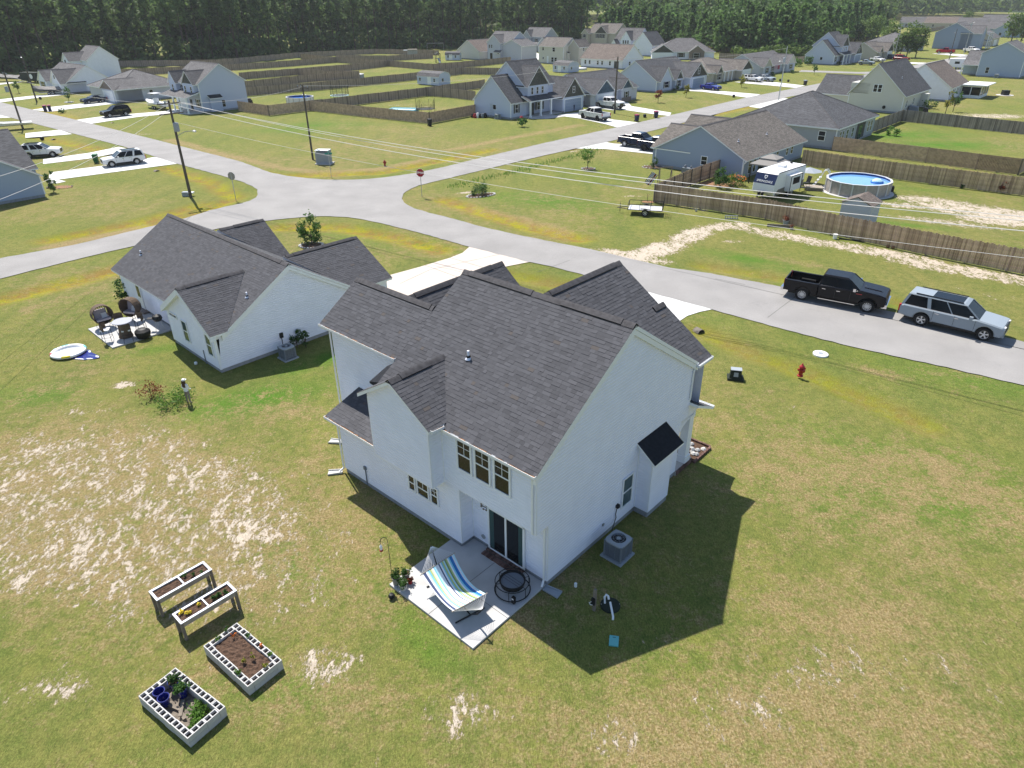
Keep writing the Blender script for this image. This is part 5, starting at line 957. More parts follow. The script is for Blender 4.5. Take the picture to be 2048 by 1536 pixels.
barn((-17.0, 180.8), 'pale barn-roofed garden shed with small windows in the middle of the fenced yards', R_(-38), 7.2, 4.2, 2.1)
barn((16.5, 211), 'small barn-roofed shed with white end behind the craftsman house', TH, 5.5, 5, 2.0)
barn((-17, 262), 'small low shed at the foot of the tan house in the fenced yard', R_(-10), 5, 3, 1.8)
# ---------------------------------------------------------------- woods, trees, shrubs
def leafcloud(c, n_, size, r, tilt=.8, tone=(.0, 1.0), flat=1.0):
    """n_ small leaf-clump quads round the points c (k,3) with spread r (k,3)"""
    k = len(c); i = rng.integers(0, k, n_); p = c[i]+rng.normal(0, .5, (n_, 3))*r[i]; a = rng.normal(0, 1, (n_, 3)); a[:, 2] *= tilt; a /= np.linalg.norm(a, axis=1)[:, None]
    b = np.cross(a, rng.normal(0, 1, (n_, 3))); b /= np.linalg.norm(b, axis=1)[:, None]; s_ = size*(.6+.8*rng.random(n_))[:, None]
    v = np.stack([p-a*s_-b*s_*.55, p+a*s_*.7-b*s_*.45, p+a*s_+b*s_*.6, p-a*s_*.6+b*s_*.5], 1).reshape(-1, 3); return v
def cloudmesh(name, v, m, tones=None):
    n_ = len(v)//4; me = bpy.data.meshes.new(name); me.vertices.add(len(v)); me.vertices.foreach_set('co', v.ravel()); me.loops.add(len(v)); me.loops.foreach_set('vertex_index', np.arange(len(v))); me.polygons.add(n_); me.polygons.foreach_set('loop_start', np.arange(0, len(v), 4)); me.polygons.foreach_set('loop_total', np.full(n_, 4)); me.update()
    at = me.attributes.new('tone', 'FLOAT', 'FACE'); at.data.foreach_set('value', rng.random(n_) if tones is None else tones); me.materials.append(M[m]); return me
def pine_mesh(H_, cw, cb, n_, m, size=.55):
    k = 26; t = np.sort(rng.random(k)); z = H_*(cb+(1-cb)*t); wd = cw*np.sin(np.clip(.25+t*1.0, 0, 1)*pi*.92)*(1-.35*t)+.3; an = rng.random(k)*2*pi; rr = wd*(.35+.6*rng.random(k))
    c = np.stack([rr*np.cos(an), rr*np.sin(an), z], 1); r = np.stack([wd*.6, wd*.6, np.full(k, H_*.035+.25)], 1)
    crown = cloudmesh('crown', leafcloud(c, n_, size, r, .5), m); tb = MB(); tb.tube([(0, 0, -.2), (rng.normal()*.1, 0, H_*.5), (0, 0, H_*.93)], .24, 6, r2=.06)
    for q in range(9): 
        j = rng.integers(0, k); tb.tube([(0, 0, max(2, c[j, 2]-1.2)), tuple(c[j])], .07, 4, cap=False)
    return crown, tb.mesh('trunk', ['bark'])
tall = [pine_mesh(23+q, 2.7, .42+.04*(q % 3), 620, 'pine', .50) for q in range(5)]; young = [pine_mesh(12+q*.8, 2.5, .12, 620, 'pine_far', .46) for q in range(4)]
def broad_mesh(H_, cw, n_, m='leaf_tree', size=.4, k=34, base=.2):
    d = rng.normal(0, 1, (k, 3)); d /= np.linalg.norm(d, axis=1)[:, None]; rr = .55+.45*rng.random(k)
    c = np.stack([d[:, 0]*cw*rr, d[:, 1]*cw*rr, H_*(base+1)/2+d[:, 2]*H_*(1-base)/2*rr], 1); r = np.full((k, 3), cw*.38)
    crown = cloudmesh('crown', leafcloud(c, n_, size, r, .8), m); tb = MB(); tb.tube([(0, 0, -.1), (0, 0, H_*.6)], max(.03, H_*.02), 6, r2=H_*.008)
    for q in range(7): j = rng.integers(0, k); tb.tube([(0, 0, H_*.25), tuple(c[j])], max(.015, H_*.008), 4, cap=False)
    return crown, tb.mesh('trunk', ['bark'])
broad = [broad_mesh(13+q, 4.6, 1100, 'leaf_tree', .42) for q in range(3)]
def tree(name, meshes, loc, label, cat='tree', group=None, s_=1, rz=None):
    o = thing(name, label, cat, loc, random.random()*6.28 if rz is None else rz, group); o.scale = (s_, s_, s_*random.uniform(.94, 1.06)); link('crown', meshes[0], o); link('trunk', meshes[1], o); return o
TL = [(-169.15,224.69), (-153.36,227.87), (-137.35,239.87), (-116.24,256.84), (-93.63,264.88), (-80.81,295.48), (-55.18,315.56), (-29.48,328.28), (-3.88,338.62), (35.98,339.66)]
def along(pts, step):
    o = []; acc = 0
    for a, b in zip(pts, pts[1:]):
        L_ = dist(a, b); n_ = max(1, int(L_/step)); d = ((b[0]-a[0])/L_, (b[1]-a[1])/L_)
        for i in range(n_): o.append((lp(a[:2], b[:2], (i+.5)/n_), (-d[1], d[0])))
    return o
cnt = 0
for row in range(3):
    for (p, nn) in along(TL, 4.6):
        off = 3+row*4.5+random.uniform(-1.5, 1.5); j = random.uniform(-1.6, 1.6)
        q = (p[0]+nn[0]*off+nn[1]*j, p[1]+nn[1]*off-nn[0]*j); tree('pine_tree', random.choice(tall), q, 'tall dark pine with bare lower trunk in the wood behind the fenced yards', 'pine tree', 'tall pines of the wood behind the fences', random.uniform(.82, 1.1)); cnt += 1
TR = [(37.47,343.28), (65.36,320.36), (77.23,293.08), (87.08,275.11), (102.48,267.90), (123.45,298.25), (160.46,350.66), (192.66,393.14)]
for row in range(3):
    for (p, nn) in along(TR, 4.3):
        if cnt >= 296: break
        off = 2+row*4.2+random.uniform(-1.5, 1.5); q = (p[0]+nn[0]*off, p[1]+nn[1]*off)
        tree('pine_tree', random.choice(young), q, 'bushy young green pine at the edge of the wood on the right', 'pine tree', 'young pines at the wood edge on the right', random.uniform(.75, 1.1)+row*.08); cnt += 1
# undergrowth and the mass of the wood beyond the front rows
def mass(name, pts, depth0, depth1, n_, zlo, zhi, size, m, label, cat, zfun=None):
    seg = along(pts, 3); k = len(seg); i = rng.integers(0, k, n_); t = rng.random(n_)**.8; P0 = np.array([s_[0] for s_ in seg]); N0 = np.array([s_[1] for s_ in seg]); d = depth0+(depth1-depth0)*t
    xy = P0[i]+N0[i]*d[:, None]+rng.normal(0, 2.2, (n_, 2)); lump = fbm(xy, 7, 77, 3); z = zlo+(zhi-zlo)*rng.random(n_)*(.45+.75*lump)
    if zfun is not None: z = zfun(z, t, lump)
    c = np.column_stack([xy, z]); v = leafcloud(c, n_, size, np.full((n_, 3), .4), .6)
    o = link(name, cloudmesh(name, v, m, np.clip(fbm(np.repeat(xy, 1, 0), 5, 5, 2)*.8+rng.normal(0, .15, n_), 0, 1))); o['kind'] = 'stuff'; return tag(o, label, cat)
mass('undergrowth', TL, 1, 20, 30000, 0, 9, .65, 'pine', 'dark undergrowth below the tall pines behind the fenced yards', 'undergrowth')
mass('wood', TL, 14, 60, 42000, 6, 24, 1.0, 'pine', 'dense wood behind the front rows of tall pines', 'wood')
mass('wood', TR, 6, 34, 42000, 2, 19, .7, 'pine_far', 'green young pine wood behind the houses on the right', 'wood', lambda z, t, l: z*(.62+.45*t))
mass('wood', [(152.37,370.35), (216.80,450.93), (292.54,558.29)], 10, 130, 42000, 5, 24, 1.3, 'leaf_tree', 'mixed broadleaf wood farther back on the right', 'wood')
mass('undergrowth', [(82.60,278.36), (91.58,266.89), (101.61,265.55), (117.15,287.25)], -2, 6, 7000, 0, 3.5, .4, 'leaf_tree', 'light green scrub along the wood edge on the right', 'scrub')
FT = [(284.31,611.04), (329.48,654.51), (388.86,701.54), (457.28,755.73), (526.74,796.73), (567.91,803.01)]
mass('distant_wood', FT, 0, 260, 42000, 5, 26, 2.3, 'leaf_tree', 'distant tree belt behind the far houses', 'wood')
mass('distant_wood', [(-420, 330), (-260, 400), (-80, 520), (120, 640), (380, 900), (900, 1100)], 0, 320, 60000, 12, 24, 4.0, 'pine_far', 'far forest reaching to the horizon', 'wood')
# separate trees and clumps on the right
for (q, s_, lb) in (((149.84,302.45), .75, 'dense green broadleaf tree left of the street lamp on the right'), ((133.99,256.24), .72, 'rounded green tree beside the red car on the right'), ((135.56,253.49), .62, 'rounded green tree nearest the curved driveway on the right'), ((131.89,256.51), .55, 'low green tree behind the red car on the right'), ((160.89,340.82), .8, 'tall green tree behind the small beige house'), ((157.30,346.05), .7, 'green tree behind the craftsman house on the right'),
    ((211.70,323.27), .85, 'dark green tree above the large blue-grey house'), ((217.95,326.43), .8, 'dark green tree at the right edge above the large blue-grey house'), ((295.92,502.03), .7, 'single green tree between the far houses')):
    tree('broadleaf_tree', random.choice(broad), q, lb, 'tree', None, s_)
# shrubs and young trees
def shrub(q, H_, W_, m, label, name='shrub', cat='shrub', n_=260, size=.12, group=None, base=0.05):
    if math.hypot(q[0], q[1]) < 95: n_ = int(n_*3.2); size *= .58
    return tree(name, broad_mesh(H_, W_, n_, m, size, 14, base), q, label, cat, group)
shrub((-16.90,57.23), 2.4, .95, 'leaf', 'dark green crape shrub in a pale stone ring in front of the single-storey house', 'small_tree', 'small tree', 420, .13, base=.05)
shrub((-2.89,73.82), .9, 1.1, 'leaf', 'low juniper-like shrub in the kidney-shaped bed near the stop sign', n_=300, size=.1); shrub((-3.83,73.43), .5, .4, 'leaf', 'tiny shrub at the left of the kidney-shaped bed', n_=80, size=.08)
shrub((9.41,85.71), 2.6, .9, 'leaf_bright', 'young bright green sapling in a round mulch ring', 'young_tree', 'young tree', 190, .13, base=.4)
for q, m, H_, lb in (((29.50,146.71), 'leaf_rust', 2.6, 'rust-red young tree on the lawn, left one in front of the pale blue house'), ((36.74,154.26), 'leaf_yellow', 2.6, 'orange-yellow young tree in front of the garage of the pale blue house'), ((53.52,172.03), 'leaf_yellow', 2.6, 'orange-yellow young tree near the blue car'), ((81.04,199.86), 'leaf', 2.5, 'round green young tree beside the side road'), ((-92.98,156.81), 'leaf', 2.6, 'thin young tree in a white mulch ring left of the navy car'), ((-114.24,174.01), 'leaf', 2.8, 'thin leaning young tree near the left edge'), ((2.02,118.32), 'leaf', 1.4, 'small shrub with red flowers in front of the craftsman house'), ((75.74,127.29), 'leaf_yellow', 3.6, 'yellow-green leaning young tree behind the dark fence on the right'), ((78.88,130.48), 'leaf', 3.6, 'green young tree behind the dark fence on the right')):
    shrub(q, H_, .75, m, lb, 'young_tree', 'young tree', 150, .16, base=.3)
mb = MB(); mb.lathe([(.22, 0), (.3, .2), (.15, .4)], (0, 0, 1.15), 8); solo('flower_cluster', mb, 'red', 'red blossom on the small shrub in front of the craftsman house', 'flowers', (1.94,119.16))
shrub((22.76,75.77), 2.0, .8, 'leaf', 'tall dark green shrub in the corner bed by the camper', n_=420, size=.11); shrub((24.61,76.47), 1.1, 1.2, 'leaf_bright', 'wide daylily bush with orange flowers beside the dark green shrub', n_=420, size=.1); shrub((17.51,86.04), 1.3, .45, 'leaf', 'small conical shrub at the left corner of the blue-grey ranch house', n_=200, size=.08)
mb = MB()
for i in range(120): a = random.random()*6.28; r = random.random()**.5*1.25; x, y, z = r*cos(a), r*.8*sin(a), .75+.45*(1-r/1.3)+random.uniform(-.1, .15); s_ = random.uniform(.05, .09); mb.poly([(x-s_, y-s_, z), (x+s_, y-s_*.3, z+.03), (x+s_*.4, y+s_, z), (x-s_*.8, y+s_*.5, z+.04)])
solo('flowers', mb, 'flower_orange', 'orange daylily flowers covering the bush by the camper', 'flowers', (24.61,76.47), fix=False)
for i, (q, H_, m, lb) in enumerate((((46.48,76.94), 1.7, 'leaf_bright', 'thin tall yellow-green plant at the fence behind the pool'), ((45.76,78.06), .6, 'leaf', 'tiny plant at the fence behind the pool'), ((48.16,76.08), 1.0, 'leaf', 'medium green plant at the fence behind the pool'), ((49.84,73.97), 1.1, 'leaf_bright', 'left one of the three grouped plants at the fence on the right'), ((51.00,73.43), 1.9, 'leaf_bright', 'biggest palm-like plant of the three grouped at the fence'), ((51.34,72.44), 1.3, 'leaf_rust', 'reddish plant right of the palm-like plant at the fence'), ((48.37,74.53), .4, 'leaf', 'small seedling at the fence between the plants'), ((53.51,74.58), .9, 'leaf_yellow', 'yellowish plant at the fence near the right edge'))):
    shrub(q, H_, H_*.36, m, lb, 'garden_plant', 'plant', 150, .09)
shrub((56.40,107.51), 1.2, .6, 'leaf_bright', 'left bright green weed clump in the fenced meadow', 'weed_clump', 'weeds', 200, .1); shrub((57.06,106.52), 1.1, .6, 'leaf_bright', 'right bright green weed clump in the fenced meadow', 'weed_clump', 'weeds', 200, .1)
shrub((76.73,134.21), 1.6, 1.2, 'leaf', 'dark shrub at the rear corner of the tall cream house', n_=240); shrub((86.58,226.42), 2.2, 1.6, 'leaf_bright', 'round green shrub by the fence left of the right-hand craftsman house', n_=300, size=.2); shrub((90.82,230.20), 2.4, 1.4, 'leaf', 'dark round shrub at the corner of the right-hand craftsman house', n_=300, size=.2)
shrub((-50.05,76.61), 2.4, .5, 'leaf', 'tall narrow dark evergreen at the corner of the blue-grey house on the left edge', n_=320, size=.12); shrub((-12.78,37.11), 1.1, .35, 'leaf', 'left weedy plant against the wall behind the grey air conditioner', n_=160, size=.07); shrub((-12.26,37.10), 1.0, .3, 'leaf', 'right weedy plant against the wall near the utility hookups', n_=120, size=.07)
shrub((-26.84,45.17), 1.5, .6, 'leaf', 'climbing plant at the rear left corner of the single-storey house', n_=260, size=.1)
shrub((-18.93,31.44), .9, .7, 'leaf_rust', 'dead brown stalky bush behind the garden figure', n_=110, size=.07); shrub((-17.33,30.69), .5, 1.0, 'leaf_bright', 'low green weeds around the garden figure', 'weed_clump', 'weeds', 300, .07)
for i, q in enumerate(((37.55,167.45), (33.74,165.48), (50.78,182.64), (70.13,200.30), (67.11,200.61), (114.38,239.54), (100.44,230.46), (23.10,149.93), (33.45,165.51), (-84.92,139.92), (77.00,204.65), (100.95,232.48))): shrub(q, .9, .6, 'leaf', ('low foundation shrub at the pale blue house, near the second gable', 'low foundation shrub at the left front window of the pale blue house', 'low shrub at the porch of the beige house', 'low shrub at the flag of the farthest row house', 'low shrub at the bay of the farthest row house', 'low shrub at the garage of the right craftsman house', 'low shrub at the window of the right craftsman house', 'low shrub at the dark gable behind the white pickup', 'low dark shrub at the corner of the pale blue house', 'low shrub at the porch of the pale two-storey house', 'reddish low shrub at the end of the row house', 'low shrub beside the porch of the right craftsman house')[i], n_=110, size=.13)
# tall weeds in the ditch
dv = []
for L_ in ([(-6.63,77.11), (-3.45,80.61), (1.21,85.18), (5.77,90.89), (12.34,97.97)],):
    for (p, nn) in along(L_, .12):
        for _ in range(4): x, y = p[0]+random.gauss(0, .45), p[1]+random.gauss(0, .55); a = random.random()*3.14; h_ = random.uniform(.0, .28); dx, dy = .05*cos(a), .05*sin(a); lx, ly = random.gauss(0, .12), random.gauss(0, .12); dv += [(x-dx, y-dy, -.15), (x+dx, y+dy, -.15), (x+dx*.4+lx, y+dy*.4+ly, h_), (x-dx*.4+lx, y-dy*.4+ly, h_)]
o = link('ditch_weeds', cloudmesh('ditch_weeds', np.array(dv), 'leaf_bright')); o['kind'] = 'stuff'; tag(o, 'bright green tall weeds in the ditch along the upper street', 'weeds')
# ---------------------------------------------------------------- fences
PK = []
for q in range(5):
    mb = MB(); h_ = 1.80+.02*q; w_ = .068
    mb.box(-w_, w_, -.009, .009, .04, h_-.05); mb.hexa([(-w_, -.009, h_-.05), (w_, -.009, h_-.05), (w_, .009, h_-.05), (-w_, .009, h_-.05), (-w_*.6, -.009, h_), (w_*.6, -.009, h_), (w_*.6, .009, h_), (-w_*.6, .009, h_)]); PK.append(mb.mesh('picket', ['fence']))
def rails(e, L_, side, h=1.8, m='fence_dark'):
    for z in (.35, .95, 1.5):
        mb = MB(); mb.box(0, L_, side*.012 if side > 0 else -.05, .05 if side > 0 else -.012, z, z+.085); part('rail', mb, m, e)
def picket_fence(label, pts, side=1, single=True, step=.15):
    a0 = pts[0]; e = thing('picket_fence', label, 'fence', (*a0[:2], 0)); n_ = 0
    st0 = step
    for a, b in zip(pts, pts[1:]):
        L_ = dist(a, b); hd = head(a, b); k = max(1, round(L_/st0)); step = L_/k; rest = MB()
        for i in range(k):
            t = (i+.5)*step; x, y = a[0]-a0[0]+cos(hd)*t, a[1]-a0[1]+sin(hd)*t
            if single and n_ < 300:
                o = link('picket', PK[(i*7+n_) % 5], e, (x, y, random.uniform(-.02, .015)), hd+random.uniform(-.05, .05)); n_ += 1
            else:
                mt = Matrix.Translation((x, y, random.uniform(-.02, .015))) @ Matrix.Rotation(hd+random.uniform(-.05, .05), 4, 'Z'); rest.box(-.068, .068, -.009, .009, .04, 1.8, M4=mt)
        if rest.v: part('pickets', rest, 'fence', e, kind='stuff')
        np_ = max(1, round(L_/2.4)); s2 = -side
        for i in range(np_+1):
            t = L_*i/np_; mb = MB(); mb.box(-.045, .045, -.045, .045, -.1, 1.82); off = .065*side
            part('post', mb, 'fence_dark', e, loc=(a[0]-a0[0]+cos(hd)*t-sin(hd)*off, a[1]-a0[1]+sin(hd)*t+cos(hd)*off, 0), rz=hd)
        for z in (.35, .95, 1.5):
            mb = MB(); y0, y1 = (.012, .05) if side > 0 else (-.05, -.012); mb.box(0, L_, y0, y1, z, z+.085); part('rail', mb, 'fence', e, loc=(a[0]-a0[0], a[1]-a0[1], 0), rz=hd)
    return e
def panel_fence(label, pts, m='fence_far', h=1.8):
    a0 = pts[0]; e = thing('board_fence', label, 'fence', (*a0[:2], 0))
    for a, b in zip(pts, pts[1:]):
        L_ = dist(a, b); hd = head(a, b); k = max(1, round(L_/2.44)); w_ = L_/k
        for i in range(k):
            x, y = a[0]-a0[0]+cos(hd)*w_*i, a[1]-a0[1]+sin(hd)*w_*i; hh = h+random.uniform(-.05, .05)
            mb = MB(); mb.box(.03, w_-.03, -.012, .012, .04, hh); part('panel', mb, m, e, loc=(x, y, 0), rz=hd)
            mb = MB(); mb.box(-.05, .05, -.06, .06, -.1, hh+.03); part('post', mb, 'fence_dark', e, loc=(x, y, 0), rz=hd)
    return e
picket_fence('long sunlit wooden picket fence in front of the camper and pool yard', [(14.49,69.86), (18.55,67.22), (23.71,63.51), (27.67,58.37), (32.98,52.85), (38.96,47.07)], 1)
picket_fence('wooden fence running from the picket corner back to the blue-grey ranch house', [(14.49,69.86), (19.76,76.74), (24.05,81.49)], -1)
picket_fence('brown wooden fence behind the pool, with plants at its foot', [(35.79,87.06), (39.79,82.39), (43.78,78.63), (48.25,74.67), (54.52,69.74)], 1)
picket_fence('brown wooden fence below the grassy enclosed meadow', [(43.22,96.06), (47.57,91.45), (51.44,87.83), (55.15,83.62), (58.26,80.54)], 1, single=False); picket_fence('short fence end turning away at the right edge of the meadow', [(58.26,80.54), (63.71,85.78)], 1, single=False)
panel_fence('dark fence from the charcoal-hipped house round the back of the meadow', [(54.65,109.39), (64.44,120.11), (68.03,116.24), (71.71,111.63), (78.15,104.19)], 'fence_grey')
panel_fence('long fence at the foot of the dark wood', [(-137.31,248.07), (-96.51,250.60), (-91.18,257.68), (-78.11,283.26), (-52.67,300.16), (-26.35,288.64)])
panel_fence('second long fence, just in front of the one at the wood', [(-113.24,213.59), (-82.31,231.59), (-70.94,242.20), (-58.50,257.25)]); panel_fence('fence joining the two long fences near the wood', [(-75.15,275.31), (-58.50,257.25), (-39.28,240.82), (-22.38,223.54)])
panel_fence('fence from the long back yards to the grey two-storey house', [(-22.38,223.54), (-9.08,237.36), (0.63,250.10)]); panel_fence('fence between the pool yard and the yard with the play tower', [(-60.84,267.95), (-42.17,261.90), (-26.98,271.94)])
panel_fence('fence right of the pale two-storey house, third from the wood', [(-63.66,177.58), (-71.83,200.76), (-59.55,213.39), (-45.33,227.59), (-37.77,240.64)]); panel_fence('short fence closing the back yard behind the small covered pool', [(-59.55,213.39), (-49.50,204.32), (-40.14,202.77)])
panel_fence('fence in front of the small covered pool', [(-62.64,177.81), (-53.54,190.77), (-40.02,202.12)]); panel_fence('long fence behind the pale barn shed, crossing the yards', [(-57.95,163.70), (-43.80,174.75), (-23.83,196.83), (-13.28,210.45), (-0.79,207.46)])
panel_fence('fence below the trampoline running toward the shed', [(-37.74,139.67), (-31.89,145.88), (-17.96,160.98), (-6.83,174.78), (-5.71,177.17)]); panel_fence('fence closing the sandy back yard toward the craftsman house', [(-18.00,161.40), (-12.38,157.47), (-6.94,152.18), (-6.90,152.18)])
picket_fence('wooden fence along the lawn from the pale two-storey house to the pool corner', [(-51.50,140.22), (-43.66,133.53), (-37.74,139.67)], 1, single=False); picket_fence('front wooden fence with a corner post, enclosing the sandy back yard', [(-37.74,139.67), (-24.98,130.32), (-13.37,122.42), (-6.09,131.94)], 1, single=False)
panel_fence('fence at the right of the front lawn of the white hipped house', [(71.25,257.72), (76.84,252.53), (85.47,238.94), (93.73,239.93)]); panel_fence('orange-brown fence between the far houses', [(218.58,419.29), (231.80,430.68), (272.60,484.48)]); panel_fence('fence beside the white farmhouse at the back', [(52.09,276.07), (58.81,278.20), (55.15,269.74)])
# ---------------------------------------------------------------- vehicles (x forward, origin on the ground under the middle)
def arch(xc_, r, zc, z0, n=9, fwd=True):
    a0 = math.asin(max(-1, min(1, (z0-zc)/r))); o = []
    for i in range(n+1):
        a = (pi-a0)+(a0-(pi-a0))*i/n; o.append((xc_+r*cos(a), zc+r*sin(a)))
    return o if fwd else o[::-1]
def wheels(e, xs, yw, r, rim='rim', sp=6, w_=.26, style=0):
    for x in xs:
        for sg in (1, -1):
            mb = MB(); prof = [(r*.62, -w_/2), (r*.93, -w_/2), (r, -w_*.38), (r, w_*.38), (r*.93, w_/2), (r*.62, w_/2)]
            mb.lathe(prof, (x, sg*yw, r), 22, axis='y', cap=False); wo = part('wheel', mb, 'rubber', e, smooth=False)
            mb = MB(); yo = sg*(yw+w_/2-.03); c = (x, yo, r)
            mb.lathe([(r*.64, -.01), (r*.64, .02*sg+.01), (r*.58, .02*sg+.01), (r*.57, -.04*sg)], c, 20, axis='y', cap=False)
            for k_ in range(sp):
                a = 2*pi*k_/sp+.3
                for da in ((-.12, .12) if style else (0,)):
                    ca, sa = cos(a+da), sin(a+da); wv = r*(.05 if style or sp > 8 else .09); px_, pz_ = -sa*wv, ca*wv
                    p = [(x+ca*r*.1-px_, yo-.01*sg, r+sa*r*.1-pz_), (x+ca*r*.1+px_, yo-.01*sg, r+sa*r*.1+pz_), (x+ca*r*.6+px_, yo+.01*sg, r+sa*r*.6+pz_), (x+ca*r*.6-px_, yo+.01*sg, r+sa*r*.6-pz_)]; mb.hexa([(q[0], q[1]-.03*sg, q[2]) for q in p]+p)
            mb.lathe([(r*.16, -.02), (r*.16, .03), (.02, .035)], c, 10, axis='y'); part('rim', mb, rim, wo)
            b = MB(); b.lathe([(r*.6, -.075*sg), (r*.6, -.065*sg)], c, 16, axis='y'); part('brake_disc', b, 'black', wo)
def greenhouse(e, zb, zt, xb0, xb1, xt0, xt1, wb, wt, pnt, pillars=(.5,), glass='glass_car', roof_t=.07, pw=.05):
    G_ = MB(); B = [(xb0, -wb, zb), (xb1, -wb, zb), (xb1, wb, zb), (xb0, wb, zb)]; T_ = [(xt0, -wt, zt), (xt1, -wt, zt), (xt1, wt, zt), (xt0, wt, zt)]; G_.hexa(B+T_); part('window_glass', G_, glass, e)
    mb = MB(); i = .07
    mb.hexa([(xt0-.03, -wt-.02, zt-.02), (xt1+.05, -wt-.02, zt-.02), (xt1+.05, wt+.02, zt-.02), (xt0-.03, wt+.02, zt-.02), (xt0+i, -wt+i*1.5, zt+roof_t), (xt1-i*2, -wt+i*1.5, zt+roof_t), (xt1-i*2, wt-i*1.5, zt+roof_t), (xt0+i, wt-i*1.5, zt+roof_t)]); part('roof', mb, pnt, e)
    mb = MB()
    def bar(p, q, w_): 
        for s_ in (1, -1):
            P_, Q_ = (p[0], p[1]*s_, p[2]), (q[0], q[1]*s_, q[2]); mb.hexa([(P_[0]-w_, P_[1]-.012, P_[2]), (P_[0]+w_, P_[1]-.012, P_[2]), (P_[0]+w_, P_[1]+.016, P_[2]), (P_[0]-w_, P_[1]+.016, P_[2]), (Q_[0]-w_, Q_[1]-.012, Q_[2]), (Q_[0]+w_, Q_[1]-.012, Q_[2]), (Q_[0]+w_, Q_[1]+.016, Q_[2]), (Q_[0]-w_, Q_[1]+.016, Q_[2])])
    bar((xb1-.02, wb, zb), (xt1-.0, wt, zt), pw); bar((xb0+.05, wb, zb), (xt0+.05, wt, zt), pw*1.5)
    for t, w_ in pillars: bar((xb0+(xb1-xb0)*t, wb, zb), (xt0+(xt1-xt0)*t, wt, zt), w_)
    part('pillar', mb, pnt, e)
def bits(e, pnt, L, W, zh, zt, mir=None, hs=(), tail='light_red', grille='black'):
    for s_ in (1, -1):
        mb = MB(); mb.box(L/2-.16, L/2+.005, s_*(W-.36)-.17, s_*(W-.36)+.17, zh-.09, zh+.08); part('headlight', mb, 'light_clear', e)
        mb = MB(); mb.box(-L/2-.01, -L/2+.1, s_*(W-.1)-.09, s_*(W-.1)+.09, zt-.22, zt+.2); part('taillight', mb, tail, e)
        if mir: mb = MB(); mb.hexa([(mir[0]-.1, s_*(W+.0), mir[1]-.08), (mir[0]+.1, s_*(W+.0), mir[1]-.08), (mir[0]+.06, s_*(W+.2), mir[1]-.09), (mir[0]-.1, s_*(W+.2), mir[1]-.09), (mir[0]-.1, s_*(W+.0), mir[1]+.1), (mir[0]+.1, s_*(W+.0), mir[1]+.1), (mir[0]+.06, s_*(W+.2), mir[1]+.11), (mir[0]-.1, s_*(W+.2), mir[1]+.11)]); part('mirror', mb, mir[2], e)
        for hx, hz, hm in hs: mb = MB(); mb.box(hx-.11, hx+.11, s_*(W+.0)-.015, s_*(W+.0)+.03, hz-.02, hz+.02); part('door_handle', mb, hm, e)
    mb = MB(); mb.box(L/2-.05, L/2+.02, -(W-.5), W-.5, zh-.34, zh+.1); part('grille', mb, grille, e)
    mb = MB(); mb.box(L/2+.021, L/2+.03, -.1, .1, zh-.14, zh-.06); part('badge', mb, 'chrome', e)
def seams(e, xs, W, z0, z1):
    for s_ in (1, -1):
        mb = MB()
        for x in xs: mb.box(x-.008, x+.008, s_*(W)-.006, s_*(W)+.004, z0, z1)
        part('door_gap', mb, 'black', e)
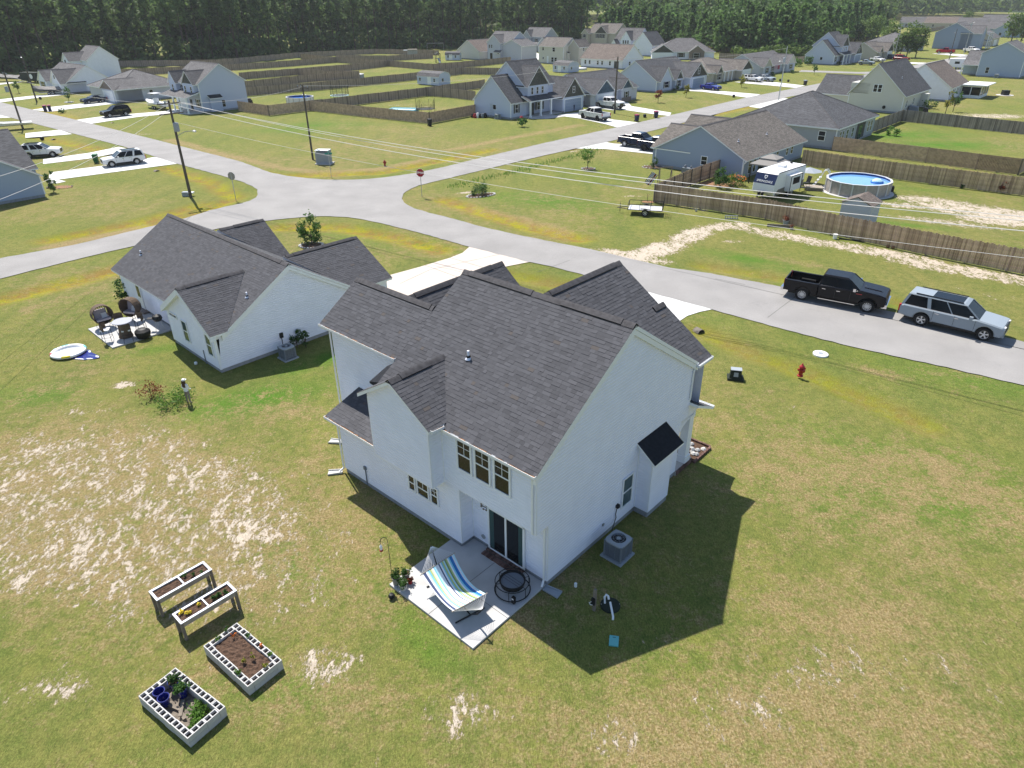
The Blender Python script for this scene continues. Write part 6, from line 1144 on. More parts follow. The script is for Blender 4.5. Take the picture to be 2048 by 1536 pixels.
def pickup(label, loc, rz, pnt, L=6.3, W=1.02, group=None, chrome='chrome', rim='rim', glass='glass_car'):
    e = thing('pickup_truck', label, 'pickup truck', loc, rz, group); xf, xr = L/2-1.02, L/2-1.02-L*.64; r = .43; xc = xr+.93; cow = xf-.62; z0 = .5; zb = 1.3
    out = [(xc, z0)]+arch(xf, r+.11, r, z0)+[(L/2-.12, z0+.02), (L/2, .62), (L/2, 1.12), (L/2-.1, 1.24), (L/2-.5, 1.33), (cow, 1.42), (cow-.2, zb+.04), (xc, zb+.02)]
    mb = MB(); mb.puffy(out, W, .06); part('body', mb, pnt, e)
    mb = MB(); hx = L/2-.15; mb.hexa([(cow+.1, -.3, 1.38), (hx-.2, -.25, 1.30), (hx-.2, .25, 1.30), (cow+.1, .3, 1.38), (cow+.2, -.24, 1.44), (hx-.35, -.2, 1.37), (hx-.35, .2, 1.37), (cow+.2, .24, 1.44)]); part('hood_scoop', mb, pnt, e)
    bd = [(-L/2, .58)]+arch(xr, r+.11, r, .55)+[(xc-.03, .55), (xc-.03, zb+.03), (-L/2, zb+.03)]
    for s_ in (1, -1):
        mb = MB(); mb.puffy(bd, .075, .03, y0=s_*(W-.075)); part('bed_side', mb, pnt, e)
    mb = MB(); mb.box(-L/2, -L/2+.07, -W+.15, W-.15, .58, zb+.02); part('tailgate', mb, pnt, e)
    mb = MB(); mb.box(-L/2+.06, xc, -W+.14, W-.14, .72, .78); mb.box(xc-.06, xc-.01, -W+.14, W-.14, .7, zb); part('bed_floor', mb, 'black', e)
    for s_ in (1, -1): mb = MB(); mb.box(xr-.45, xr+.45, s_*(W-.34)-.12, s_*(W-.34)+.2*0+.12, .78, 1.0); part('wheel_tub', mb, 'black', e)
    greenhouse(e, zb, 1.93, xc+.02, cow+.12, xc+.14, cow-.72, W-.1, W-.27, pnt, ((.47, .05),), glass)
    mb = MB(); mb.box(L/2-.22, L/2+.1, -W+.03, W-.03, .5, .74); part('front_bumper', mb, chrome, e); mb = MB(); mb.box(-L/2-.16, -L/2+.02, -W+.05, W-.05, .52, .74); part('rear_bumper', mb, chrome, e)
    for s_ in (1, -1): mb = MB(); mb.box(xc+.1, xf-.75, s_*(W-.02)-.07, s_*(W-.02)+.08, .40, .45); part('running_board', mb, chrome, e)
    mb = MB(); mb.box(-L/2+.3, L/2-.3, -W+.25, W-.25, .35, .6); part('chassis', mb, 'black', e)
    m_ = (cow-.28, zb+.12, chrome if chrome == 'chrome' else pnt); bits(e, pnt, L, W, 1.0, 1.12, m_, ((xc+.35, 1.12, chrome), (xc+1.25, 1.12, chrome))); seams(e, (xc+1.06, xc+2.0), W, .62, 1.28)
    if chrome == 'chrome':
        for s_ in (1, -1): mb = MB(); mb.box(xc+.1, cow-.35, s_*(W-.085)-.01, s_*(W-.085)+.02, zb+.0, zb+.035); part('belt_trim', mb, 'chrome', e)
        for s_ in (1, -1): mb = MB(); mb.box(xf-.8, xf-.45, s_*W-.004, s_*W+.01, 1.15, 1.2); part('emblem', mb, 'red', e)
    wheels(e, (xf, xr), W-.15, r, rim, 12 if chrome == 'chrome' else 6); return e
def suv(label, loc, rz, pnt, L=5.73, W=1.02, H_=1.9, wb=3.41, fo=.93, name='suv', cat='suv', group=None, hood=1.12, rim='rim', roof_rail=True, sunroof=True, r=.41, sedan=False, pill=((.36, .10), (.66, .03)), slant=.75, rearx=.25, sp=5, style=1):
    e = thing(name, label, cat, loc, rz, group); xf = L/2-fo; xr = xf-wb; z0 = .36 if sedan else .42; zb = hood+.06; cow = xf-.55
    out = [(-L/2+.06, z0+.08), (xr-r-.35, z0+.0)]+arch(xr, r+.08, r, z0)+arch(xf, r+.08, r, z0)+[(L/2-.15, z0), (L/2, z0+.2), (L/2, hood-.18), (L/2-.12, hood-.06), (L/2-.55, hood+.0), (cow, hood+.09), (cow-.2, zb), (-L/2+.25, zb), (-L/2+.02, zb-.12), (-L/2, .8)]
    mb = MB(); mb.puffy(out, W, .07); part('body', mb, pnt, e)
    mb = MB(); mb.box(-L/2+.4, L/2-.4, -W+.2, W-.2, .25, z0+.15); part('chassis', mb, 'black', e)
    greenhouse(e, zb-.02, H_-.06, -L/2+(.95 if sedan else .1), cow+.15, -L/2+(1.5 if sedan else .1+rearx), cow-slant, W-.09, W-.26, pnt, pill, roof_t=.06)
    if roof_rail:
        for s_ in (1, -1): mb = MB(); mb.box(-L/2+.7, cow-slant-.2, s_*(W-.33)-.02, s_*(W-.33)+.02, H_, H_+.05); part('roof_rail', mb, 'black', e)
    if sunroof: mb = MB(); mb.box(cow-slant-1.9, cow-slant-.25, -W+.45, W-.45, H_-.0, H_+.015); part('sunroof', mb, 'glass_car', e)
    for s_ in (1, -1): mb = MB(); mb.box(xr+r+.2, xf-r-.2, s_*(W-.03)-.05, s_*(W-.03)+.06, z0-.06, z0+.06); part('side_sill', mb, 'black', e)
    for s_ in (1, -1): mb = MB(); mb.box(-L/2+.5, cow-.2, s_*(W-.075)-.01, s_*(W-.075)+.015, zb-.02, zb+.015); part('belt_trim', mb, 'chrome', e)
    mb = MB(); mb.box(L/2-.2, L/2+.03, -W+.2, W-.2, z0-.02, z0+.16); part('front_bumper', mb, pnt, e); mb = MB(); mb.box(-L/2-.04, -L/2+.2, -W+.1, W-.1, z0+.05, z0+.22); part('rear_bumper', mb, 'black', e)
    bits(e, pnt, L, W, hood-.17, zb-.25, (cow-.3, zb+.08, pnt), ((xr+.75, zb-.16, 'chrome'), (xr+1.8 if L > 5 else xr+1.5, zb-.16, 'chrome'))); seams(e, (xr+.55, xr+.55+(xf-xr-1.1)/2, xf-.6), W, z0+.1, zb-.03)
    wheels(e, (xf, xr), W-.14, r, rim, sp, style=style); return e
def veh_at(a, b): return ((a[0]+b[0])/2, (a[1]+b[1])/2), head(a, b)   # rear wheel contact, front wheel contact on the visible side
def place(a, b, W, side):   # a rear, b front contacts; side +1: visible side is right of travel
    h_ = head(a, b); m = ((a[0]+b[0])/2, (a[1]+b[1])/2); nx_, ny_ = -sin(h_), cos(h_); return (m[0]+nx_*side*(W-.15), m[1]+ny_*side*(W-.15)), h_
def off(loc, h_, d): return (loc[0]+cos(h_)*d, loc[1]+sin(h_)*d)
l, h_ = place((19.73,43.77), (23.03,41.62), 1.02, 1); pickup('black crew-cab pickup truck with chrome trim parked on the near street', off(l, h_, -.06), h_, 'paint_black', 6.35)
l, h_ = place((25.52,39.46), (28.08,37.18), 1.02, 1); suv('long silver suv with black roof rails parked behind the black pickup', off(l, h_, -.2), h_, 'paint_silver', rim='rim')
def front_view(label, pl, pr, fn, pnt, facing=1, **k):   # rear/front contacts in the picture
    l, h_ = place(pl, pr, 1.0, 1 if facing > 0 else -1); return fn(label, l, h_, pnt, **k)
front_view('white pickup truck in the drive of the craftsman house, nose toward its garage', (15.23,122.95), (12.45,127.09), pickup, 'paint_white', -1, L=6.1, chrome='paint_gray', rim='rim_dark')
front_view('white crew-cab pickup truck on the drive of the house with the blue gable', (16.73,140.75), (19.73,137.31), pickup, 'paint_white', 1, L=6.2, chrome='black')
front_view('dark blue pickup truck on the drive of the blue-grey ranch house, farther from it', (16.11,100.10), (18.78,97.90), pickup, 'paint_navy', 1, L=5.8, chrome='black')
front_view('dark navy pickup truck half hidden behind the blue-grey ranch house', (18.30,96.88), (20.89,94.64), pickup, 'paint_dkblue', 1, L=5.8, chrome='black', rim='rim_dark')
front_view('white crossover on the near driveway at the left', (-47.85,91.41), (-49.94,89.80), suv, 'paint_white', -1, L=5.0, H_=1.75, wb=2.9, hood=1.02, r=.37, name='crossover_car', cat='car', sp=6)
front_view('white van-like car half hidden beside the blue-grey house on the left', (-63.55,96.07), (-62.41,96.45), suv, 'paint_white', 1, L=4.7, H_=1.75, wb=2.8, hood=1.05, r=.36, name='parked_car', cat='car')
front_view('black suv on the drive of the pale two-storey house', (-70.41,135.35), (-72.32,133.11), suv, 'paint_black', -1, L=4.9, H_=1.85, wb=2.85, hood=1.12, r=.38, name='suv', cat='suv')
front_view('dark blue sedan on the drive of the grey ranch house', (-85.15,155.40), (-86.83,153.29), suv, 'paint_navy', -1, L=4.7, H_=1.45, wb=2.75, hood=.95, r=.34, name='sedan_car', cat='car', sedan=True, roof_rail=False)
front_view('bright blue sport car on the drive of the pale blue house', (43.63,168.10), (45.50,165.64), suv, 'paint_blue', 1, L=4.6, H_=1.45, wb=2.6, hood=.98, r=.35, name='sport_car', cat='car', sedan=True, roof_rail=False, sunroof=False)
front_view('white hatchback on the drive of the beige house', (58.41,184.71), (60.21,182.60), suv, 'paint_white', 1, L=4.7, H_=1.6, wb=2.7, hood=1.0, r=.35, name='hatchback_car', cat='car'); front_view('light grey car beside the white hatchback', (61.90,185.23), (63.19,183.43), suv, 'paint_silver', 1, L=4.6, H_=1.5, wb=2.7, hood=.98, r=.34, name='sedan_car', cat='car', sedan=True, roof_rail=False)
front_view('dark pickup truck parked before the far grey two-storey house', (5.17,265.02), (8.75,268.44), pickup, 'paint_gray', 1, L=5.8, chrome='black')
def small(lb, a, b, p, **k): return front_view(lb, a, b, suv, p, 1, **dict(dict(L=4.6, H_=1.5, wb=2.7, hood=.98, r=.34, name='parked_car', cat='car', roof_rail=False, sunroof=False), **k))
small('silver car in the drive of the right-hand craftsman house', (106.80,228.49), (108.04,227.53), 'paint_silver', sedan=True); small('white car beside the silver one at the right-hand craftsman house', (115.27,240.33), (115.97,238.45), 'paint_white', sedan=True)
small('dark red suv behind the tall cream house', (124.50,243.76), (125.81,241.75), 'paint_red', H_=1.8); small('navy car left of the dark red suv behind the tall cream house', (124.63,249.94), (125.06,247.47), 'paint_navy')
front_view('red pickup truck on the drive of the grey townhouse', (156.40,270.64), (154.25,272.10), pickup, 'paint_red', -1, L=5.8, chrome='black'); front_view('white pickup truck near the pole on the far right drive', (166.20,278.78), (167.30,273.78), pickup, 'paint_white', 1, L=5.8, chrome='black')
front_view('dark grey pickup truck, farthest up the far right drive', (208.95,341.43), (213.52,342.47), pickup, 'paint_gray', 1, L=5.8, chrome='black'); small('white suv below the dark grey pickup far on the right', (191.32,312.18), (193.99,311.74), 'paint_white', H_=1.75)
# boats
def boat(label, loc, rz, L=7, cover=False, ttop=True):
    e = thing('motor_boat', label, 'boat', loc, rz); mb = MB(); st = [(-L/2, 1.15, 1.05), (-L/4, 1.2, 1.1), (L*.1, 1.15, 1.2), (L*.3, .85, 1.35), (L*.44, .4, 1.5), (L/2, .03, 1.6)]; z0 = .55
    rings = [[(x, -w_, zt), (x, -w_*.8, z0+.25), (x, 0, z0+(.0 if i < 4 else .3+.2*(i-4))), (x, w_*.8, z0+.25), (x, w_, zt)] for i, (x, w_, zt) in enumerate(st)]
    for a, b in zip(rings, rings[1:]):
        for j in range(4): mb.poly([a[j], a[j+1], b[j+1], b[j]])
    mb.poly(rings[0]); part('hull', mb, 'rv_white' if not cover else 'paint_gray', e)
    mb = MB()
    for a, b in zip(rings, rings[1:]): mb.poly([(a[0][0], a[0][1]*.97, a[0][2]-.05+(.35 if cover else 0)*0), (b[0][0], b[0][1]*.97, b[0][2]-.05), (b[4][0], b[4][1]*.97, b[4][2]-.05), (a[4][0], a[4][1]*.97, a[4][2]-.05)])
    part('deck', mb, 'rv_white' if not cover else 'canopy', e)
    if cover:
        mb = MB(); 
        for a, b in zip(rings, rings[1:]): 
            for s_ in (0, 4): mb.poly([a[s_], b[s_], (b[s_][0], 0, b[s_][2]+.55), (a[s_][0], 0, a[s_][2]+.6)])
        part('boat_cover', mb, 'canopy', e)
    if ttop:
        mb = MB(); mb.box(-.4, .4, -.4, .4, 1.0, 1.9); part('console', mb, 'rv_white', e); mb = MB(); mb.box(-1.1, 1.1, -.85, .85, 2.75, 2.83); part('hard_top', mb, 'teal' if False else 'pool_rim', e)
        mb = MB(); [mb.tube([(x, y, 1.0), (x*.9, y*.95, 2.77)], .03, 5) for x in (-.7, .5) for y in (-.6, .6)]; part('top_frame', mb, 'galv', e)
        for s_ in (-.35, .35): mb = MB(); mb.box(-L/2-.5, -L/2-.05, s_-.18, s_+.18, .9, 1.7); part('outboard_motor', mb, 'rv_white', e)
    return e
def trailer_under(label, loc, rz, L=6):
    e = thing('boat_trailer', label, 'trailer', loc, rz); mb = MB(); [mb.box(-L/2, L/2-.6, s_*.6-.04, s_*.6+.04, .42, .52) for s_ in (-1, 1)]; mb.box(L/2-.7, L/2+1.0, -.04, .04, .42, .5); mb.box(-.6, -.5, -.9, .9, .3, .42); part('frame', mb, 'galv', e)
    wheels(e, (-.1, -.9), 1.0, .32, 'rim', 5, .2); return e
b0, b1 = (-65.20,142.02), (-74.22,149.06); h_ = head(b0, b1); c_ = lp(b0, b1, .42); boat('white centre-console boat with hard top on a trailer beside the pale two-storey house', c_, h_, 7.4); trailer_under('boat trailer carrying the white centre-console boat', c_, h_)
b0, b1 = (-102.96,171.85), (-107.58,169.79); h_ = head(b0, b1); c_ = lp(b0, b1, .5); boat('low covered boat on a trailer in front of the white ranch house', c_, h_, 6.0, True, False); trailer_under('boat trailer carrying the low covered boat', c_, h_, 5)
b0, b1 = (-130.46,201.27), (-138.47,203.67); h_ = head(b0, b1); c_ = lp(b0, b1, .5); boat('large shrink-wrapped boat at the far left edge', c_, h_, 9.0, True, False)
b0, b1 = (-80.87,121.18), (-84.40,118.84); h_ = head(b0, b1); c_ = lp(b0, b1, .4); boat('white motor boat mostly hidden behind the roof on the left edge', c_, h_, 6.5, False, False)
# green enclosed trailer behind the left houses
e = thing('enclosed_trailer', 'dark green enclosed trailer with round white emblem near the farthest left house', 'trailer', (-126.00,199.23), TH+.35); mb = MB(); mb.box(-3, 3, -1.1, 1.1, .5, 2.5); part('body', mb, 'bin_green' if False else 'green_lid', e); mb = MB(); mb.lathe([(.6, 0), (.6, .02)], (1.2, -1.12, 1.6), 18, axis='y'); part('emblem', mb, 'sign_white', e); wheels(e, (.2, -.7), 1.0, .33, 'rim', 5, .2); mb = MB(); mb.tube([(3, 0, .5), (4.2, 0, .45)], .06, 5); part('tow_bar', mb, 'black', e)
# camper
def txt(par, s_, size, M4, m, name='lettering', ext_=.004):
    c = bpy.data.curves.new(name, 'FONT'); c.body = s_; c.size = size; c.align_x = 'CENTER'; c.align_y = 'CENTER'; c.extrude = ext_
    t_ = bpy.data.objects.new(name, c); COL.objects.link(t_); dg = bpy.context.evaluated_depsgraph_get(); me = bpy.data.meshes.new_from_object(t_.evaluated_get(dg)); bpy.data.objects.remove(t_); me.materials.clear(); me.materials.append(M[m]); o = link(name, me, par); o.matrix_local = M4; return o
ra, rb = (25.72,69.68), (32.41,75.64)      # front hitch end to rear
h_ = head(rb, ra); cx_ = lp((26.08,71.49), (31.63,73.90), .5)
RV = thing('camper_trailer', 'white and navy camper trailer with slide-out, parked inside the picket fence', 'camper', (27.75, 72.3), R_(-137)); L_, Wv = 6.3, 1.15
prof = [(-L_/2, .65), (L_/2-.25, .6), (L_/2+.05, .95), (L_/2-.02, 1.7), (L_/2-.45, 2.65), (L_/2-.75, 2.85), (-L_/2+.1, 2.85), (-L_/2, 2.7)]
mb = MB(); mb.puffy(prof, Wv, .04); part('body', mb, 'rv_white', RV)
mb = MB()
for s_ in (1, -1): mb.hexa([(-L_/2+.02, s_*(Wv+.004)-.006, .68), (L_/2-.25, s_*(Wv+.004)-.006, .66), (L_/2-.25, s_*(Wv+.004)+.006, .66), (-L_/2+.02, s_*(Wv+.004)+.006, .68), (-L_/2+.02, s_*(Wv+.004)-.006, 1.35), (L_/2-.9, s_*(Wv+.004)-.006, 1.15), (L_/2-.9, s_*(Wv+.004)+.006, 1.15), (-L_/2+.02, s_*(Wv+.004)+.006, 1.35)])
part('stripe', mb, 'rv_gray', RV)
mb = MB(); a = .012; mb.poly([(L_/2-.02+a, -1.14, 1.7), (L_/2-.02+a, 1.14, 1.7), (L_/2-.45+a, 1.14, 2.65), (L_/2-.45+a, -1.14, 2.65)]); mb.poly([(L_/2-.45+a, -1.14, 2.65), (L_/2-.45+a, 1.14, 2.65), (L_/2-.7, 1.1, 2.83), (L_/2-.7, -1.1, 2.83)]); part('front_cap', mb, 'rv_navy', RV, fix=False)
n_ = Vector((.95, 0, .43)).normalized(); X_ = Vector((0, 1, 0)); Y_ = n_.cross(X_); 
def onface(y, z, x): m_ = Matrix.Identity(4); 
m4 = Matrix.Identity(4)
for i in range(3): m4[i][0] = X_[i]; m4[i][1] = Y_[i]; m4[i][2] = n_[i]
m4.translation = Vector((L_/2-.09, 0, 1.93)); txt(RV, 'SPRINGDALE', .30, m4, 'sign_white'); m5 = m4.copy(); m5.translation = Vector((L_/2-.26, 0, 2.34))
mb = MB(); mb.poly([(-.17, .17, .01), (.17, .17, .01), (.14, -.05, .01), (0, -.2, .01), (-.14, -.05, .01)]); mb.poly([(-.10, .11, .014), (.10, .11, .014), (.08, -.03, .014), (0, -.12, .014), (-.08, -.03, .014)], 1); o = part('emblem', mb, ['sign_white', 'rv_navy'], RV, fix=False); o.matrix_local = m5
for s_ in (1,):
    mb = MB(); mb.box(-1.5, .9, Wv, Wv+.55, .8, 2.35); so_ = part('slide_out', mb, 'rv_white', RV); mb = MB(); mb.box(-1.0, .4, Wv+.55, Wv+.565, 1.45, 2.1); part('pane', mb, 'glass_car', so_); mb = MB(); [mb.box(*q) for q in ((-1.5, .9, Wv+.545, Wv+.58, 2.28, 2.36), (-1.5, -1.42, Wv+.545, Wv+.58, .8, 2.3), (.82, .9, Wv+.545, Wv+.58, .8, 2.3))]; part('slide_trim', mb, 'black', so_)
mb = MB(); [mb.box(-L_/2+.1, L_/2-.7, s_*(Wv-.01)-.02, s_*(Wv-.01)+.03, 2.76, 2.83) for s_ in (1, -1)]; part('awning_rail', mb, 'black', RV)
mb = MB(); mb.box(-.6, .1, -.4, .35, 2.85, 3.08); part('roof_ac', mb, 'rv_white', RV); mb = MB(); mb.box(1.4, 1.75, .2, .55, 2.85, 2.93); part('roof_hatch', mb, 'rv_white', RV); mb = MB(); mb.box(-2.6, -2.4, -.3, -.1, 2.85, 3.0); part('roof_vent', mb, 'black', RV)
mb = MB(); mb.tube([(L_/2-.3, -.6, .55), (L_/2+1.1, 0, .5)], .05, 5); mb.tube([(L_/2-.3, .6, .55), (L_/2+1.1, 0, .5)], .05, 5); mb.tube([(L_/2+.9, 0, .1), (L_/2+.9, 0, .95)], .05, 5); part('tow_hitch', mb, 'black', RV); mb = MB(); [mb.lathe([(.14, .0), (.15, .35), (.06, .42)], (L_/2+.35, s_*.18, .58), 10) for s_ in (1, -1)]; part('gas_bottle', mb, 'black', RV)
wheels(RV, (-.2, -1.0), Wv-.15, .34, 'rim', 5, .2)
# open utility trailer
ua, ub = (12.08,64.01), (13.58,64.73)
UT = thing('utility_trailer', 'open black utility trailer with railings and raised ramp, on the lawn by the fence', 'trailer', (12.91,65.73), R_(-14)); mb = MB(); mb.box(-1.55, 1.55, -.8, .8, .50, .56); part('deck', mb, 'steel_deck', UT)
mb = MB()
for s_ in (-.82, .82):
    for z in (.52, 1.05): mb.tube([(-1.6, s_, z), (1.6, s_, z)], .03, 5)
    for x in (-1.6, -.5, .5, 1.6): mb.tube([(x, s_, .5), (x, s_, 1.05)], .025, 5)
mb.tube([(-1.6, -.82, 1.05), (-1.6, .82, 1.05)], .03, 5); mb.tube([(-1.6, -.5, .5), (-2.7, 0, .48)], .035, 5); mb.tube([(-1.6, .5, .5), (-2.7, 0, .48)], .035, 5); mb.tube([(-2.4, 0, .1), (-2.4, 0, .95)], .03, 5); part('rail_frame', mb, 'black', UT)
mb = MB(); 
for y in (-.8, -.4, 0, .4, .8): mb.tube([(1.65, y, .5), (1.72, y, 1.75)], .022, 4)
for z in (.6, .95, 1.3, 1.7): mb.tube([(1.66+.05*(z-.5), -.8, z), (1.66+.05*(z-.5), .8, z)], .022, 4)
part('ramp_gate', mb, 'black', UT); wheels(UT, (.05,), 1.0, .33, 'rim', 5, .18); mb = MB(); [mb.box(-.4, .5, s_-.12, s_+.12, .68, .71) for s_ in (-1.0, 1.0)]; part('fender', mb, 'black', UT)
# ---------------------------------------------------------------- patio and garden things
def LM(u, v): return W2(MO, TH, u, v)
def LN(u, v): return W2(NO, NT, u, v)
def slabpoly(name, pts, z, m, thick=.1):
    mb = MB(); n_ = len(pts); mb.poly([(*p, z) for p in pts]); 
    for i in range(n_): a, b = pts[i], pts[(i+1) % n_]; mb.poly([(*a, z-thick), (*b, z-thick), (*b, z), (*a, z)])
    return link(name, mb.mesh(name, [m]), kind='structure')
slabpoly('patio', [LM(-4.15, -3.53), LM(.0, -3.53), LM(-.02, .13), LM(-3.59, .13), LM(-3.61, -.49), LM(-4.2, -.49)], .07, 'patio')
mb = MB()
for a, b in (((-2.1, -3.52), (-2.1, -.31)), ((-4.14, -1.9), (-.02, -1.9))):
    A, B = LM(*a), LM(*b); d = Vector((B[0]-A[0], B[1]-A[1], 0)).normalized(); n_ = Vector((-d.y, d.x, 0))*.008; A = Vector((*A, .075)); B = Vector((*B, .075)); mb.poly([A-n_, B-n_, B+n_, A+n_])
link('patio_joint', mb.mesh('patio_joint', ['joint'], fix=False), kind='structure')
slabpoly('patio', [LN(-11.85, -2.95), LN(-7.8, -2.95), LN(-7.8, .74), LN(-11.9, .74)], .07, 'patio')
# hammock
HM = thing('hammock', 'striped blue, white and green hammock on a dark steel stand on the patio', 'hammock', LM(-1.9, -2.45), TH)
# local frame: u,v minus centre
def hp(u, v, z): return (u+1.9, v+2.45, z)
b1L, b1R, b2L, b2R = hp(-3.05, -2.93, .80), hp(-2.84, -1.60, .95), hp(-1.02, -3.36, .84), hp(-.74, -2.14, .86)
for n_, c_, s_, col_ in (('h_white', (.75, .77, .82), 0, 0), ('h_navy', (.06, .08, .16), 0, 0), ('h_sky', (.20, .52, .66), 0, 0), ('h_blue', (.03, .16, .42), 0, 0), ('h_lime', (.42, .50, .18), 0, 0), ('h_cream', (.68, .66, .48), 0, 0), ('h_pale', (.45, .68, .76), 0, 0), ('h_green', (.16, .24, .12), 0, 0)): mk(n_, c_, .85)
HC = ['h_white', 'h_navy', 'h_sky', 'h_blue', 'h_lime', 'h_cream', 'h_pale', 'h_green']; seq = [0, 1, 1, 0, 6, 2, 4, 5, 0, 2, 6, 0, 0, 1, 0, 2, 4, 6, 7, 4, 0, 2, 3, 3, 0, 6]
mb = MB(); NS = 14
def hsurf(t, w_):
    a = Vector(lp(b1L, b2L, t)); b = Vector(lp(b1R, b2R, t)); p = a.lerp(b, w_); p.z += -.34*sin(pi*t)*(1-.1*cos(2*pi*w_)) - .05*sin(pi*w_)*sin(pi*t); q = (w_-.5)*(-.10*sin(pi*t)); p += (b-a).normalized()*q; p.z += .008*sin(w_*90)
    return p
for i, mi in enumerate(seq):
    for j in range(NS): w0, w1, t0, t1 = i/len(seq), (i+1)/len(seq), j/NS, (j+1)/NS; mb.poly([hsurf(t0, w0), hsurf(t1, w0), hsurf(t1, w1), hsurf(t0, w1)], mi)
part('hammock_cloth', mb, HC, HM, fix=False)
for a, b in ((b1L, b1R), (b2L, b2R)):
    mb = MB(); d = (Vector(b)-Vector(a)).normalized()*.06; mb.tube([Vector(a)-d, Vector(b)+d], .018, 6); part('spreader_bar', mb, 'flower_orange' if False else 'lumber', HM)
h1, h2 = hp(-3.50, -2.05, 1.22), hp(-.28, -2.78, .98)
for hk, a, b in ((h1, b1L, b1R), (h2, b2L, b2R)):
    mb = MB()
    for i in range(17): mb.tube([hk, lp(a, b, i/16)], .005, 3, cap=False)
    part('cords', mb, 'rv_white', HM)
mb = MB(); g1, g2 = hp(-2.9, -2.22, .14), hp(-1.0, -2.66, .14); mb.tube([h1, hp(-3.2, -2.12, .6), g1, g2, hp(-.55, -2.74, .55), h2], .03, 6); part('stand', mb, 'black_metal', HM)
for g in (g1, g2): mb = MB(); mb.tube([(g[0]-.13, g[1]-.55, .10), (g[0]+.13, g[1]+.55, .10)], .03, 6); part('stand_foot', mb, 'black_metal', HM)
# fire pit
def ringtube(mb, r, z, t_, n_=28, c=(0, 0)): mb.tube([(c[0]+r*cos(2*pi*i/n_), c[1]+r*sin(2*pi*i/n_), z) for i in range(n_+1)], t_, 5, cap=False)
FP = thing('fire_pit', 'round black metal fire pit with outer ring on the patio near the sliding door', 'fire pit', LM(-.72, -.86), TH)
mb = MB(); ringtube(mb, .62, .14, .022); ringtube(mb, .60, .52, .016); part('outer_ring', mb, 'black', FP)
mb = MB(); mb.lathe([(.02, .28), (.25, .30), (.37, .40), (.42, .55), (.46, .55), (.42, .38), (.28, .25), (.02, .22)], n=24, cap=False); part('bowl', mb, 'black', FP)
mb = MB(); mb.lathe([(.40, .5), (.005, .5)], n=24, cap=False); part('ash_bed', mb, 'ac_gray', FP)
for i in range(6): a = i*pi/3; mb = MB(); mb.tube([(.44*cos(a), .44*sin(a), .52), (.62*cos(a), .62*sin(a), .52)], .012, 4); mb.tube([(.60*cos(a), .60*sin(a), .52), (.60*cos(a), .60*sin(a), .08)], .016, 4); part('leg', mb, 'black', FP)
mb = MB(); ringtube(mb, .44, .56, .025); part('rim', mb, 'black', FP); mb = MB(); [mb.tube([(-.36, y, .53), (.36, y, .53)], .006, 3) for y in (-.1, 0, .1)]; part('grate', mb, 'black', FP); mb = MB(); mb.box(.40, .52, -.50, -.40, .12, .40); part('handle', mb, 'black', FP); mb = MB(); mb.box(.42, .50, -.505, -.502, .3, .36); part('tag', mb, 'rv_white', FP)
# plant pots
def pot(q, r, h_, m, label, lm='leaf', lh=.25, n_=150, lw=None, z=.07):
    e = thing('flower_pot', label, 'potted plant', (*q, z)); mb = MB(); mb.lathe([(r*.7, 0), (r, h_), (r*1.08, h_), (r*.92, h_-.01), (r*.66, .04), (.01, .04)], n=18, cap=False); part('pot', mb, m, e, fix=False)
    if n_: mb = MB(); mb.lathe([(r*.88, h_-.05), (.01, h_-.035)], n=12, cap=False); part('soil', mb, 'soil', e)
    if n_: k = 10; c = rng.normal(0, .35, (k, 3))*np.array([r, r, lh*.5])*1.3; c[:, 2] = np.abs(c[:, 2])+h_+.03; o = link('foliage', cloudmesh('foliage', leafcloud(c, n_, .035 if r < .2 else .05, np.full((k, 3), (lw or r)*.7), .8), lm), e)
    return e
pot(LM(-3.97, -3.36), .15, .34, 'terracotta', 'dark grey pot with leafy tomato-like plant at the patio corner', 'leaf', .4, 240); pot(LM(-3.86, -3.0), .15, .36, 'terracotta', 'grey pot with a low round plant, rear one of the group at the patio corner', 'leaf', .1, 160); pot(LM(-3.58, -3.36), .15, .27, 'cmu', 'pale pot with bushy plant, front one of the group at the patio corner', 'leaf', .2, 220); pot(LM(-3.62, -3.02), .09, .18, 'red', 'small red pot with a red flower, smallest of the group at the patio corner', 'leaf_rust', .1, 60)
solo('garden_ball', (lambda m_: (m_.lathe([(.01, 0), (.10, .05), (.12, .12), (.08, .2), (.01, .22)], n=12, cap=False), m_)[1])(MB()), 'black', 'small black ball-like lamp in the grass beside the patio', 'lamp', LM(-3.62, -3.86))
SH = thing('shepherd_hook', 'tall thin black shepherd hook standing in the grass at the patio corner', 'garden hook', LM(-4.33, -3.26), R_(200)); mb = MB(); mb.tube([(0, 0, 0), (0, 0, 1.75), (.03, 0, 1.9), (.12, 0, 1.97), (.22, 0, 1.92), (.26, 0, 1.8), (.25, 0, 1.7)], .011, 6); part('pole', mb, 'black_metal', SH); mb = MB(); mb.tube([(-.12, 0, .06), (.12, 0, .06)], .01, 5); part('foot_bar', mb, 'black_metal', SH)
fx = W2(LM(-4.33, -3.26), R_(200), .25, 0); FD = thing('bird_feeder', 'clear hummingbird feeder with red base hanging from the black hook', 'bird feeder', (*fx, 1.4)); mb = MB(); mb.lathe([(.045, .06), (.05, .2), (.02, .26), (.006, .3)], n=10); part('bottle', mb, 'rv_white', FD); mb = MB(); mb.lathe([(.065, 0), (.07, .04), (.04, .06)], n=10); part('base', mb, 'red', FD)
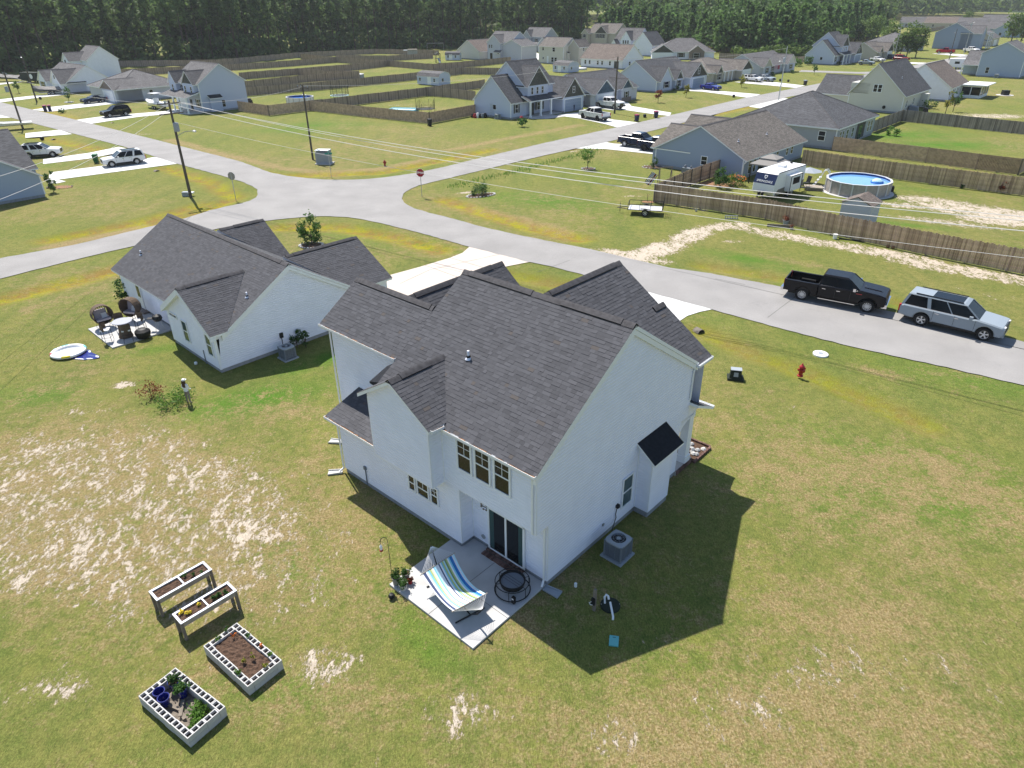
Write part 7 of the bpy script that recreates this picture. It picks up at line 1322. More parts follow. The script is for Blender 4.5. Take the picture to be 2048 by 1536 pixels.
def splash(q, rz, label, m='cmu'):
    e = thing('splash_block', label, 'splash block', q, rz); mb = MB(); mb.hexa([(0, -.11, 0), (.62, -.17, 0), (.62, .17, 0), (0, .11, 0), (0, -.11, .04), (.62, -.17, .02), (.62, .17, .02), (0, .11, .04)]); part('tray', mb, m, e)
    for s_ in (-1, 1): mb = MB(); mb.hexa([(0, s_*.11-.015, .02), (.62, s_*.17-.015, .02), (.62, s_*.17+.015, .02), (0, s_*.11+.015, .02), (0, s_*.11-.015, .10), (.62, s_*.17-.015, .07), (.62, s_*.17+.015, .07), (0, s_*.11+.015, .10)]); part('side', mb, m, e)
splash(LM(.02, -.02), TH+.15, 'blue-grey plastic splash block under the downspout by the patio', 'ac_light'); splash(LM(-10.95, -.62), TH-2.3, 'grey splash block under the rear left downspout'); splash(LM(-12.9, .75), TH-2.6, 'grey splash block under the far left downspout')
# septic hardware
mb = MB(); mb.lathe([(.34, -.05), (.34, .05), (.30, .075), (.01, .08)], n=28, cap=False); SL = solo('septic_lid', mb, 'green_lid', 'round dark green septic tank lid in the shade', 'tank lid', LM(2.2, .86)); mb = MB(); [mb.tube([(.31*cos(a), .31*sin(a), .07), (.31*cos(a), .31*sin(a), .09)], .014, 5) for a in (0, 1.57, 3.14, 4.71)]; part('bolt', mb, 'galv', SL)
PV = thing('vent_pipe', 'white plastic pipe with a curved elbow lying at the septic lid', 'pipe', LM(2.15, .80)); mb = MB(); mb.tube([(-.10, .06, .05), (-.12, .12, .30), (-.06, .17, .36), (.0, .12, .34), (.02, .06, .25)], .038, 8); part('elbow', mb, 'pvc', PV); mb = MB(); mb.tube([(.05, -.06, .25), (.07, -.3, .18), (.1, -.52, .06), (.08, -.62, .02)], .036, 8); part('straight_pipe', mb, 'pvc', PV)
WP = thing('wooden_post', 'short wooden post with an electrical socket beside the septic lid', 'post', LM(1.9, .34), TH); mb = MB(); mb.box(-.045, .045, -.045, .045, -.1, .95); part('post', mb, 'lumber_gray', WP); mb = MB(); mb.box(-.07, .06, -.11, -.045, .32, .6); part('socket_box', mb, 'black', WP); mb = MB(); mb.tube([(-.05, -.12, .45), (-.12, -.14, .38), (-.08, -.13, .3), (0, -.12, .33)], .014, 5); part('cord', mb, 'rv_white', WP)
mb = MB(); mb.lathe([(.055, 0), (.055, .14), (.045, .16)], n=12); solo('cleanout_cap', mb, 'pvc', 'small white drain cap standing in the shaded grass', 'pipe cap', LM(.78, .78)); mb = MB(); mb.lathe([(.09, 0), (.09, .1), (.06, .13)], n=12); solo('cleanout_cap', mb, 'pvc', 'small white drain cap in the shade of the single-storey house', 'pipe cap', (-18.03,35.07))
TLD = thing('valve_box', 'pale teal rectangular valve box lid in the grass', 'box lid', LM(3.15, -.30), TH+.55); mb = MB(); mb.box(-.15, .15, -.2, .2, 0, .05); part('lid', mb, 'teal', TLD); mb = MB(); mb.box(-.05, .05, .12, .14, .05, .055); part('slot', mb, 'green_lid', TLD)
# raised wooden planters
def planter(O, rz, label, plants):
    e = thing('raised_planter', label, 'planter', O, rz); Wd, L_, zt = .56, 1.86, .78
    for (x0, x1, y0, y1) in ((0, Wd, 0, .045), (0, Wd, L_-.045, L_), (0, .045, .045, L_-.045), (Wd-.045, Wd, .045, L_-.045), (.045, Wd-.045, L_/2-.025, L_/2+.025)):
        mb = MB(); mb.box(x0, x1, y0, y1, zt-.2, zt); part('board', mb, 'lumber', e)
        mb = MB(); g_ = .03; mb.box(x0-(g_ if x0 == 0 else 0), x1+(g_ if x1 == Wd else 0), y0-(g_ if y0 == 0 else -.002), y1+(g_ if y1 == L_ else -.002), zt+.002, zt+.022) if (x1-x0 > .3 or y1-y0 < 2) else None; part('rim_board', mb, 'white_vinyl', e)
    for x in (.0, Wd-.09):
        for y in (-.035, L_-.055): mb = MB(); mb.box(x, x+.09, y, y+.09, 0, zt-.0); part('leg', mb, 'lumber_gray', e)
    for i, (y0, y1) in enumerate(((.05, L_/2-.03), (L_/2+.03, L_-.05))):
        mb = MB(); nn = 7
        for a in range(nn):
            for b in range(nn):
                x0, x1 = .047+(Wd-.094)*a/nn, .047+(Wd-.094)*(a+1)/nn; z = lambda x, y: zt-.05+.02*sin(x*37+y*11+i)+.012*sin(x*90-y*50)
                c0, c1 = y0+(y1-y0)*b/nn, y0+(y1-y0)*(b+1)/nn; mb.poly([(x0, c0, z(x0, c0)), (x1, c0, z(x1, c0)), (x1, c1, z(x1, c1)), (x0, c1, z(x0, c1))])
        part('soil', mb, 'soil', e, fix=False)
    for (x, y, s_, m) in plants:
        c = rng.normal(0, .03, (6, 3)); c[:, 2] = np.abs(c[:, 2])+.04; link('seedling', cloudmesh('seedling', leafcloud(c, int(90*s_), .03, np.full((6, 3), .055*s_), .7), m), e, (x, y, zt-.04))
    return e
planter(LM(-9.28, -9.5), TH, 'white-rimmed wooden planter on legs with bare soil, farther left of the two', [(.3, 1.35, .5, 'leaf'), (.4, 1.6, .4, 'leaf'), (.15, 1.1, .5, 'leaf')])
planter(LM(-7.72, -9.42), TH, 'white-rimmed wooden planter on legs with green seedlings, right one of the two', [(.3, 1.2, 1.0, 'leaf'), (.3, 1.4, 1.2, 'leaf'), (.33, 1.6, .8, 'leaf'), (.12, .2, .6, 'flower_yellow'), (.3, .35, .8, 'flower_yellow'), (.2, .75, .6, 'flower_yellow')])
# concrete block beds: every block its own part
def cblock():
    mb = MB(); L_, W_, H_ = .395, .195, .19; t = .028
    for q in ((0, L_, 0, t), (0, L_, W_-t, W_), (0, t, t, W_-t), (L_-t, L_, t, W_-t), (L_/2-t*.6, L_/2+t*.6, t, W_-t)): mb.box(*q, 0, H_)
    mb.box(t, L_-t, t, W_-t, 0, .09, 1); return mb
CB = cblock().mesh('concrete_block', ['cmu', 'soil']); CBD = cblock().mesh('concrete_block', ['cmu', 'black'])
def bed(O, rz, label, me, fill):
    e = thing('block_garden_bed', label, 'raised bed', O, rz)
    for c_ in range(2):
        z = c_*.2; o_ = .2 if c_ else 0
        for i in range(6): 
            for y in (0, 1.0): link('concrete_block', me, e, (i*.4+random.uniform(-.006, .006), y+random.uniform(-.008, .008), z), random.uniform(-.01, .01))
        for i in range(2):
            for x in (.198, 2.398): link('concrete_block', me, e, (x+random.uniform(-.006, .006), .2+i*.4, z), pi/2+random.uniform(-.01, .01))
    mb = MB(); nn = 16; z0 = fill
    for a in range(nn):
        for b in range(nn//2):
            f = lambda i, j: (.2+2.0*i/nn, .2+.8*j/(nn//2), z0+.025*sin(i*2.3+j*1.7)+.015*sin(i*5.1-j*3.3)); mb.poly([f(a, b), f(a+1, b), f(a+1, b+1), f(a, b+1)])
    part('soil', mb, 'soil' if fill > .2 else 'lumber_gray', e, fix=False); return e
b1 = bed(LM(-6.18, -9.28), TH+.07, 'grey concrete-block garden bed filled with brown soil', CB, .30)
for x, y, s_, m in ((.1, .45, .9, 'leaf_bright'), (.05, .8, .6, 'leaf'), (.75, 1.1, 1.0, 'leaf'), (1.95, 1.08, .8, 'leaf_bright'), (2.2, .75, .8, 'leaf_yellow'), (1.75, .1, 1.2, 'leaf_bright'), (1.5, .45, .7, 'leaf_yellow'), (1.6, .7, .6, 'leaf_yellow'), (1.45, 1.1, .5, 'flower_orange'), (.4, .8, .4, 'flower_orange')): c = rng.normal(0, .03, (6, 3)); c[:, 2] = np.abs(c[:, 2])*2+.04; link('seedling', cloudmesh('seedling', leafcloud(c, int(60*s_), .03, np.full((6, 3), .05*s_), .7), m), b1, (x, y, .33))
b2o = LM(-5.88, -11.40); b2 = bed(b2o, TH+.14, 'grey concrete-block garden bed holding blue pots and loose boards', CBD, .06)
for x, y, s_ in ((1.7, .65, 2.2), (1.95, .6, 2.2), (2.05, .4, 1.8), (1.85, .85, 2.0), (1.55, .88, 1.3)): c = rng.normal(0, .05, (8, 3)); c[:, 2] = np.abs(c[:, 2])+.04; link('weeds', cloudmesh('weeds', leafcloud(c, int(90*s_), .035, np.full((8, 3), .08*s_), .7), 'leaf_bright'), b2, (x, y, .1))
for (x, y, r_, l_) in ((.95, .45, .35, .5), (1.2, .55, -.6, .55), (1.35, .45, -.1, .45)): mb = MB(); mb.box(-l_/2, l_/2, -.05, .05, 0, .025); w_ = W2(b2o, TH+.14, x, y); solo('loose_board', mb, 'lumber_gray', {.35: 'upper weathered board lying in the block bed', -.6: 'dark weathered board lying across the others in the block bed', -.1: 'right weathered board lying in the block bed'}[r_], 'board', (*w_, .11+abs(r_)*.06), TH+r_)
for (x, y, pl, lb) in ((.36, .42, 0, 'empty cobalt blue glazed pot, left one in the block bed'), (.66, .38, 0, 'empty cobalt blue glazed pot, front one in the block bed'), (.42, .85, 160, 'cobalt blue glazed pot with a leafy plant, rear left in the block bed'), (.82, .84, 260, 'cobalt blue glazed pot with the largest plant in the block bed')): pot(W2(b2o, TH+.14, x, y), .16, .34, 'blue_glaze', lb, 'leaf', .3, pl, z=.08)
# ---- things on the neighbour's patio
def egg(O, rz, label):
    e = thing('egg_chair', label, 'chair', (*O, .0), rz); mb = MB(); n_ = 20; R_o, dp = .62, .34
    for (r0, y0, r1, y1) in ((R_o, -dp, R_o*.98, dp*.4), (R_o*.98, dp*.4, R_o*.82, dp)):
        for i in range(n_):
            a0, a1 = 2*pi*i/n_, 2*pi*(i+1)/n_
            if True:
                P_ = lambda r, a, y, k=1: (r*cos(a)*k, y, .98+r*sin(a)*k)
                for kq in (1, .94): mb.poly([P_(r0, a0, y0, kq), P_(r0, a1, y0, kq), P_(r1, a1, y1, kq), P_(r1, a0, y1, kq)])
    for i in range(n_): a0, a1 = 2*pi*i/n_, 2*pi*(i+1)/n_; mb.poly([(R_o*cos(a0), -dp, .98+R_o*sin(a0)), (R_o*cos(a1), -dp, .98+R_o*sin(a1)), (R_o*.94*cos(a1), -dp, .98+R_o*.94*sin(a1)), (R_o*.94*cos(a0), -dp, .98+R_o*.94*sin(a0))])
    for i in range(9):   # woven back bars
        x = -.48+i*.12; h_ = math.sqrt(max(.01, .51**2-x*x)); mb.box(x-.025, x+.025, dp-.02, dp+.0, .98-h_, .98+(h_ if i % 2 else h_*.9))
    part('wicker_shell', mb, 'wicker', e, fix=False)
    mb = MB(); mb.box(-.42, .42, -.3, .28, .58, .70); part('seat_cushion', mb, 'cushion', e); mb = MB(); mb.hexa([(-.38, .1, .7), (.38, .1, .7), (.38, .26, .7), (-.38, .26, .7), (-.36, .2, 1.2), (.36, .2, 1.2), (.36, .32, 1.2), (-.36, .32, 1.2)]); part('back_cushion', mb, 'cushion', e); mb = MB(); mb.hexa([(0, -.05, .7), (.3, -.05, .7), (.3, .08, .7), (0, .08, .7), (0, .08, .98), (.3, .08, .98), (.3, .18, .98), (0, .18, .98)]); part('pillow', mb, 'cushion_w', e)
    for x in (-.42, .42):
        for y in (-.28, .28): mb = MB(); mb.tube([(x*.7, y*.8, .52), (x, y, .0)], .015, 5); part('leg', mb, 'black_metal', e)
    return e
egg(LN(-11.35, -2.1), R_(46), 'round wicker egg chair at the edge of the patio, left one of the pair'); egg(LN(-11.2, -.35), R_(-14), 'round wicker egg chair near the house wall, right one of the pair')
T_ = thing('bar_table', 'tall round grey-topped wicker table in the middle of the small patio', 'table', (*LN(-8.85, -1.75), .07)); mb = MB(); mb.lathe([(.56, .98), (.58, 1.0), (.56, 1.03), (.01, 1.03)], n=28, cap=False); part('table_top', mb, 'table_top', T_); mb = MB(); mb.lathe([(.42, 0), (.34, .3), (.30, .75), (.36, .97)], n=16); part('table_base', mb, 'wicker', T_)
def bchair(O, rz, label, high=True):
    e = thing('bar_chair', label, 'chair', (*O, .07), rz); zs = .72 if high else .45; mb = MB(); mb.box(-.24, .24, -.24, .24, zs, zs+.07); part('cushion', mb, 'cushion_w', e)
    mb = MB(); n_ = 8
    for i in range(n_):
        a0, a1 = pi*i/n_, pi*(i+1)/n_; q = lambda a, z: (.28*cos(a), .26*sin(a)+.0, z); 
        mb.poly([q(a0, zs), q(a1, zs), q(a1, zs+.42), q(a0, zs+.42)]); mb.poly([(.25*cos(a0), .23*sin(a0), zs), (.25*cos(a1), .23*sin(a1), zs), q(a1, zs+.42), q(a0, zs+.42)])
    part('wicker_back', mb, 'wicker', e, fix=False)
    for x in (-.22, .22):
        for y in (-.22, .22): mb = MB(); mb.tube([(x, y, zs), (x*1.15, y*1.15, 0)], .014, 5); part('leg', mb, 'black_metal', e)
    mb = MB(); [mb.tube([(x0*.24, y0*.24, .3), (x1*.24, y1*.24, .3)], .011, 4) for x0, y0, x1, y1 in ((-1, -1, 1, -1), (1, -1, 1, 1), (1, 1, -1, 1), (-1, 1, -1, -1))]; part('foot_rail', mb, 'black_metal', e); return e
for O_, rz, lb in ((LN(-8.95, -2.75), NT+2.6, 'bar chair with white cushion, front left of the round table'), (LN(-8.0, -1.9), NT+1.2+pi, 'bar chair with white cushion, front right of the round table'), (LN(-9.9, -1.6), NT+pi/2, 'dark-backed bar chair behind the round table on the left'), (LN(-8.95, -.75), NT, 'bar chair with white cushion, rear right of the round table')): bchair(O_, rz, lb)
e = thing('patio_fire_bowl', 'low black covered fire bowl among the bar chairs', 'fire bowl', (*LN(-7.95, -1.05), .07)); mb = MB(); mb.lathe([(.40, .1), (.46, .28), (.44, .42), (.25, .55), (.01, .58)], n=18, cap=False); part('cover', mb, 'black', e); mb = MB(); mb.lathe([(.38, 0), (.4, .12)], n=14); part('base', mb, 'black', e)
e = thing('kettle_grill', 'black kettle grill against the rear wall of the single-storey house', 'grill', (*LN(-8.3, .1), .07)); mb = MB(); mb.lathe([(.05, .55), (.22, .62), (.3, .78), (.3, .80), (.24, .95), (.08, 1.03), (.01, 1.04)], n=18, cap=False); part('kettle', mb, 'black', e)
for a in (0, 2.1, 4.2): mb = MB(); mb.tube([(.15*cos(a), .15*sin(a), .62), (.3*cos(a), .3*sin(a), 0)], .014, 5); part('leg', mb, 'galv', e)
mb = MB(); mb.box(-.62, -.3, -.15, .15, .75, .78); part('side_shelf', mb, 'black', e)
e = thing('door_step', 'brick step at the rear door of the single-storey house', 'step', LN(-12.9, .35), NT); mb = MB(); mb.box(0, 1.4, 0, .38, 0, .19); part('step', mb, 'brick_wall', e)
# paddling pool on tarp
e = thing('blue_tarp', 'crumpled blue and white patterned tarp on the lawn', 'tarp', (-25.92,36.64), NT+.3); mb = MB(); pts = []
import itertools
for i in range(26): a = 2*pi*i/26; r = 1+.16*sin(3*a+.5)+.1*sin(7*a); pts.append((1.28*r*cos(a)+(.5 if abs(a) < .7 or a > 5.6 else 0), .78*r*sin(a), .02+.02*sin(9*a)))
for i in range(26): mb.poly([(0, 0, .03), pts[i], pts[(i+1) % 26]], 0)
for i in range(26): a, b = pts[i], pts[(i+1) % 26]; mb.poly([lp((0, 0, .036), a, .86), lp((0, 0, .036), b, .86), lp((0, 0, .05), b, .97), lp((0, 0, .05), a, .97)], 1 if i % 2 else 0)
part('tarp', mb, ['blue_glaze', 'rv_white'], e, fix=False)
e = thing('paddling_pool', 'white inflatable paddling pool with coloured patches on the blue tarp', 'paddling pool', (*(-26.12,36.58), .04), NT+.3); mb = MB(); mb.lathe([(.86, 0), (.97, .08), (.92, .17), (.82, .18), (.76, .1), (.74, .03), (.01, .02)], n=26, cap=False); part('inflatable_ring', mb, 'rv_white', e, smooth=True)
for a, w_, m in ((2.5, .45, 'teal'), (.9, .45, 'teal'), (4.0, .28, 'red'), (5.3, .5, 'flower_yellow'), (3.3, .2, 'h_pale')):
    mb = MB(); [mb.poly([((r0)*cos(a+w_*i/4), r0*sin(a+w_*i/4), z0), (r0*cos(a+w_*(i+1)/4), r0*sin(a+w_*(i+1)/4), z0), (r1*cos(a+w_*(i+1)/4), r1*sin(a+w_*(i+1)/4), z1), (r1*cos(a+w_*i/4), r1*sin(a+w_*i/4), z1)]) for i in range(4) for r0, z0, r1, z1 in ((.82, .186, .93, .176), (.93, .176, .975, .09))]; part('colour_patch', mb, m, e, fix=False)
# ---- street furniture
def hydrant(q, label, rz=0, m='red'):
    e = thing('fire_hydrant', label, 'fire hydrant', q, rz); mb = MB(); mb.lathe([(.16, 0), (.16, .05), (.11, .06), (.11, .52), (.15, .53), (.15, .57), (.12, .62), (.06, .68), (.03, .74), (.03, .78)], n=14); part('barrel', mb, m, e)
    for s_ in (-1, 1): mb = MB(); mb.lathe([(.055, 0), (.055, .08), (.075, .085), (.075, .13), (.03, .15)], (0, 0, .43), 10, axis='x'); o = part('nozzle', mb, m, e, loc=(.09*s_, 0, 0)); o.scale = (s_, 1, 1)
    mb = MB(); mb.lathe([(.07, .08), (.07, .14), (.095, .145), (.095, .2), (.03, .22)], (0, 0, .38), 12, axis='y'); o = part('nozzle', mb, m, e); o.scale = (1, -1, 1); return e
hydrant((15.68,32.95), 'bright red fire hydrant on the near lawn at the right', R_(20)); hydrant((-15.64,88.82), 'red fire hydrant on the corner lawn across the junction', R_(40))
e = thing('tank_cover', 'round white access cover in the grass right of the red hydrant', 'manhole cover', (17.80,35.51)); mb = MB(); mb.lathe([(.42, -.02), (.42, .07), (.38, .09), (.01, .095)], n=28, cap=False); part('cover', mb, 'rv_white', e); mb = MB(); mb.lathe([(.15, .095), (.15, .105), (.01, .105)], n=18, cap=False); part('lid', mb, 'ac_light', e)
e = thing('utility_pedestal', 'low dark green utility box with a small notice, left of the red hydrant', 'utility box', (12.08,32.74), TH+.5); mb = MB(); mb.hexa([(-.42, -.3, 0), (.42, -.3, 0), (.42, .3, 0), (-.42, .3, 0), (-.42, -.3, .12), (.42, -.3, .12), (.42, .3, .12), (-.42, .3, .12)]); part('base', mb, 'green_lid', e); mb = MB(); mb.hexa([(-.32, -.24, .12), (.32, -.24, .12), (.32, .22, .12), (-.32, .22, .12), (-.27, -.14, .55), (.27, -.14, .55), (.27, .2, .55), (-.27, .2, .55)]); part('housing', mb, 'green_lid', e); mb = MB(); mb.box(-.29, .29, -.16, .22, .55, .58); part('cap', mb, 'ac_light', e); mb = MB(); mb.poly([(-.12, -.235, .22), (.12, -.235, .22), (.11, -.178, .45), (-.11, -.178, .45)]); part('notice', mb, 'ac_light', e, fix=False)
e = thing('transformer_box', 'tall grey transformer cabinet on a slab at the corner lawn', 'utility box', (-23.65,90.70), TH+.6); mb = MB(); mb.box(-.95, 1.1, -.8, .8, -.05, .1); part('slab', mb, 'concrete', e); mb = MB(); mb.hexa([(-.85, -.6, .1), (.85, -.6, .1), (.85, .6, .1), (-.85, .6, .1), (-.85, -.6, 1.45), (.85, -.6, 1.45), (.85, .6, 1.65), (-.85, .6, 1.65)]); part('cabinet', mb, 'ac_light', e); mb = MB(); mb.box(-.88, .88, -.63, .63, 1.64, 1.7); part('cap', mb, 'rv_white', e)
e = thing('junction_box', 'small white and dark box beside the nearest utility pole', 'utility box', (-34.55,74.40)); mb = MB(); mb.box(-.4, .25, -.25, .25, 0, .45); part('housing', mb, 'ac_light', e); mb = MB(); mb.box(.25, .8, -.22, .22, .3, .42); part('lid', mb, 'rv_white', e)
def stop_sign(q, rz, label, front=True):
    e = thing('stop_sign', label, 'stop sign', q, rz); mb = MB(); mb.tube([(0, 0, -.1), (0, 0, 2.75)], .035, 6); part('post', mb, 'galv', e)
    for r, y, m, nm in ((.40, -.05, 'stop_red', 'sign_face'), (.415, -.042, 'sign_white', 'sign_border'), (.40, .0, 'sign_back', 'sign_plate')):
        mb = MB(); o_ = [(r*cos(pi/8+i*pi/4)/cos(pi/8)*.97, r*sin(pi/8+i*pi/4)/cos(pi/8)*.97+2.45) for i in range(8)]; y1 = y+(.006 if nm != 'sign_plate' else -.035); mb.poly([(a, y, b) for a, b in o_]); mb.poly([(a, y1, b) for a, b in o_[::-1]])
        for i in range(8): a, b = o_[i], o_[(i+1) % 8]; mb.poly([(a[0], y, a[1]), (b[0], y, b[1]), (b[0], y1, b[1]), (a[0], y1, a[1])])
        part(nm, mb, m, e, fix=False)
    m4 = Matrix.Translation((0, -.062, 2.44)) @ Matrix.Rotation(pi/2, 4, 'X'); txt(e, 'STOP', .33, m4, 'sign_white'); return e
stop_sign((-9.30,73.21), R_(-8), 'red stop sign facing the camera at the junction'); stop_sign((-28.65,72.49), R_(165), 'stop sign seen from its grey back at the junction')
e = thing('street_name_sign', 'green street name sign on a thin post at the corner lawn', 'street sign', (-20.95,82.63), R_(20)); mb = MB(); mb.tube([(0, 0, -.1), (0, 0, 2.8)], .03, 6); part('post', mb, 'galv', e); mb = MB(); mb.box(-.42, .42, -.01, .01, 2.62, 2.8); part('name_plate', mb, 'sign_green', e); mb = MB(); mb.box(-.01, .01, -.42, .42, 2.82, 3.0); part('name_plate', mb, 'sign_green', e)
def wheelie(q, rz, label, m='bin_navy', lid='bin_red'):
    e = thing('wheelie_bin', label, 'bin', q, rz, None); mb = MB(); mb.hexa([(-.24, -.26, .05), (.24, -.26, .05), (.24, .26, .05), (-.24, .26, .05), (-.3, -.34, .98), (.3, -.34, .98), (.3, .34, .98), (-.3, .34, .98)]); part('body', mb, m, e); mb = MB(); mb.hexa([(-.32, -.38, .98), (.32, -.38, .98), (.32, .4, .98), (-.32, .4, .98), (-.28, -.34, 1.08), (.28, -.34, 1.08), (.28, .34, 1.12), (-.28, .34, 1.12)]); part('lid', mb, lid, e)
    for x in (-.27, .27): mb = MB(); mb.lathe([(.1, -.02), (.1, .02)], (x, .28, .1), 8, axis='x'); part('wheel', mb, 'rubber', e)
    return e
for q, rz, lb, a, b in (((-89.54,142.46), .4, 'navy bin with red lid, left one of the pair on the far left drive', 'bin_navy', 'bin_red'), ((-88.83,142.76), .5, 'navy bin with red lid, right one of the pair on the far left drive', 'bin_navy', 'bin_red'), ((13.92,141.77), .2, 'navy bin with red lid beside the blue-gabled house wall', 'bin_navy', 'bin_red'), ((21.40,122.95), .3, 'navy bin with red lid at the street end of the craftsman drive', 'bin_navy', 'bin_red'), ((25.33,126.67), .2, 'navy bin with red lid near the street beside the drive of the blue-gabled house', 'bin_navy', 'bin_red'), ((69.45,175.39), .3, 'dark brown bin with pale lid at the upper street', 'black', 'ac_light'), ((-53.62,92.46), .3, 'small green box bin between the two left driveways', 'bin_green', 'bin_green'), ((11.74,136.29), .1, 'navy bin beside the grey garage door of the craftsman house', 'bin_navy', 'bin_navy'), ((-13.13,120.07), .5, 'black bin at the corner of the front fence', 'black', 'black')): wheelie(q, rz, lb, a, b)
# utility poles, lamps and wires
def upole(q, H_, label, rz=0, lamp=None, tr=True, arms=True, lean=0, m='pole_wood', r=.17):
    e = thing('utility_pole', label, 'utility pole', q, rz); mb = MB(); mb.tube([(0, 0, -.3), (0, 0, H_)], r, 8, r2=r*.62); part('pole', mb, m, e)
    if arms:
        for z in (H_-.35, H_-1.3)[:2 if arms == 2 else 1]: mb = MB(); mb.box(-1.2, 1.2, -.05, .05, z, z+.11); part('cross_arm', mb, 'pole_wood', e)
        for x in (-1.1, -.4, .5, 1.1): mb = MB(); mb.lathe([(.05, 0), (.06, .1), (.03, .2)], (x, 0, H_-.24), 6); part('insulator', mb, 'ac_light', e)
    if tr: mb = MB(); mb.lathe([(.24, 0), (.27, .1), (.27, .75), (.2, .85)], (0, -.42, H_-2.9), 12); part('transformer', mb, 'ac_light', e)
    if lamp: mb = MB(); mb.tube([(0, 0, lamp[0]), (lamp[1]*.5, lamp[2]*.5, lamp[0]+.45), (lamp[1], lamp[2], lamp[0]+.55)], .035, 5); part('lamp_arm', mb, 'galv', e); mb = MB(); mb.lathe([(.18, 0), (.2, .1), (.05, .2)], (lamp[1], lamp[2], lamp[0]+.42), 8); part('lamp_head', mb, 'galv', e)
    return e
HP = 9.6
upole((-33.86,73.73), HP, 'weathered utility pole with transformer and street lamp arm, nearest on the left', TH+pi/2, lamp=(6.2, 1.2, -1.6), arms=2); upole((-25.77,93.34), 9.0, 'plain slim utility pole beside the grey transformer cabinet', TH, None, False, 1, r=.14)
upole((18.95,132.34), 9.3, 'utility pole in front of the white pickups', TH, None, False, 0); upole((54.20,148.94), 9.8, 'pale utility pole with lamp on the upper street', TH, lamp=(6.5, -1.0, 0), tr=True, arms=0, m='galv', r=.13); upole((-80.76,121.05), 8.6, 'leaning utility pole with transformer at the left edge', TH, None, True, 1); upole((-100.14,157.34), 8.6, 'street lamp pole at the far left driveways', TH, lamp=(8.0, -.9, 0), tr=False, arms=0)
upole((125.40,247.42), 9.5, 'pale street lamp pole beside the dark red suv', TH, lamp=(8.6, -.5, 0), tr=False, arms=0, m='galv', r=.12); upole((141.02,243.08), 9, 'dark pole with round lamp behind the brown-roofed house', TH, lamp=(7.4, -.4, 0), tr=False, arms=0, r=.12); upole((162.24,271.56), 10, 'tall pale pole beside the far white pickup', TH, lamp=(9.4, .6, 0), tr=False, arms=0, m='galv', r=.12); upole((349.16,629.44), 8, 'distant pale pole above the far houses', TH, None, False, 0, m='galv', r=.12)
PA = (-33.86,73.73)
def wire(a, b, sag, label, r=.012):
    mb = MB(); n_ = 18; mb.tube([(a[0]+(b[0]-a[0])*i/n_, a[1]+(b[1]-a[1])*i/n_, a[2]+(b[2]-a[2])*i/n_-sag*4*(i/n_)*(1-i/n_)) for i in range(n_+1)], r, 4); tag(link('overhead_wire', mb.mesh('overhead_wire', ['wire'])), label, 'wire')
a0 = (PA[0], PA[1])
wire((*a0, 9.3), (28.28,29.58,8.4), 1.3, 'lower bright overhead wire crossing the lawns toward the right edge', .022); wire((a0[0]+.8, a0[1]+.5, 9.35), (28.22,29.84,9), 1.1, 'upper overhead wire crossing above the camper', .02); wire((a0[0]+1.0, a0[1]+.7, 9.35), (27.80,29.32,9), 1.3, 'second overhead wire close below the upper one above the camper', .018); wire((*a0, 7.6), (28.90,29.58,7), 1.0, 'faint lowest overhead wire passing in front of the picket fence', .012)
wire((*a0, 9.3), (*(-25.77,93.34), 8.8), .5, 'wire from the nearest pole to the slim pole', .012); wire((*a0, 9.2), (*(-80.76,121.05), 8.4), .9, 'wire from the nearest pole to the left edge pole', .012); wire((*(-25.77,93.34), 8.9), (*(18.95,132.34), 9.1), 1.2, 'wire from the slim pole to the pole by the white pickups', .014); wire((*(18.95,132.34), 9.1), (*(54.20,148.94), 9.4), .8, 'wire along the upper street between two poles', .014)
wire((*a0, 8.8), (-29.19,29.66,8.6), 1.0, 'wire from the nearest pole over the house on the left edge', .014); wire((*a0, 9.3), (-31.90,33.25,9.2), .9, 'upper wire from the nearest pole over the house on the left edge', .014)
# culvert mouths, mailbox-like bits, stones
def culvert(q, rz, label, r=.28):
    e = thing('culvert_pipe', label, 'drain pipe', (*q, -.26), rz); mb = MB(); mb.lathe([(r, 0), (r, .5), (r*.86, .5), (r*.86, .02), (.01, .02)], n=16, axis='x', cap=False); part('pipe', mb, 'lumber_gray', e); mb = MB(); mb.lathe([(r*.85, .42), (.01, .42)], n=14, axis='x', cap=False); part('dark_mouth', mb, 'black', e)
culvert((-18.94,61.71), R_(210), 'corrugated drain pipe mouth behind the small tree', .34); culvert((11.55,39.42), R_(-60), 'dark drain mouth in the ditch beside the white driveway', .3); culvert((-0.07,48.86), R_(-100), 'dark drain mouth in the grass between the two driveways', .25); culvert((-43.68,87.29), R_(-40), 'dark drain mouth in the ditch beside the near left driveway', .4); culvert((-69.01,126.97), R_(-40), 'dark drain mouth beside the drive of the pale two-storey house', .35); culvert((11.07,96.98), R_(-130), 'dark drain mouth at the ditch end by the blue pickup drive', .35); culvert((14.89,118.38), R_(-130), 'dark drain mouth beside the craftsman drive', .3); culvert((-70.03,110.99), R_(-40), 'dark drain mouth between the left driveways', .35)
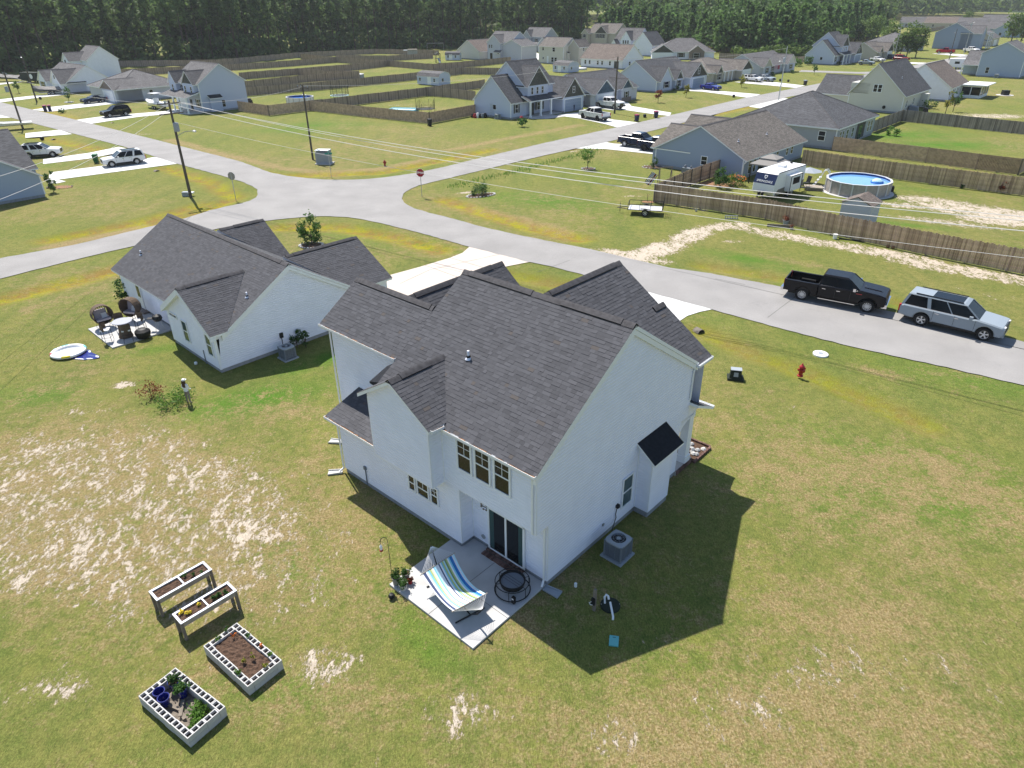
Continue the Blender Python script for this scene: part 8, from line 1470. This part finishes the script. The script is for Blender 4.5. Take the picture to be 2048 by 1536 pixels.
def stones(q, rx, ry, n_, m, label, z=.05, s0=.06, s1=.13, rz=0, cat='stone ring', fill=None):
    e = thing('stone_border', label, cat, q, rz)
    if fill: mb = MB(); k = 20; [mb.poly([(0, 0, .03), (rx*cos(2*pi*i/k), ry*sin(2*pi*i/k), .02), (rx*cos(2*pi*(i+1)/k), ry*sin(2*pi*(i+1)/k), .02)]) for i in range(k)]; part('mulch', mb, fill, e, fix=False)
    for i in range(n_): a = 2*pi*i/n_+random.uniform(-.05, .05); x, y = rx*cos(a), ry*sin(a); s_ = random.uniform(s0, s1); mb = MB(); mb.lathe([(s_*.8, 0), (s_, s_*.4), (s_*.6, s_*.8)], n=6); part('stone', mb, m, e, loc=(x, y, 0), rz=a)
    return e
stones((-16.86,56.81), .95, .8, 22, 'cmu', 'pale stone ring around the small tree', fill='soil', s0=.09, s1=.16); stones((-3.08,73.40), 1.6, .75, 24, 'cmu', 'pale stone border of the kidney-shaped bed near the stop sign', rz=.5, fill='soil', s0=.08, s1=.15); stones((9.52,86.04), .8, .7, 18, 'block', 'dark stone ring around the bright green sapling', fill='soil'); stones((-92.74,156.37), .8, .8, 12, 'rv_white', 'white mulch ring around the thin young tree left of the navy car', fill='cmu'); stones((17.50,86.69), 1.3, .9, 16, 'cmu', 'curved pale stone border at the corner of the blue-grey ranch house', fill='soil'); stones((-50.78,78.99), 1.4, .8, 10, 'brick_wall', 'reddish mulch bed at the end of the near left driveway', fill='debris')
e = thing('flower_bed', 'porch-corner flower bed with brick edging, pale rocks and red plants', 'flower bed', LM(-.45, 10.2), TH)
for i in range(7): mb = MB(); mb.box(0, .09, 0, .2, 0, .12); part('brick', mb, 'brick', e, loc=(.62, i*.22-.1, 0), rz=.02*i)
for i in range(5): mb = MB(); mb.box(0, .2, 0, .09, 0, .12); part('brick', mb, 'brick', e, loc=(-.45+i*.22, 1.42, 0))
for i in range(14): mb = MB(); s_ = random.uniform(.07, .18); mb.lathe([(s_*.8, 0), (s_, s_*.4), (s_*.5, s_*.9)], n=6); part('rock', mb, 'cmu' if i % 3 else 'block', e, loc=(random.uniform(-.3, .5), random.uniform(0, 1.3), .02))
mb = MB(); mb.poly([(-.45, -.1, .03), (.62, -.1, .03), (.62, 1.42, .03), (-.45, 1.42, .03)]); part('mulch', mb, 'soil', e, fix=False); c = rng.normal(0, .2, (10, 3)); c[:, 2] = np.abs(c[:, 2])+.1; link('foliage', cloudmesh('foliage', leafcloud(c, 160, .06, np.full((10, 3), .15), .7), 'leaf_rust'), e, (-.2, .5, 0))
# ---- pools
def round_pool(q, R_o, H_, label, wall='pool_wall', posts=16, ladder=None, rz=0, water='water', wl=.18):
    e = thing('round_pool', label, 'swimming pool', q, rz)
    for i in range(posts):
        a0, a1 = 2*pi*i/posts, 2*pi*(i+1)/posts; mb = MB(); 
        for j in range(3): b0, b1_ = a0+(a1-a0)*j/3, a0+(a1-a0)*(j+1)/3; mb.poly([(R_o*cos(b0), R_o*sin(b0), 0), (R_o*cos(b1_), R_o*sin(b1_), 0), (R_o*cos(b1_), R_o*sin(b1_), H_), (R_o*cos(b0), R_o*sin(b0), H_)])
        part('wall_panel', mb, wall, e, fix=False)
        mb = MB(); mb.box(R_o-.02, R_o+.08, -.07, .07, 0, H_); part('upright', mb, 'pool_rim', e, rz=a0)
        mb = MB(); mb.hexa([( (R_o-.12)*cos(a0), (R_o-.12)*sin(a0), H_), ((R_o+.1)*cos(a0), (R_o+.1)*sin(a0), H_), ((R_o+.1)*cos(a1), (R_o+.1)*sin(a1), H_), ((R_o-.12)*cos(a1), (R_o-.12)*sin(a1), H_), ((R_o-.12)*cos(a0), (R_o-.12)*sin(a0), H_+.04), ((R_o+.1)*cos(a0), (R_o+.1)*sin(a0), H_+.04), ((R_o+.1)*cos(a1), (R_o+.1)*sin(a1), H_+.04), ((R_o-.12)*cos(a1), (R_o-.12)*sin(a1), H_+.04)]); part('top_rail', mb, 'pool_rim', e)
    mb = MB(); mb.lathe([(R_o-.06, H_-.01), (R_o-.06, .2)], n=48, cap=False); part('liner', mb, 'pool_liner', e, fix=False); mb = MB(); mb.lathe([(R_o-.07, H_-wl), (.01, H_-wl)], n=48, cap=False); part('water', mb, water, e, fix=False); return e
RPc = (36.7, 73.7)
round_pool(RPc, 3.15, 1.28, 'big round above-ground pool with taupe wall panels and blue water', rz=.2)
e = thing('pool_ladder', 'white plastic step ladder over the rim of the big round pool', 'ladder', (33.9, 75.2), R_(150)); 
for s_ in (-.35, .35): mb = MB(); mb.tube([(1.1, s_, 0), (.5, s_, 1.3), (.3, s_, 1.85), (0, s_, 1.95), (-.2, s_, 1.7), (-.3, s_, 1.2)], .04, 6); part('handrail', mb, 'rv_white', e)
for i in range(4): mb = MB(); mb.box(1.0-i*.17, 1.22-i*.17, -.35, .35, .25+i*.28, .29+i*.28); part('step', mb, 'rv_white', e)
slabpoly('pool_base_ring', [(RPc[0]+3.6*cos(2*pi*i/40), RPc[1]+3.6*sin(2*pi*i/40)) for i in range(40)], .012, 'cmu', .05)
e = thing('pool_float', 'pale blue dome-shaped float on the water of the big round pool', 'pool float', (RPc[0]+1.5, RPc[1]-.9, 1.1)); mb = MB(); mb.lathe([(.55, 0), (.5, .2), (.3, .36), (.01, .42)], n=16, cap=False); part('dome', mb, 'h_pale', e); mb = MB(); mb.lathe([(.6, 0), (.66, .06), (.6, .12)], n=16, cap=False); part('ring', mb, 'water_deep', e)
e = thing('pool_pump', 'small dark pool pump at the right side of the big round pool', 'pump', (40.3, 73.4)); mb = MB(); mb.lathe([(.18, 0), (.18, .5), (.1, .6)], n=10); part('filter', mb, 'black', e); mb = MB(); mb.tube([(0, 0, .4), (-.3, 0, .7), (-.4, 0, 1.0)], .04, 5); part('hose', mb, 'red', e)
e = thing('pool_deck_steps', 'low wooden platform at the foot of the pool ladder', 'deck', (32.3, 74.0), R_(-15)); [part('plank', (lambda m_, i=i: (m_.box(-.9, .9, i*.16, i*.16+.145, .28, .33), m_)[1])(MB()), 'lumber', e) for i in range(9)]; mb = MB(); mb.box(-.9, .9, 0, .06, 0, .28); mb.box(-.9, .9, 1.36, 1.42, 0, .28); part('frame', mb, 'lumber_gray', e)
def gchair(q, rz, label, z=0, m='black'):
    e = thing('garden_chair', label, 'chair', (*q, z), rz); mb = MB(); mb.box(-.25, .25, -.25, .25, .4, .44); part('seat', mb, m, e); mb = MB(); mb.hexa([(-.25, .22, .42), (.25, .22, .42), (.25, .26, .42), (-.25, .26, .42), (-.25, .42, 1.05), (.25, .42, 1.05), (.25, .46, 1.05), (-.25, .46, 1.05)]); part('backrest', mb, m, e); [part('leg', (lambda m_: (m_.tube([(x, y, .42), (x*1.1, y*1.1, 0)], .016, 4), m_)[1])(MB()), m, e) for x in (-.23, .23) for y in (-.22, .22)]; return e
gchair((31.6, 74.6), R_(-60), 'black reclining garden chair on the wooden platform', .33); gchair((31.0, 73.9), R_(60), 'dark garden chair between the camper and the pool')
e = thing('patio_umbrella', 'open grey parasol standing low behind the camper', 'parasol', (32.9, 77.4)); mb = MB(); [mb.poly([(0, 0, 1.75), (1.35*cos(a), 1.35*sin(a), 1.35), (1.35*cos(a+pi/4), 1.35*sin(a+pi/4), 1.35)]) for a in [i*pi/4 for i in range(8)]]; part('canopy', mb, 'ac_light', e, fix=False); mb = MB(); mb.tube([(0, 0, 0), (0, 0, 1.8)], .02, 5); part('pole', mb, 'galv', e)
round_pool((-42.69,151.42), 2.7, 1.2, 'round white-walled pool in the yard right of the pale two-storey house', 'rv_white', 14, water='water_deep', wl=.3)
e = thing('pool_ladder', 'white ladder on the pool right of the pale two-storey house', 'ladder', (-41.24,149.76)); mb = MB(); [mb.tube([(s_, .4, 0), (s_, .1, 1.8), (s_, -.3, 1.7)], .05, 5) for s_ in (-.3, .3)]; part('handrail', mb, 'rv_white', e)
round_pool((-41.69,204.21), 2.3, .9, 'pale covered pool behind the middle fence', 'ac_light', 12, water='rv_white', wl=.03); round_pool((20.73,223.59), 2.2, .35, 'small low white pool behind the brown-grey roofed house', 'rv_white', 12, water='rv_white', wl=.02)
def frame_pool(q, rz, label, L_, W_, H_=.8):
    e = thing('frame_pool', label, 'swimming pool', q, rz); mb = MB(); mb.box(-L_, L_, -W_, W_, 0, H_-.15); part('basin', mb, 'h_sky', e); mb = MB(); [mb.tube([a, b], .07, 5) for a, b in (((-L_, -W_, H_), (L_, -W_, H_)), ((L_, -W_, H_), (L_, W_, H_)), ((L_, W_, H_), (-L_, W_, H_)), ((-L_, W_, H_), (-L_, -W_, H_)))]; part('rim', mb, 'h_sky', e); mb = MB(); mb.box(-L_+.06, L_-.06, -W_+.06, W_-.06, H_-.14, H_-.1); part('water', mb, 'h_pale', e); return e
frame_pool((-19.40,134.59), R_(-12), 'turquoise rectangular frame pool behind the front fence', 2.5, 1.4); frame_pool((-41.29,278.42), R_(5), 'long turquoise pool in the farthest fenced yard', 11, 1.6, .6)
def trampoline(q, label, R_o=1.9, fallen=False):
    e = thing('trampoline', label, 'trampoline', q); mb = MB(); mb.lathe([(R_o-.15, .85), (.01, .85)], n=20, cap=False); part('jumping_mat', mb, 'black', e, fix=False); mb = MB(); mb.lathe([(R_o+.05, .84), (R_o+.05, .90), (R_o-.2, .90)], n=20, cap=False); part('pad', mb, 'h_pale' if not fallen else 'green_lid', e, fix=False)
    for i in range(6): a = i*pi/3; x, y = R_o*cos(a), R_o*sin(a); mb = MB(); mb.tube([(x, y, 0), (x, y, 2.7 if not (fallen and i in (1, 2)) else 1.5)], .03, 5); part('pole', mb, 'black', e)
    mb = MB()
    for i in range(40):
        a = 2*pi*i/40; h_ = 2.6 if not fallen else 1.2+1.3*abs(cos(a*1.5)); x, y = R_o*.97*cos(a), R_o*.97*sin(a); mb.tube([(x, y, .9), (x, y, h_)], .012, 3, cap=False)
    for z in (1.2, 1.5, 1.8, 2.1, 2.4, 2.6) if not fallen else (1.1, 1.3): ringtube(mb, R_o*.97, z, .012, 20)
    part('safety_net', mb, 'net', e); return e
trampoline((-35.61,156.27), 'trampoline with dark safety net in the yard beyond the slim pole'); trampoline((-15.30,134.31), 'trampoline with sagging torn net behind the front fence corner', 1.7, True)
e = thing('play_tower', 'wooden play tower with blue slide in the fenced yard', 'play tower', (-23.62,253.03), R_(20)); mb = MB(); [mb.box(x-.06, x+.06, y-.06, y+.06, 0, 2.6) for x in (-.7, .7) for y in (-.7, .7)]; mb.box(-.8, .8, -.8, .8, 1.3, 1.4); part('tower_frame', mb, 'black', e); mb = MB(); [mb.poly([(x0, -.9, 2.6), (x0, .9, 2.6), (0, .9, 3.3), (0, -.9, 3.3)]) for x0 in (-.9, .9)]; part('roof', mb, 'green_lid', e, fix=False); mb = MB(); mb.hexa([(-.3, -.8, 1.3), (.3, -.8, 1.3), (.3, -2.8, .1), (-.3, -2.8, .1), (-.3, -.8, 1.45), (.3, -.8, 1.45), (.3, -2.8, .3), (-.3, -2.8, .3)]); part('slide', mb, 'ac_light', e)
e = thing('playhouse', 'cream play frame with canopy in the farthest fenced yard', 'play frame', (-35.27,280.00), R_(0)); mb = MB(); [mb.box(x-.08, x+.08, y-.08, y+.08, 0, 2.6) for x in (-1.6, 1.6) for y in (-1, 1)]; mb.box(-1.7, 1.7, -1.1, 1.1, 2.5, 2.7); mb.box(-1.6, 1.6, .9, 1.0, 0, 2.5); part('frame', mb, 'lumber', e); mb = MB(); mb.box(-3.2, -1.7, -.6, .6, 2.3, 2.45); part('awning', mb, 'rv_white', e)
e = thing('goal_frame', 'thin pale goal frame before the wood', 'goal', (-28.74,300.18), R_(0)); mb = MB(); [mb.tube([(x, 0, 0), (x, 0, 3.6)], .05, 5) for x in (-3.2, 3.2)]; mb.tube([(-3.2, 0, 3.6), (3.2, 0, 3.6)], .05, 5); part('frame', mb, 'galv', e)
e = thing('motorcycle_pile', 'covered toys and bikes heaped against the side of the craftsman house', 'pile', (-5.41,128.64), R_(-10)); [part('heap_piece', (lambda m_, i=i: (m_.lathe([(.3, 0), (.38, .3), (.2, .6+.1*(i % 3))], n=7), m_)[1])(MB()), ('black', 'red', 'rv_white', 'black', 'ac_gray')[i % 5], e, loc=(-1.1+i*.45, random.uniform(-.2, .3), 0)) for i in range(6)]
ac((-2.04,127.06), TH, 'grey air conditioner unit at the side of the craftsman house', 1.0, 'ac_light'); e = thing('step_ladder', 'grey step ladder leaning on the side of the craftsman house', 'ladder', (-3.10,129.19), TH); mb = MB(); [mb.tube([(x, -.3, 0), (x*.8, .0, 2.3)], .03, 4) for x in (-.25, .25)]; [mb.tube([(-.24, -.3+z*.13, z), (.24, -.3+z*.13, z)], .02, 4) for z in (.4, .8, 1.2, 1.6, 2.0)]; part('ladder_frame', mb, 'galv', e)
# shed behind the picket fence
e = thing('garden_shed', 'small pale vinyl shed with brown roof just behind the picket fence', 'shed', (31.9, 60.6), R_(-43)); mb = MB(); mb.box(-2.6, 0, 0, 2.4, 0, 1.85); mb.poly([(-2.6, 0, 1.85), (0, 0, 1.85), (-1.3, 0, 2.45)]); mb.poly([(-2.6, 2.4, 1.85), (0, 2.4, 1.85), (-1.3, 2.4, 2.45)]); part('wall', mb, 'siding_lgray', e); mb = MB(); slab(mb, (.12, -.12, 1.83), (.12, 2.5, 1.83), (-1.3, 2.5, 2.5), (-1.3, -.12, 2.5), .06); slab(mb, (-2.72, -.12, 1.83), (-2.72, 2.5, 1.83), (-1.3, 2.5, 2.5), (-1.3, -.12, 2.5), .06); part('roof', mb, ['roof_brown', 'black'], e)
# gazebo
e = thing('gazebo', 'taupe two-tier canopy gazebo behind the camper', 'gazebo', (28.7, 77.9), R_(45+3)); a = 1.65
for t_, (r0, z0, r1, z1) in enumerate(((a+.05, 2.15, .75, 2.68), (.95, 2.72, .04, 3.1))):
    for i in range(4):
        c0, c1 = [(1, 1), (-1, 1), (-1, -1), (1, -1)][i], [(1, 1), (-1, 1), (-1, -1), (1, -1)][(i+1) % 4]; mb = MB(); mb.poly([(c0[0]*r0, c0[1]*r0, z0), (c1[0]*r0, c1[1]*r0, z0), (c1[0]*r1, c1[1]*r1, z1), (c0[0]*r1, c0[1]*r1, z1)]); mb.poly([(c0[0]*r0, c0[1]*r0, z0), (c1[0]*r0, c1[1]*r0, z0), (c1[0]*r0, c1[1]*r0, z0-.12), (c0[0]*r0, c0[1]*r0, z0-.12)]); part('canopy_panel', mb, 'canopy', e, fix=False)
for x in (-1.55, 1.55):
    for y in (-1.55, 1.55): mb = MB(); mb.box(x-.05, x+.05, y-.05, y+.05, 0, 2.15); part('post', mb, 'black', e)
# flag, swing frame, small things along the picket fence
e = thing('flag', 'black and white striped flag with one red stripe on the fence corner pole', 'flag', (14.47,70.06), R_(-30)); mb = MB(); mb.tube([(0, 0, 0), (0, 0, 1.9), (-.4, 0, 3.0)], .025, 5); part('pole', mb, 'galv', e)
P0 = Vector((-.38, 0, 2.95)); dn = Vector((-.72, -.05, -1.15)); sd_ = Vector((.62, .12, -.25)); ns = 11
for i in range(ns):
    A = P0+sd_*(i/ns); B = P0+sd_*((i+1)/ns); mb = MB(); k = 5
    for j in range(k): w_ = lambda P_, t_: P_+dn*t_+Vector((0, .06*sin(t_*7+i*.6), 0)); t0, t1 = j/k, (j+1)/k; mb.poly([w_(A, t0), w_(B, t0), w_(B, t1), w_(A, t1)])
    part('stripe', mb, 'red' if i == 7 else ('black' if i % 2 == 0 else 'sign_white'), e, fix=False)
e = thing('swing_frame', 'wooden a-frame swing stand on the lawn beside the fence', 'swing frame', (17.29,78.37), R_(10)); mb = MB()
for x in (-.7, .7): mb.tube([(x-.1, -.55, 0), (x, 0, 1.7)], .05, 5); mb.tube([(x+.1, .55, 0), (x, 0, 1.7)], .05, 5)
mb.tube([(-.8, 0, 1.7), (.8, 0, 1.7)], .05, 5); part('frame', mb, 'lumber_gray', e)
e = thing('firewood_rack', 'grill and wood rack between the ranch house wall and the fence', 'rack', (20.74,82.20), R_(-43)); mb = MB(); mb.box(-.7, .7, -.3, .3, .2, .8); mb.lathe([(.16, .8), (.16, 1.0), (.1, 1.1)], (-.4, 0, 0), 8); mb.lathe([(.12, .8), (.12, 1.05)], (.35, 0, 0), 8); part('rack', mb, 'ac_gray', e)
e = thing('shovel', 'long-handled shovel leaning on the picket fence', 'shovel', (17.96,66.36), R_(-5)); mb = MB(); mb.tube([(0, 0, .2), (.1, .3, 1.4)], .02, 5); part('handle', mb, 'lumber', e); mb = MB(); mb.hexa([(-.1, -.02, 0), (.1, -.02, 0), (.12, .02, 0), (-.12, .02, 0), (-.1, .0, .28), (.1, .0, .28), (.1, .03, .28), (-.1, .03, .28)]); part('blade', mb, 'galv', e)
e = thing('lattice_crate', 'small pale lattice crate at the foot of the picket fence', 'crate', (20.58,63.71), R_(-8)); mb = MB(); [mb.box(-.55+i*.22, -.49+i*.22, -.03, .03, 0, .3) for i in range(6)]; mb.box(-.56, .62, -.035, .035, .26, .31); mb.box(-.56, .62, -.035, .035, 0, .05); part('slat_frame', mb, 'ac_light', e)
pot((24.91,61.54), .28, .45, 'ac_light', 'grey tub with a dry brown plant at the picket fence', 'leaf_rust', .5, 160, z=0); pot((24.96,60.14), .16, .25, 'terracotta', 'small clay pot with an orange plant right of the grey tub', 'leaf_rust', .3, 100, z=0)
e = thing('long_board', 'long grey board lying along the foot of the picket fence', 'board', (24.16,60.86), R_(-14)); mb = MB(); mb.box(-1.1, 1.1, -.04, .04, 0, .25); part('board', mb, 'lumber_gray', e)
e = thing('bucket', 'white bucket beside the picket fence', 'bucket', (27.62,57.28)); mb = MB(); mb.lathe([(.15, 0), (.19, .38), (.2, .4)], n=12); part('pail', mb, 'rv_white', e); mb = MB(); mb.tube([(.3, -.1, .05), (2.2, -.9, .05)], .05, 5); solo('drain_pipe', mb, 'black', 'black pipe lying in the sand beside the white bucket', 'pipe', (27.62,57.28))
for i, q in enumerate(((30.99,54.88), (31.26,54.58))): mb = MB(); mb.lathe([(.12, 0), (.16, .1), (.08, .2)], n=7); solo('rock', mb, 'debris', ('left brown rock on the sand at the picket fence', 'right brown rock on the sand at the picket fence')[i], 'rock', q)
e = thing('low_sandbed', 'red clay edging bed with a dead stem at the fence corner', 'flower bed', (14.12,70.12)); mb = MB(); k = 14; [mb.poly([(0, 0, .04), (.8*cos(2*pi*i/k), .5*sin(2*pi*i/k), .02), (.8*cos(2*pi*(i+1)/k), .5*sin(2*pi*(i+1)/k), .02)]) for i in range(k)]; part('mulch', mb, 'debris', e, fix=False); mb = MB(); mb.tube([(-.2, 0, 0), (-.25, 0, .8)], .02, 4); mb.tube([(-.22, 0, .4), (-.05, .1, .75)], .015, 4); part('dead_stem', mb, 'bark', e)
e = thing('mulch_bed', 'brown mulch bed between the fence and the daylilies', 'flower bed', (23.43,77.58)); mb = MB(); k = 16; [mb.poly([(0, 0, .03), (2.4*cos(2*pi*i/k), 1.5*sin(2*pi*i/k), .015), (2.4*cos(2*pi*(i+1)/k), 1.5*sin(2*pi*(i+1)/k), .015)]) for i in range(k)]; part('mulch', mb, 'debris', e, fix=False)
e = thing('black_cooler', 'black square box on a round white slab on the far right lawn', 'fire pit', (102.42,153.19)); mb = MB(); mb.lathe([(1.6, 0), (1.6, .04), (.01, .04)], n=24, cap=False); part('slab', mb, 'concrete', e); mb = MB(); mb.box(-.6, .6, -.5, .5, .04, .95); part('box', mb, 'black', e)
for i, (q, lb, m) in enumerate((((71.57,132.39), 'dark covered furniture behind the tall cream house', 'black'), ((72.03,130.95), 'rear dark covered furniture behind the tall cream house', 'ac_gray'), ((73.43,129.47), 'black storage box behind the tall cream house', 'black'))): 
    e = thing('covered_furniture', lb, 'patio furniture', q, R_(-40+i*8)); mb = MB(); mb.hexa([(-.9, -.6, 0), (.9, -.6, 0), (.9, .6, 0), (-.9, .6, 0), (-.7, -.4, 1.0), (.6, -.45, .85), (.7, .4, .9), (-.7, .45, 1.1)]); o = part('cover', mb, m, e); e.scale = (1, 1, 1) if i < 2 else (.5, .5, .9)
ac((121.67,187.32), TH, 'grey air conditioner unit at the foot of the large blue-grey house', 1.1, 'ac_light')
e = thing('parked_camper', 'white camper with dark windows partly hidden left of the large blue-grey house', 'camper', (127.00,212.10), R_(-30)); mb = MB(); mb.puffy([(-3.2, .5), (3.0, .5), (3.2, 1.2), (3.0, 2.7), (-3.2, 2.7)], 1.15, .05); part('body', mb, 'rv_white', e); mb = MB(); mb.box(-1.8, -.6, -1.17, -1.14, 1.4, 2.0); mb.box(.6, 1.6, -1.17, -1.14, 1.4, 2.0); part('pane', mb, 'glass', e); wheels(e, (-.3, -1.1), 1.0, .34, 'rim', 5, .2)
e = thing('grill', 'dark gas grill beside the fence of the pale two-storey house', 'grill', (-52.63,149.12), R_(-30)); mb = MB(); mb.box(-.9, .9, -.5, .5, .1, .9); mb.hexa([(-.8, -.45, .9), (.8, -.45, .9), (.8, .45, .9), (-.8, .45, .9), (-.6, -.2, 1.3), (.6, -.2, 1.3), (.6, .3, 1.3), (-.6, .3, 1.3)]); part('body', mb, 'black', e)
# ---- person standing in the weeds
def person(q, rz, label, s_=1.0):
    e = thing('person', label, 'person', q, rz); V_ = [(0, 0, .92), (0, 0, 1.1), (0, .01, 1.32), (0, .01, 1.46), (0, 0, 1.56), (0, 0, 1.66), (-.10, 0, .88), (-.11, .0, .48), (-.11, .02, .08), (-.11, -.12, .03), (.10, 0, .88), (.11, 0, .48), (.12, .02, .08), (.12, -.12, .03), (-.18, 0, 1.38), (-.24, .0, 1.12), (-.2, -.16, .98), (-.16, -.24, .98), (.18, 0, 1.38), (.24, 0, 1.12), (.22, -.12, .94), (.2, -.2, .92)]
    E_ = [(0, 1), (1, 2), (2, 3), (3, 4), (4, 5), (0, 6), (6, 7), (7, 8), (8, 9), (0, 10), (10, 11), (11, 12), (12, 13), (2, 14), (14, 15), (15, 16), (16, 17), (2, 18), (18, 19), (19, 20), (20, 21)]; rad = [.14, .12, .14, .055, .10, .085, .085, .06, .042, .035, .085, .06, .042, .035, .055, .042, .03, .028, .055, .042, .03, .028]
    me = bpy.data.meshes.new('body'); me.from_pydata(V_, E_, []); o = bpy.data.objects.new('body', me); COL.objects.link(o); m_ = o.modifiers.new('skin', 'SKIN')
    for i, r in enumerate(rad): me.skin_vertices[0].data[i].radius = (r, r*.8 if i < 3 else r)
    me.skin_vertices[0].data[0].use_root = True; sb = o.modifiers.new('sub', 'SUBSURF'); sb.levels = 1; dg = bpy.context.evaluated_depsgraph_get(); m2 = bpy.data.meshes.new_from_object(o.evaluated_get(dg)); bpy.data.objects.remove(o); m2.materials.clear()
    for k_ in ('skin', 'h_white', 'trouser'): m2.materials.append(M[k_])
    for p in m2.polygons: c = p.center; p.material_index = 1 if (.9 < c.z < 1.45) else (2 if c.z <= .9 else 0); p.use_smooth = True
    b = link('body', m2, e); mb = MB(); mb.hexa([(-.11, -.02, 1.2), (.11, -.02, 1.2), (.10, .13, 1.2), (-.10, .13, 1.2), (-.10, -.02, 1.68), (.10, -.02, 1.68), (.1, .115, 1.66), (-.1, .115, 1.66)]); part('hair', mb, 'hair', e); mb = MB(); mb.lathe([(.115, 1.64), (.12, 1.68), (.09, 1.76), (.01, 1.79)], n=14, cap=False); mb.box(-.08, .08, -.2, -.08, 1.655, 1.67); part('cap', mb, 'rv_white', e); e.scale = (s_, s_, s_); return e
mk('skin', (.45, .28, .2), .6); mk('hair', (.06, .03, .02), .6); mk('trouser', (.25, .2, .2), .8)
person((-16.63,30.68), R_(165), 'small person in a white cap and white top with long brown hair, by the weeds', .80)
mb = MB(); mb.lathe([(.22, 0), (.3, .25), (.22, .5), (.01, .55)], n=10, cap=False)
for i, q in enumerate(((-101.96,161.76), (-70.97,109.94), (66.82,184.77), (68.20,182.96), (23.50,127.20), (46.58,153.89), (23.53,127.47))): solo('meter_cover', mb, 'black', ('dark low cover on the far left verge', 'dark red low marker between the left driveways', 'left dark yard light on the upper lawn', 'right dark yard light on the upper lawn', 'small dark cover between the two bins', 'small dark cover beside the blue car drive', 'small dark cover near the right navy bin')[i], 'yard marker', q)

# ---- thin summer haze over the whole neighbourhood
hz = bpy.data.materials.new('haze'); hz.use_nodes = True; hn = hz.node_tree.nodes; hn.remove(hn['Principled BSDF']); pv = hn.new('ShaderNodeVolumePrincipled'); pv.inputs['Density'].default_value = .00014; pv.inputs['Color'].default_value = (.86, .90, .95, 1); pv.inputs['Anisotropy'].default_value = .2; hz.node_tree.links.new(pv.outputs[0], hn['Material Output'].inputs['Volume'])
mb = MB(); mb.box(-6100, 6100, -3100, 6100, -2.4, 34); me = mb.mesh('haze', [hz]); o = link('haze', me); o['kind'] = 'stuff'; tag(o, 'thin summer haze over the whole neighbourhood', 'haze')
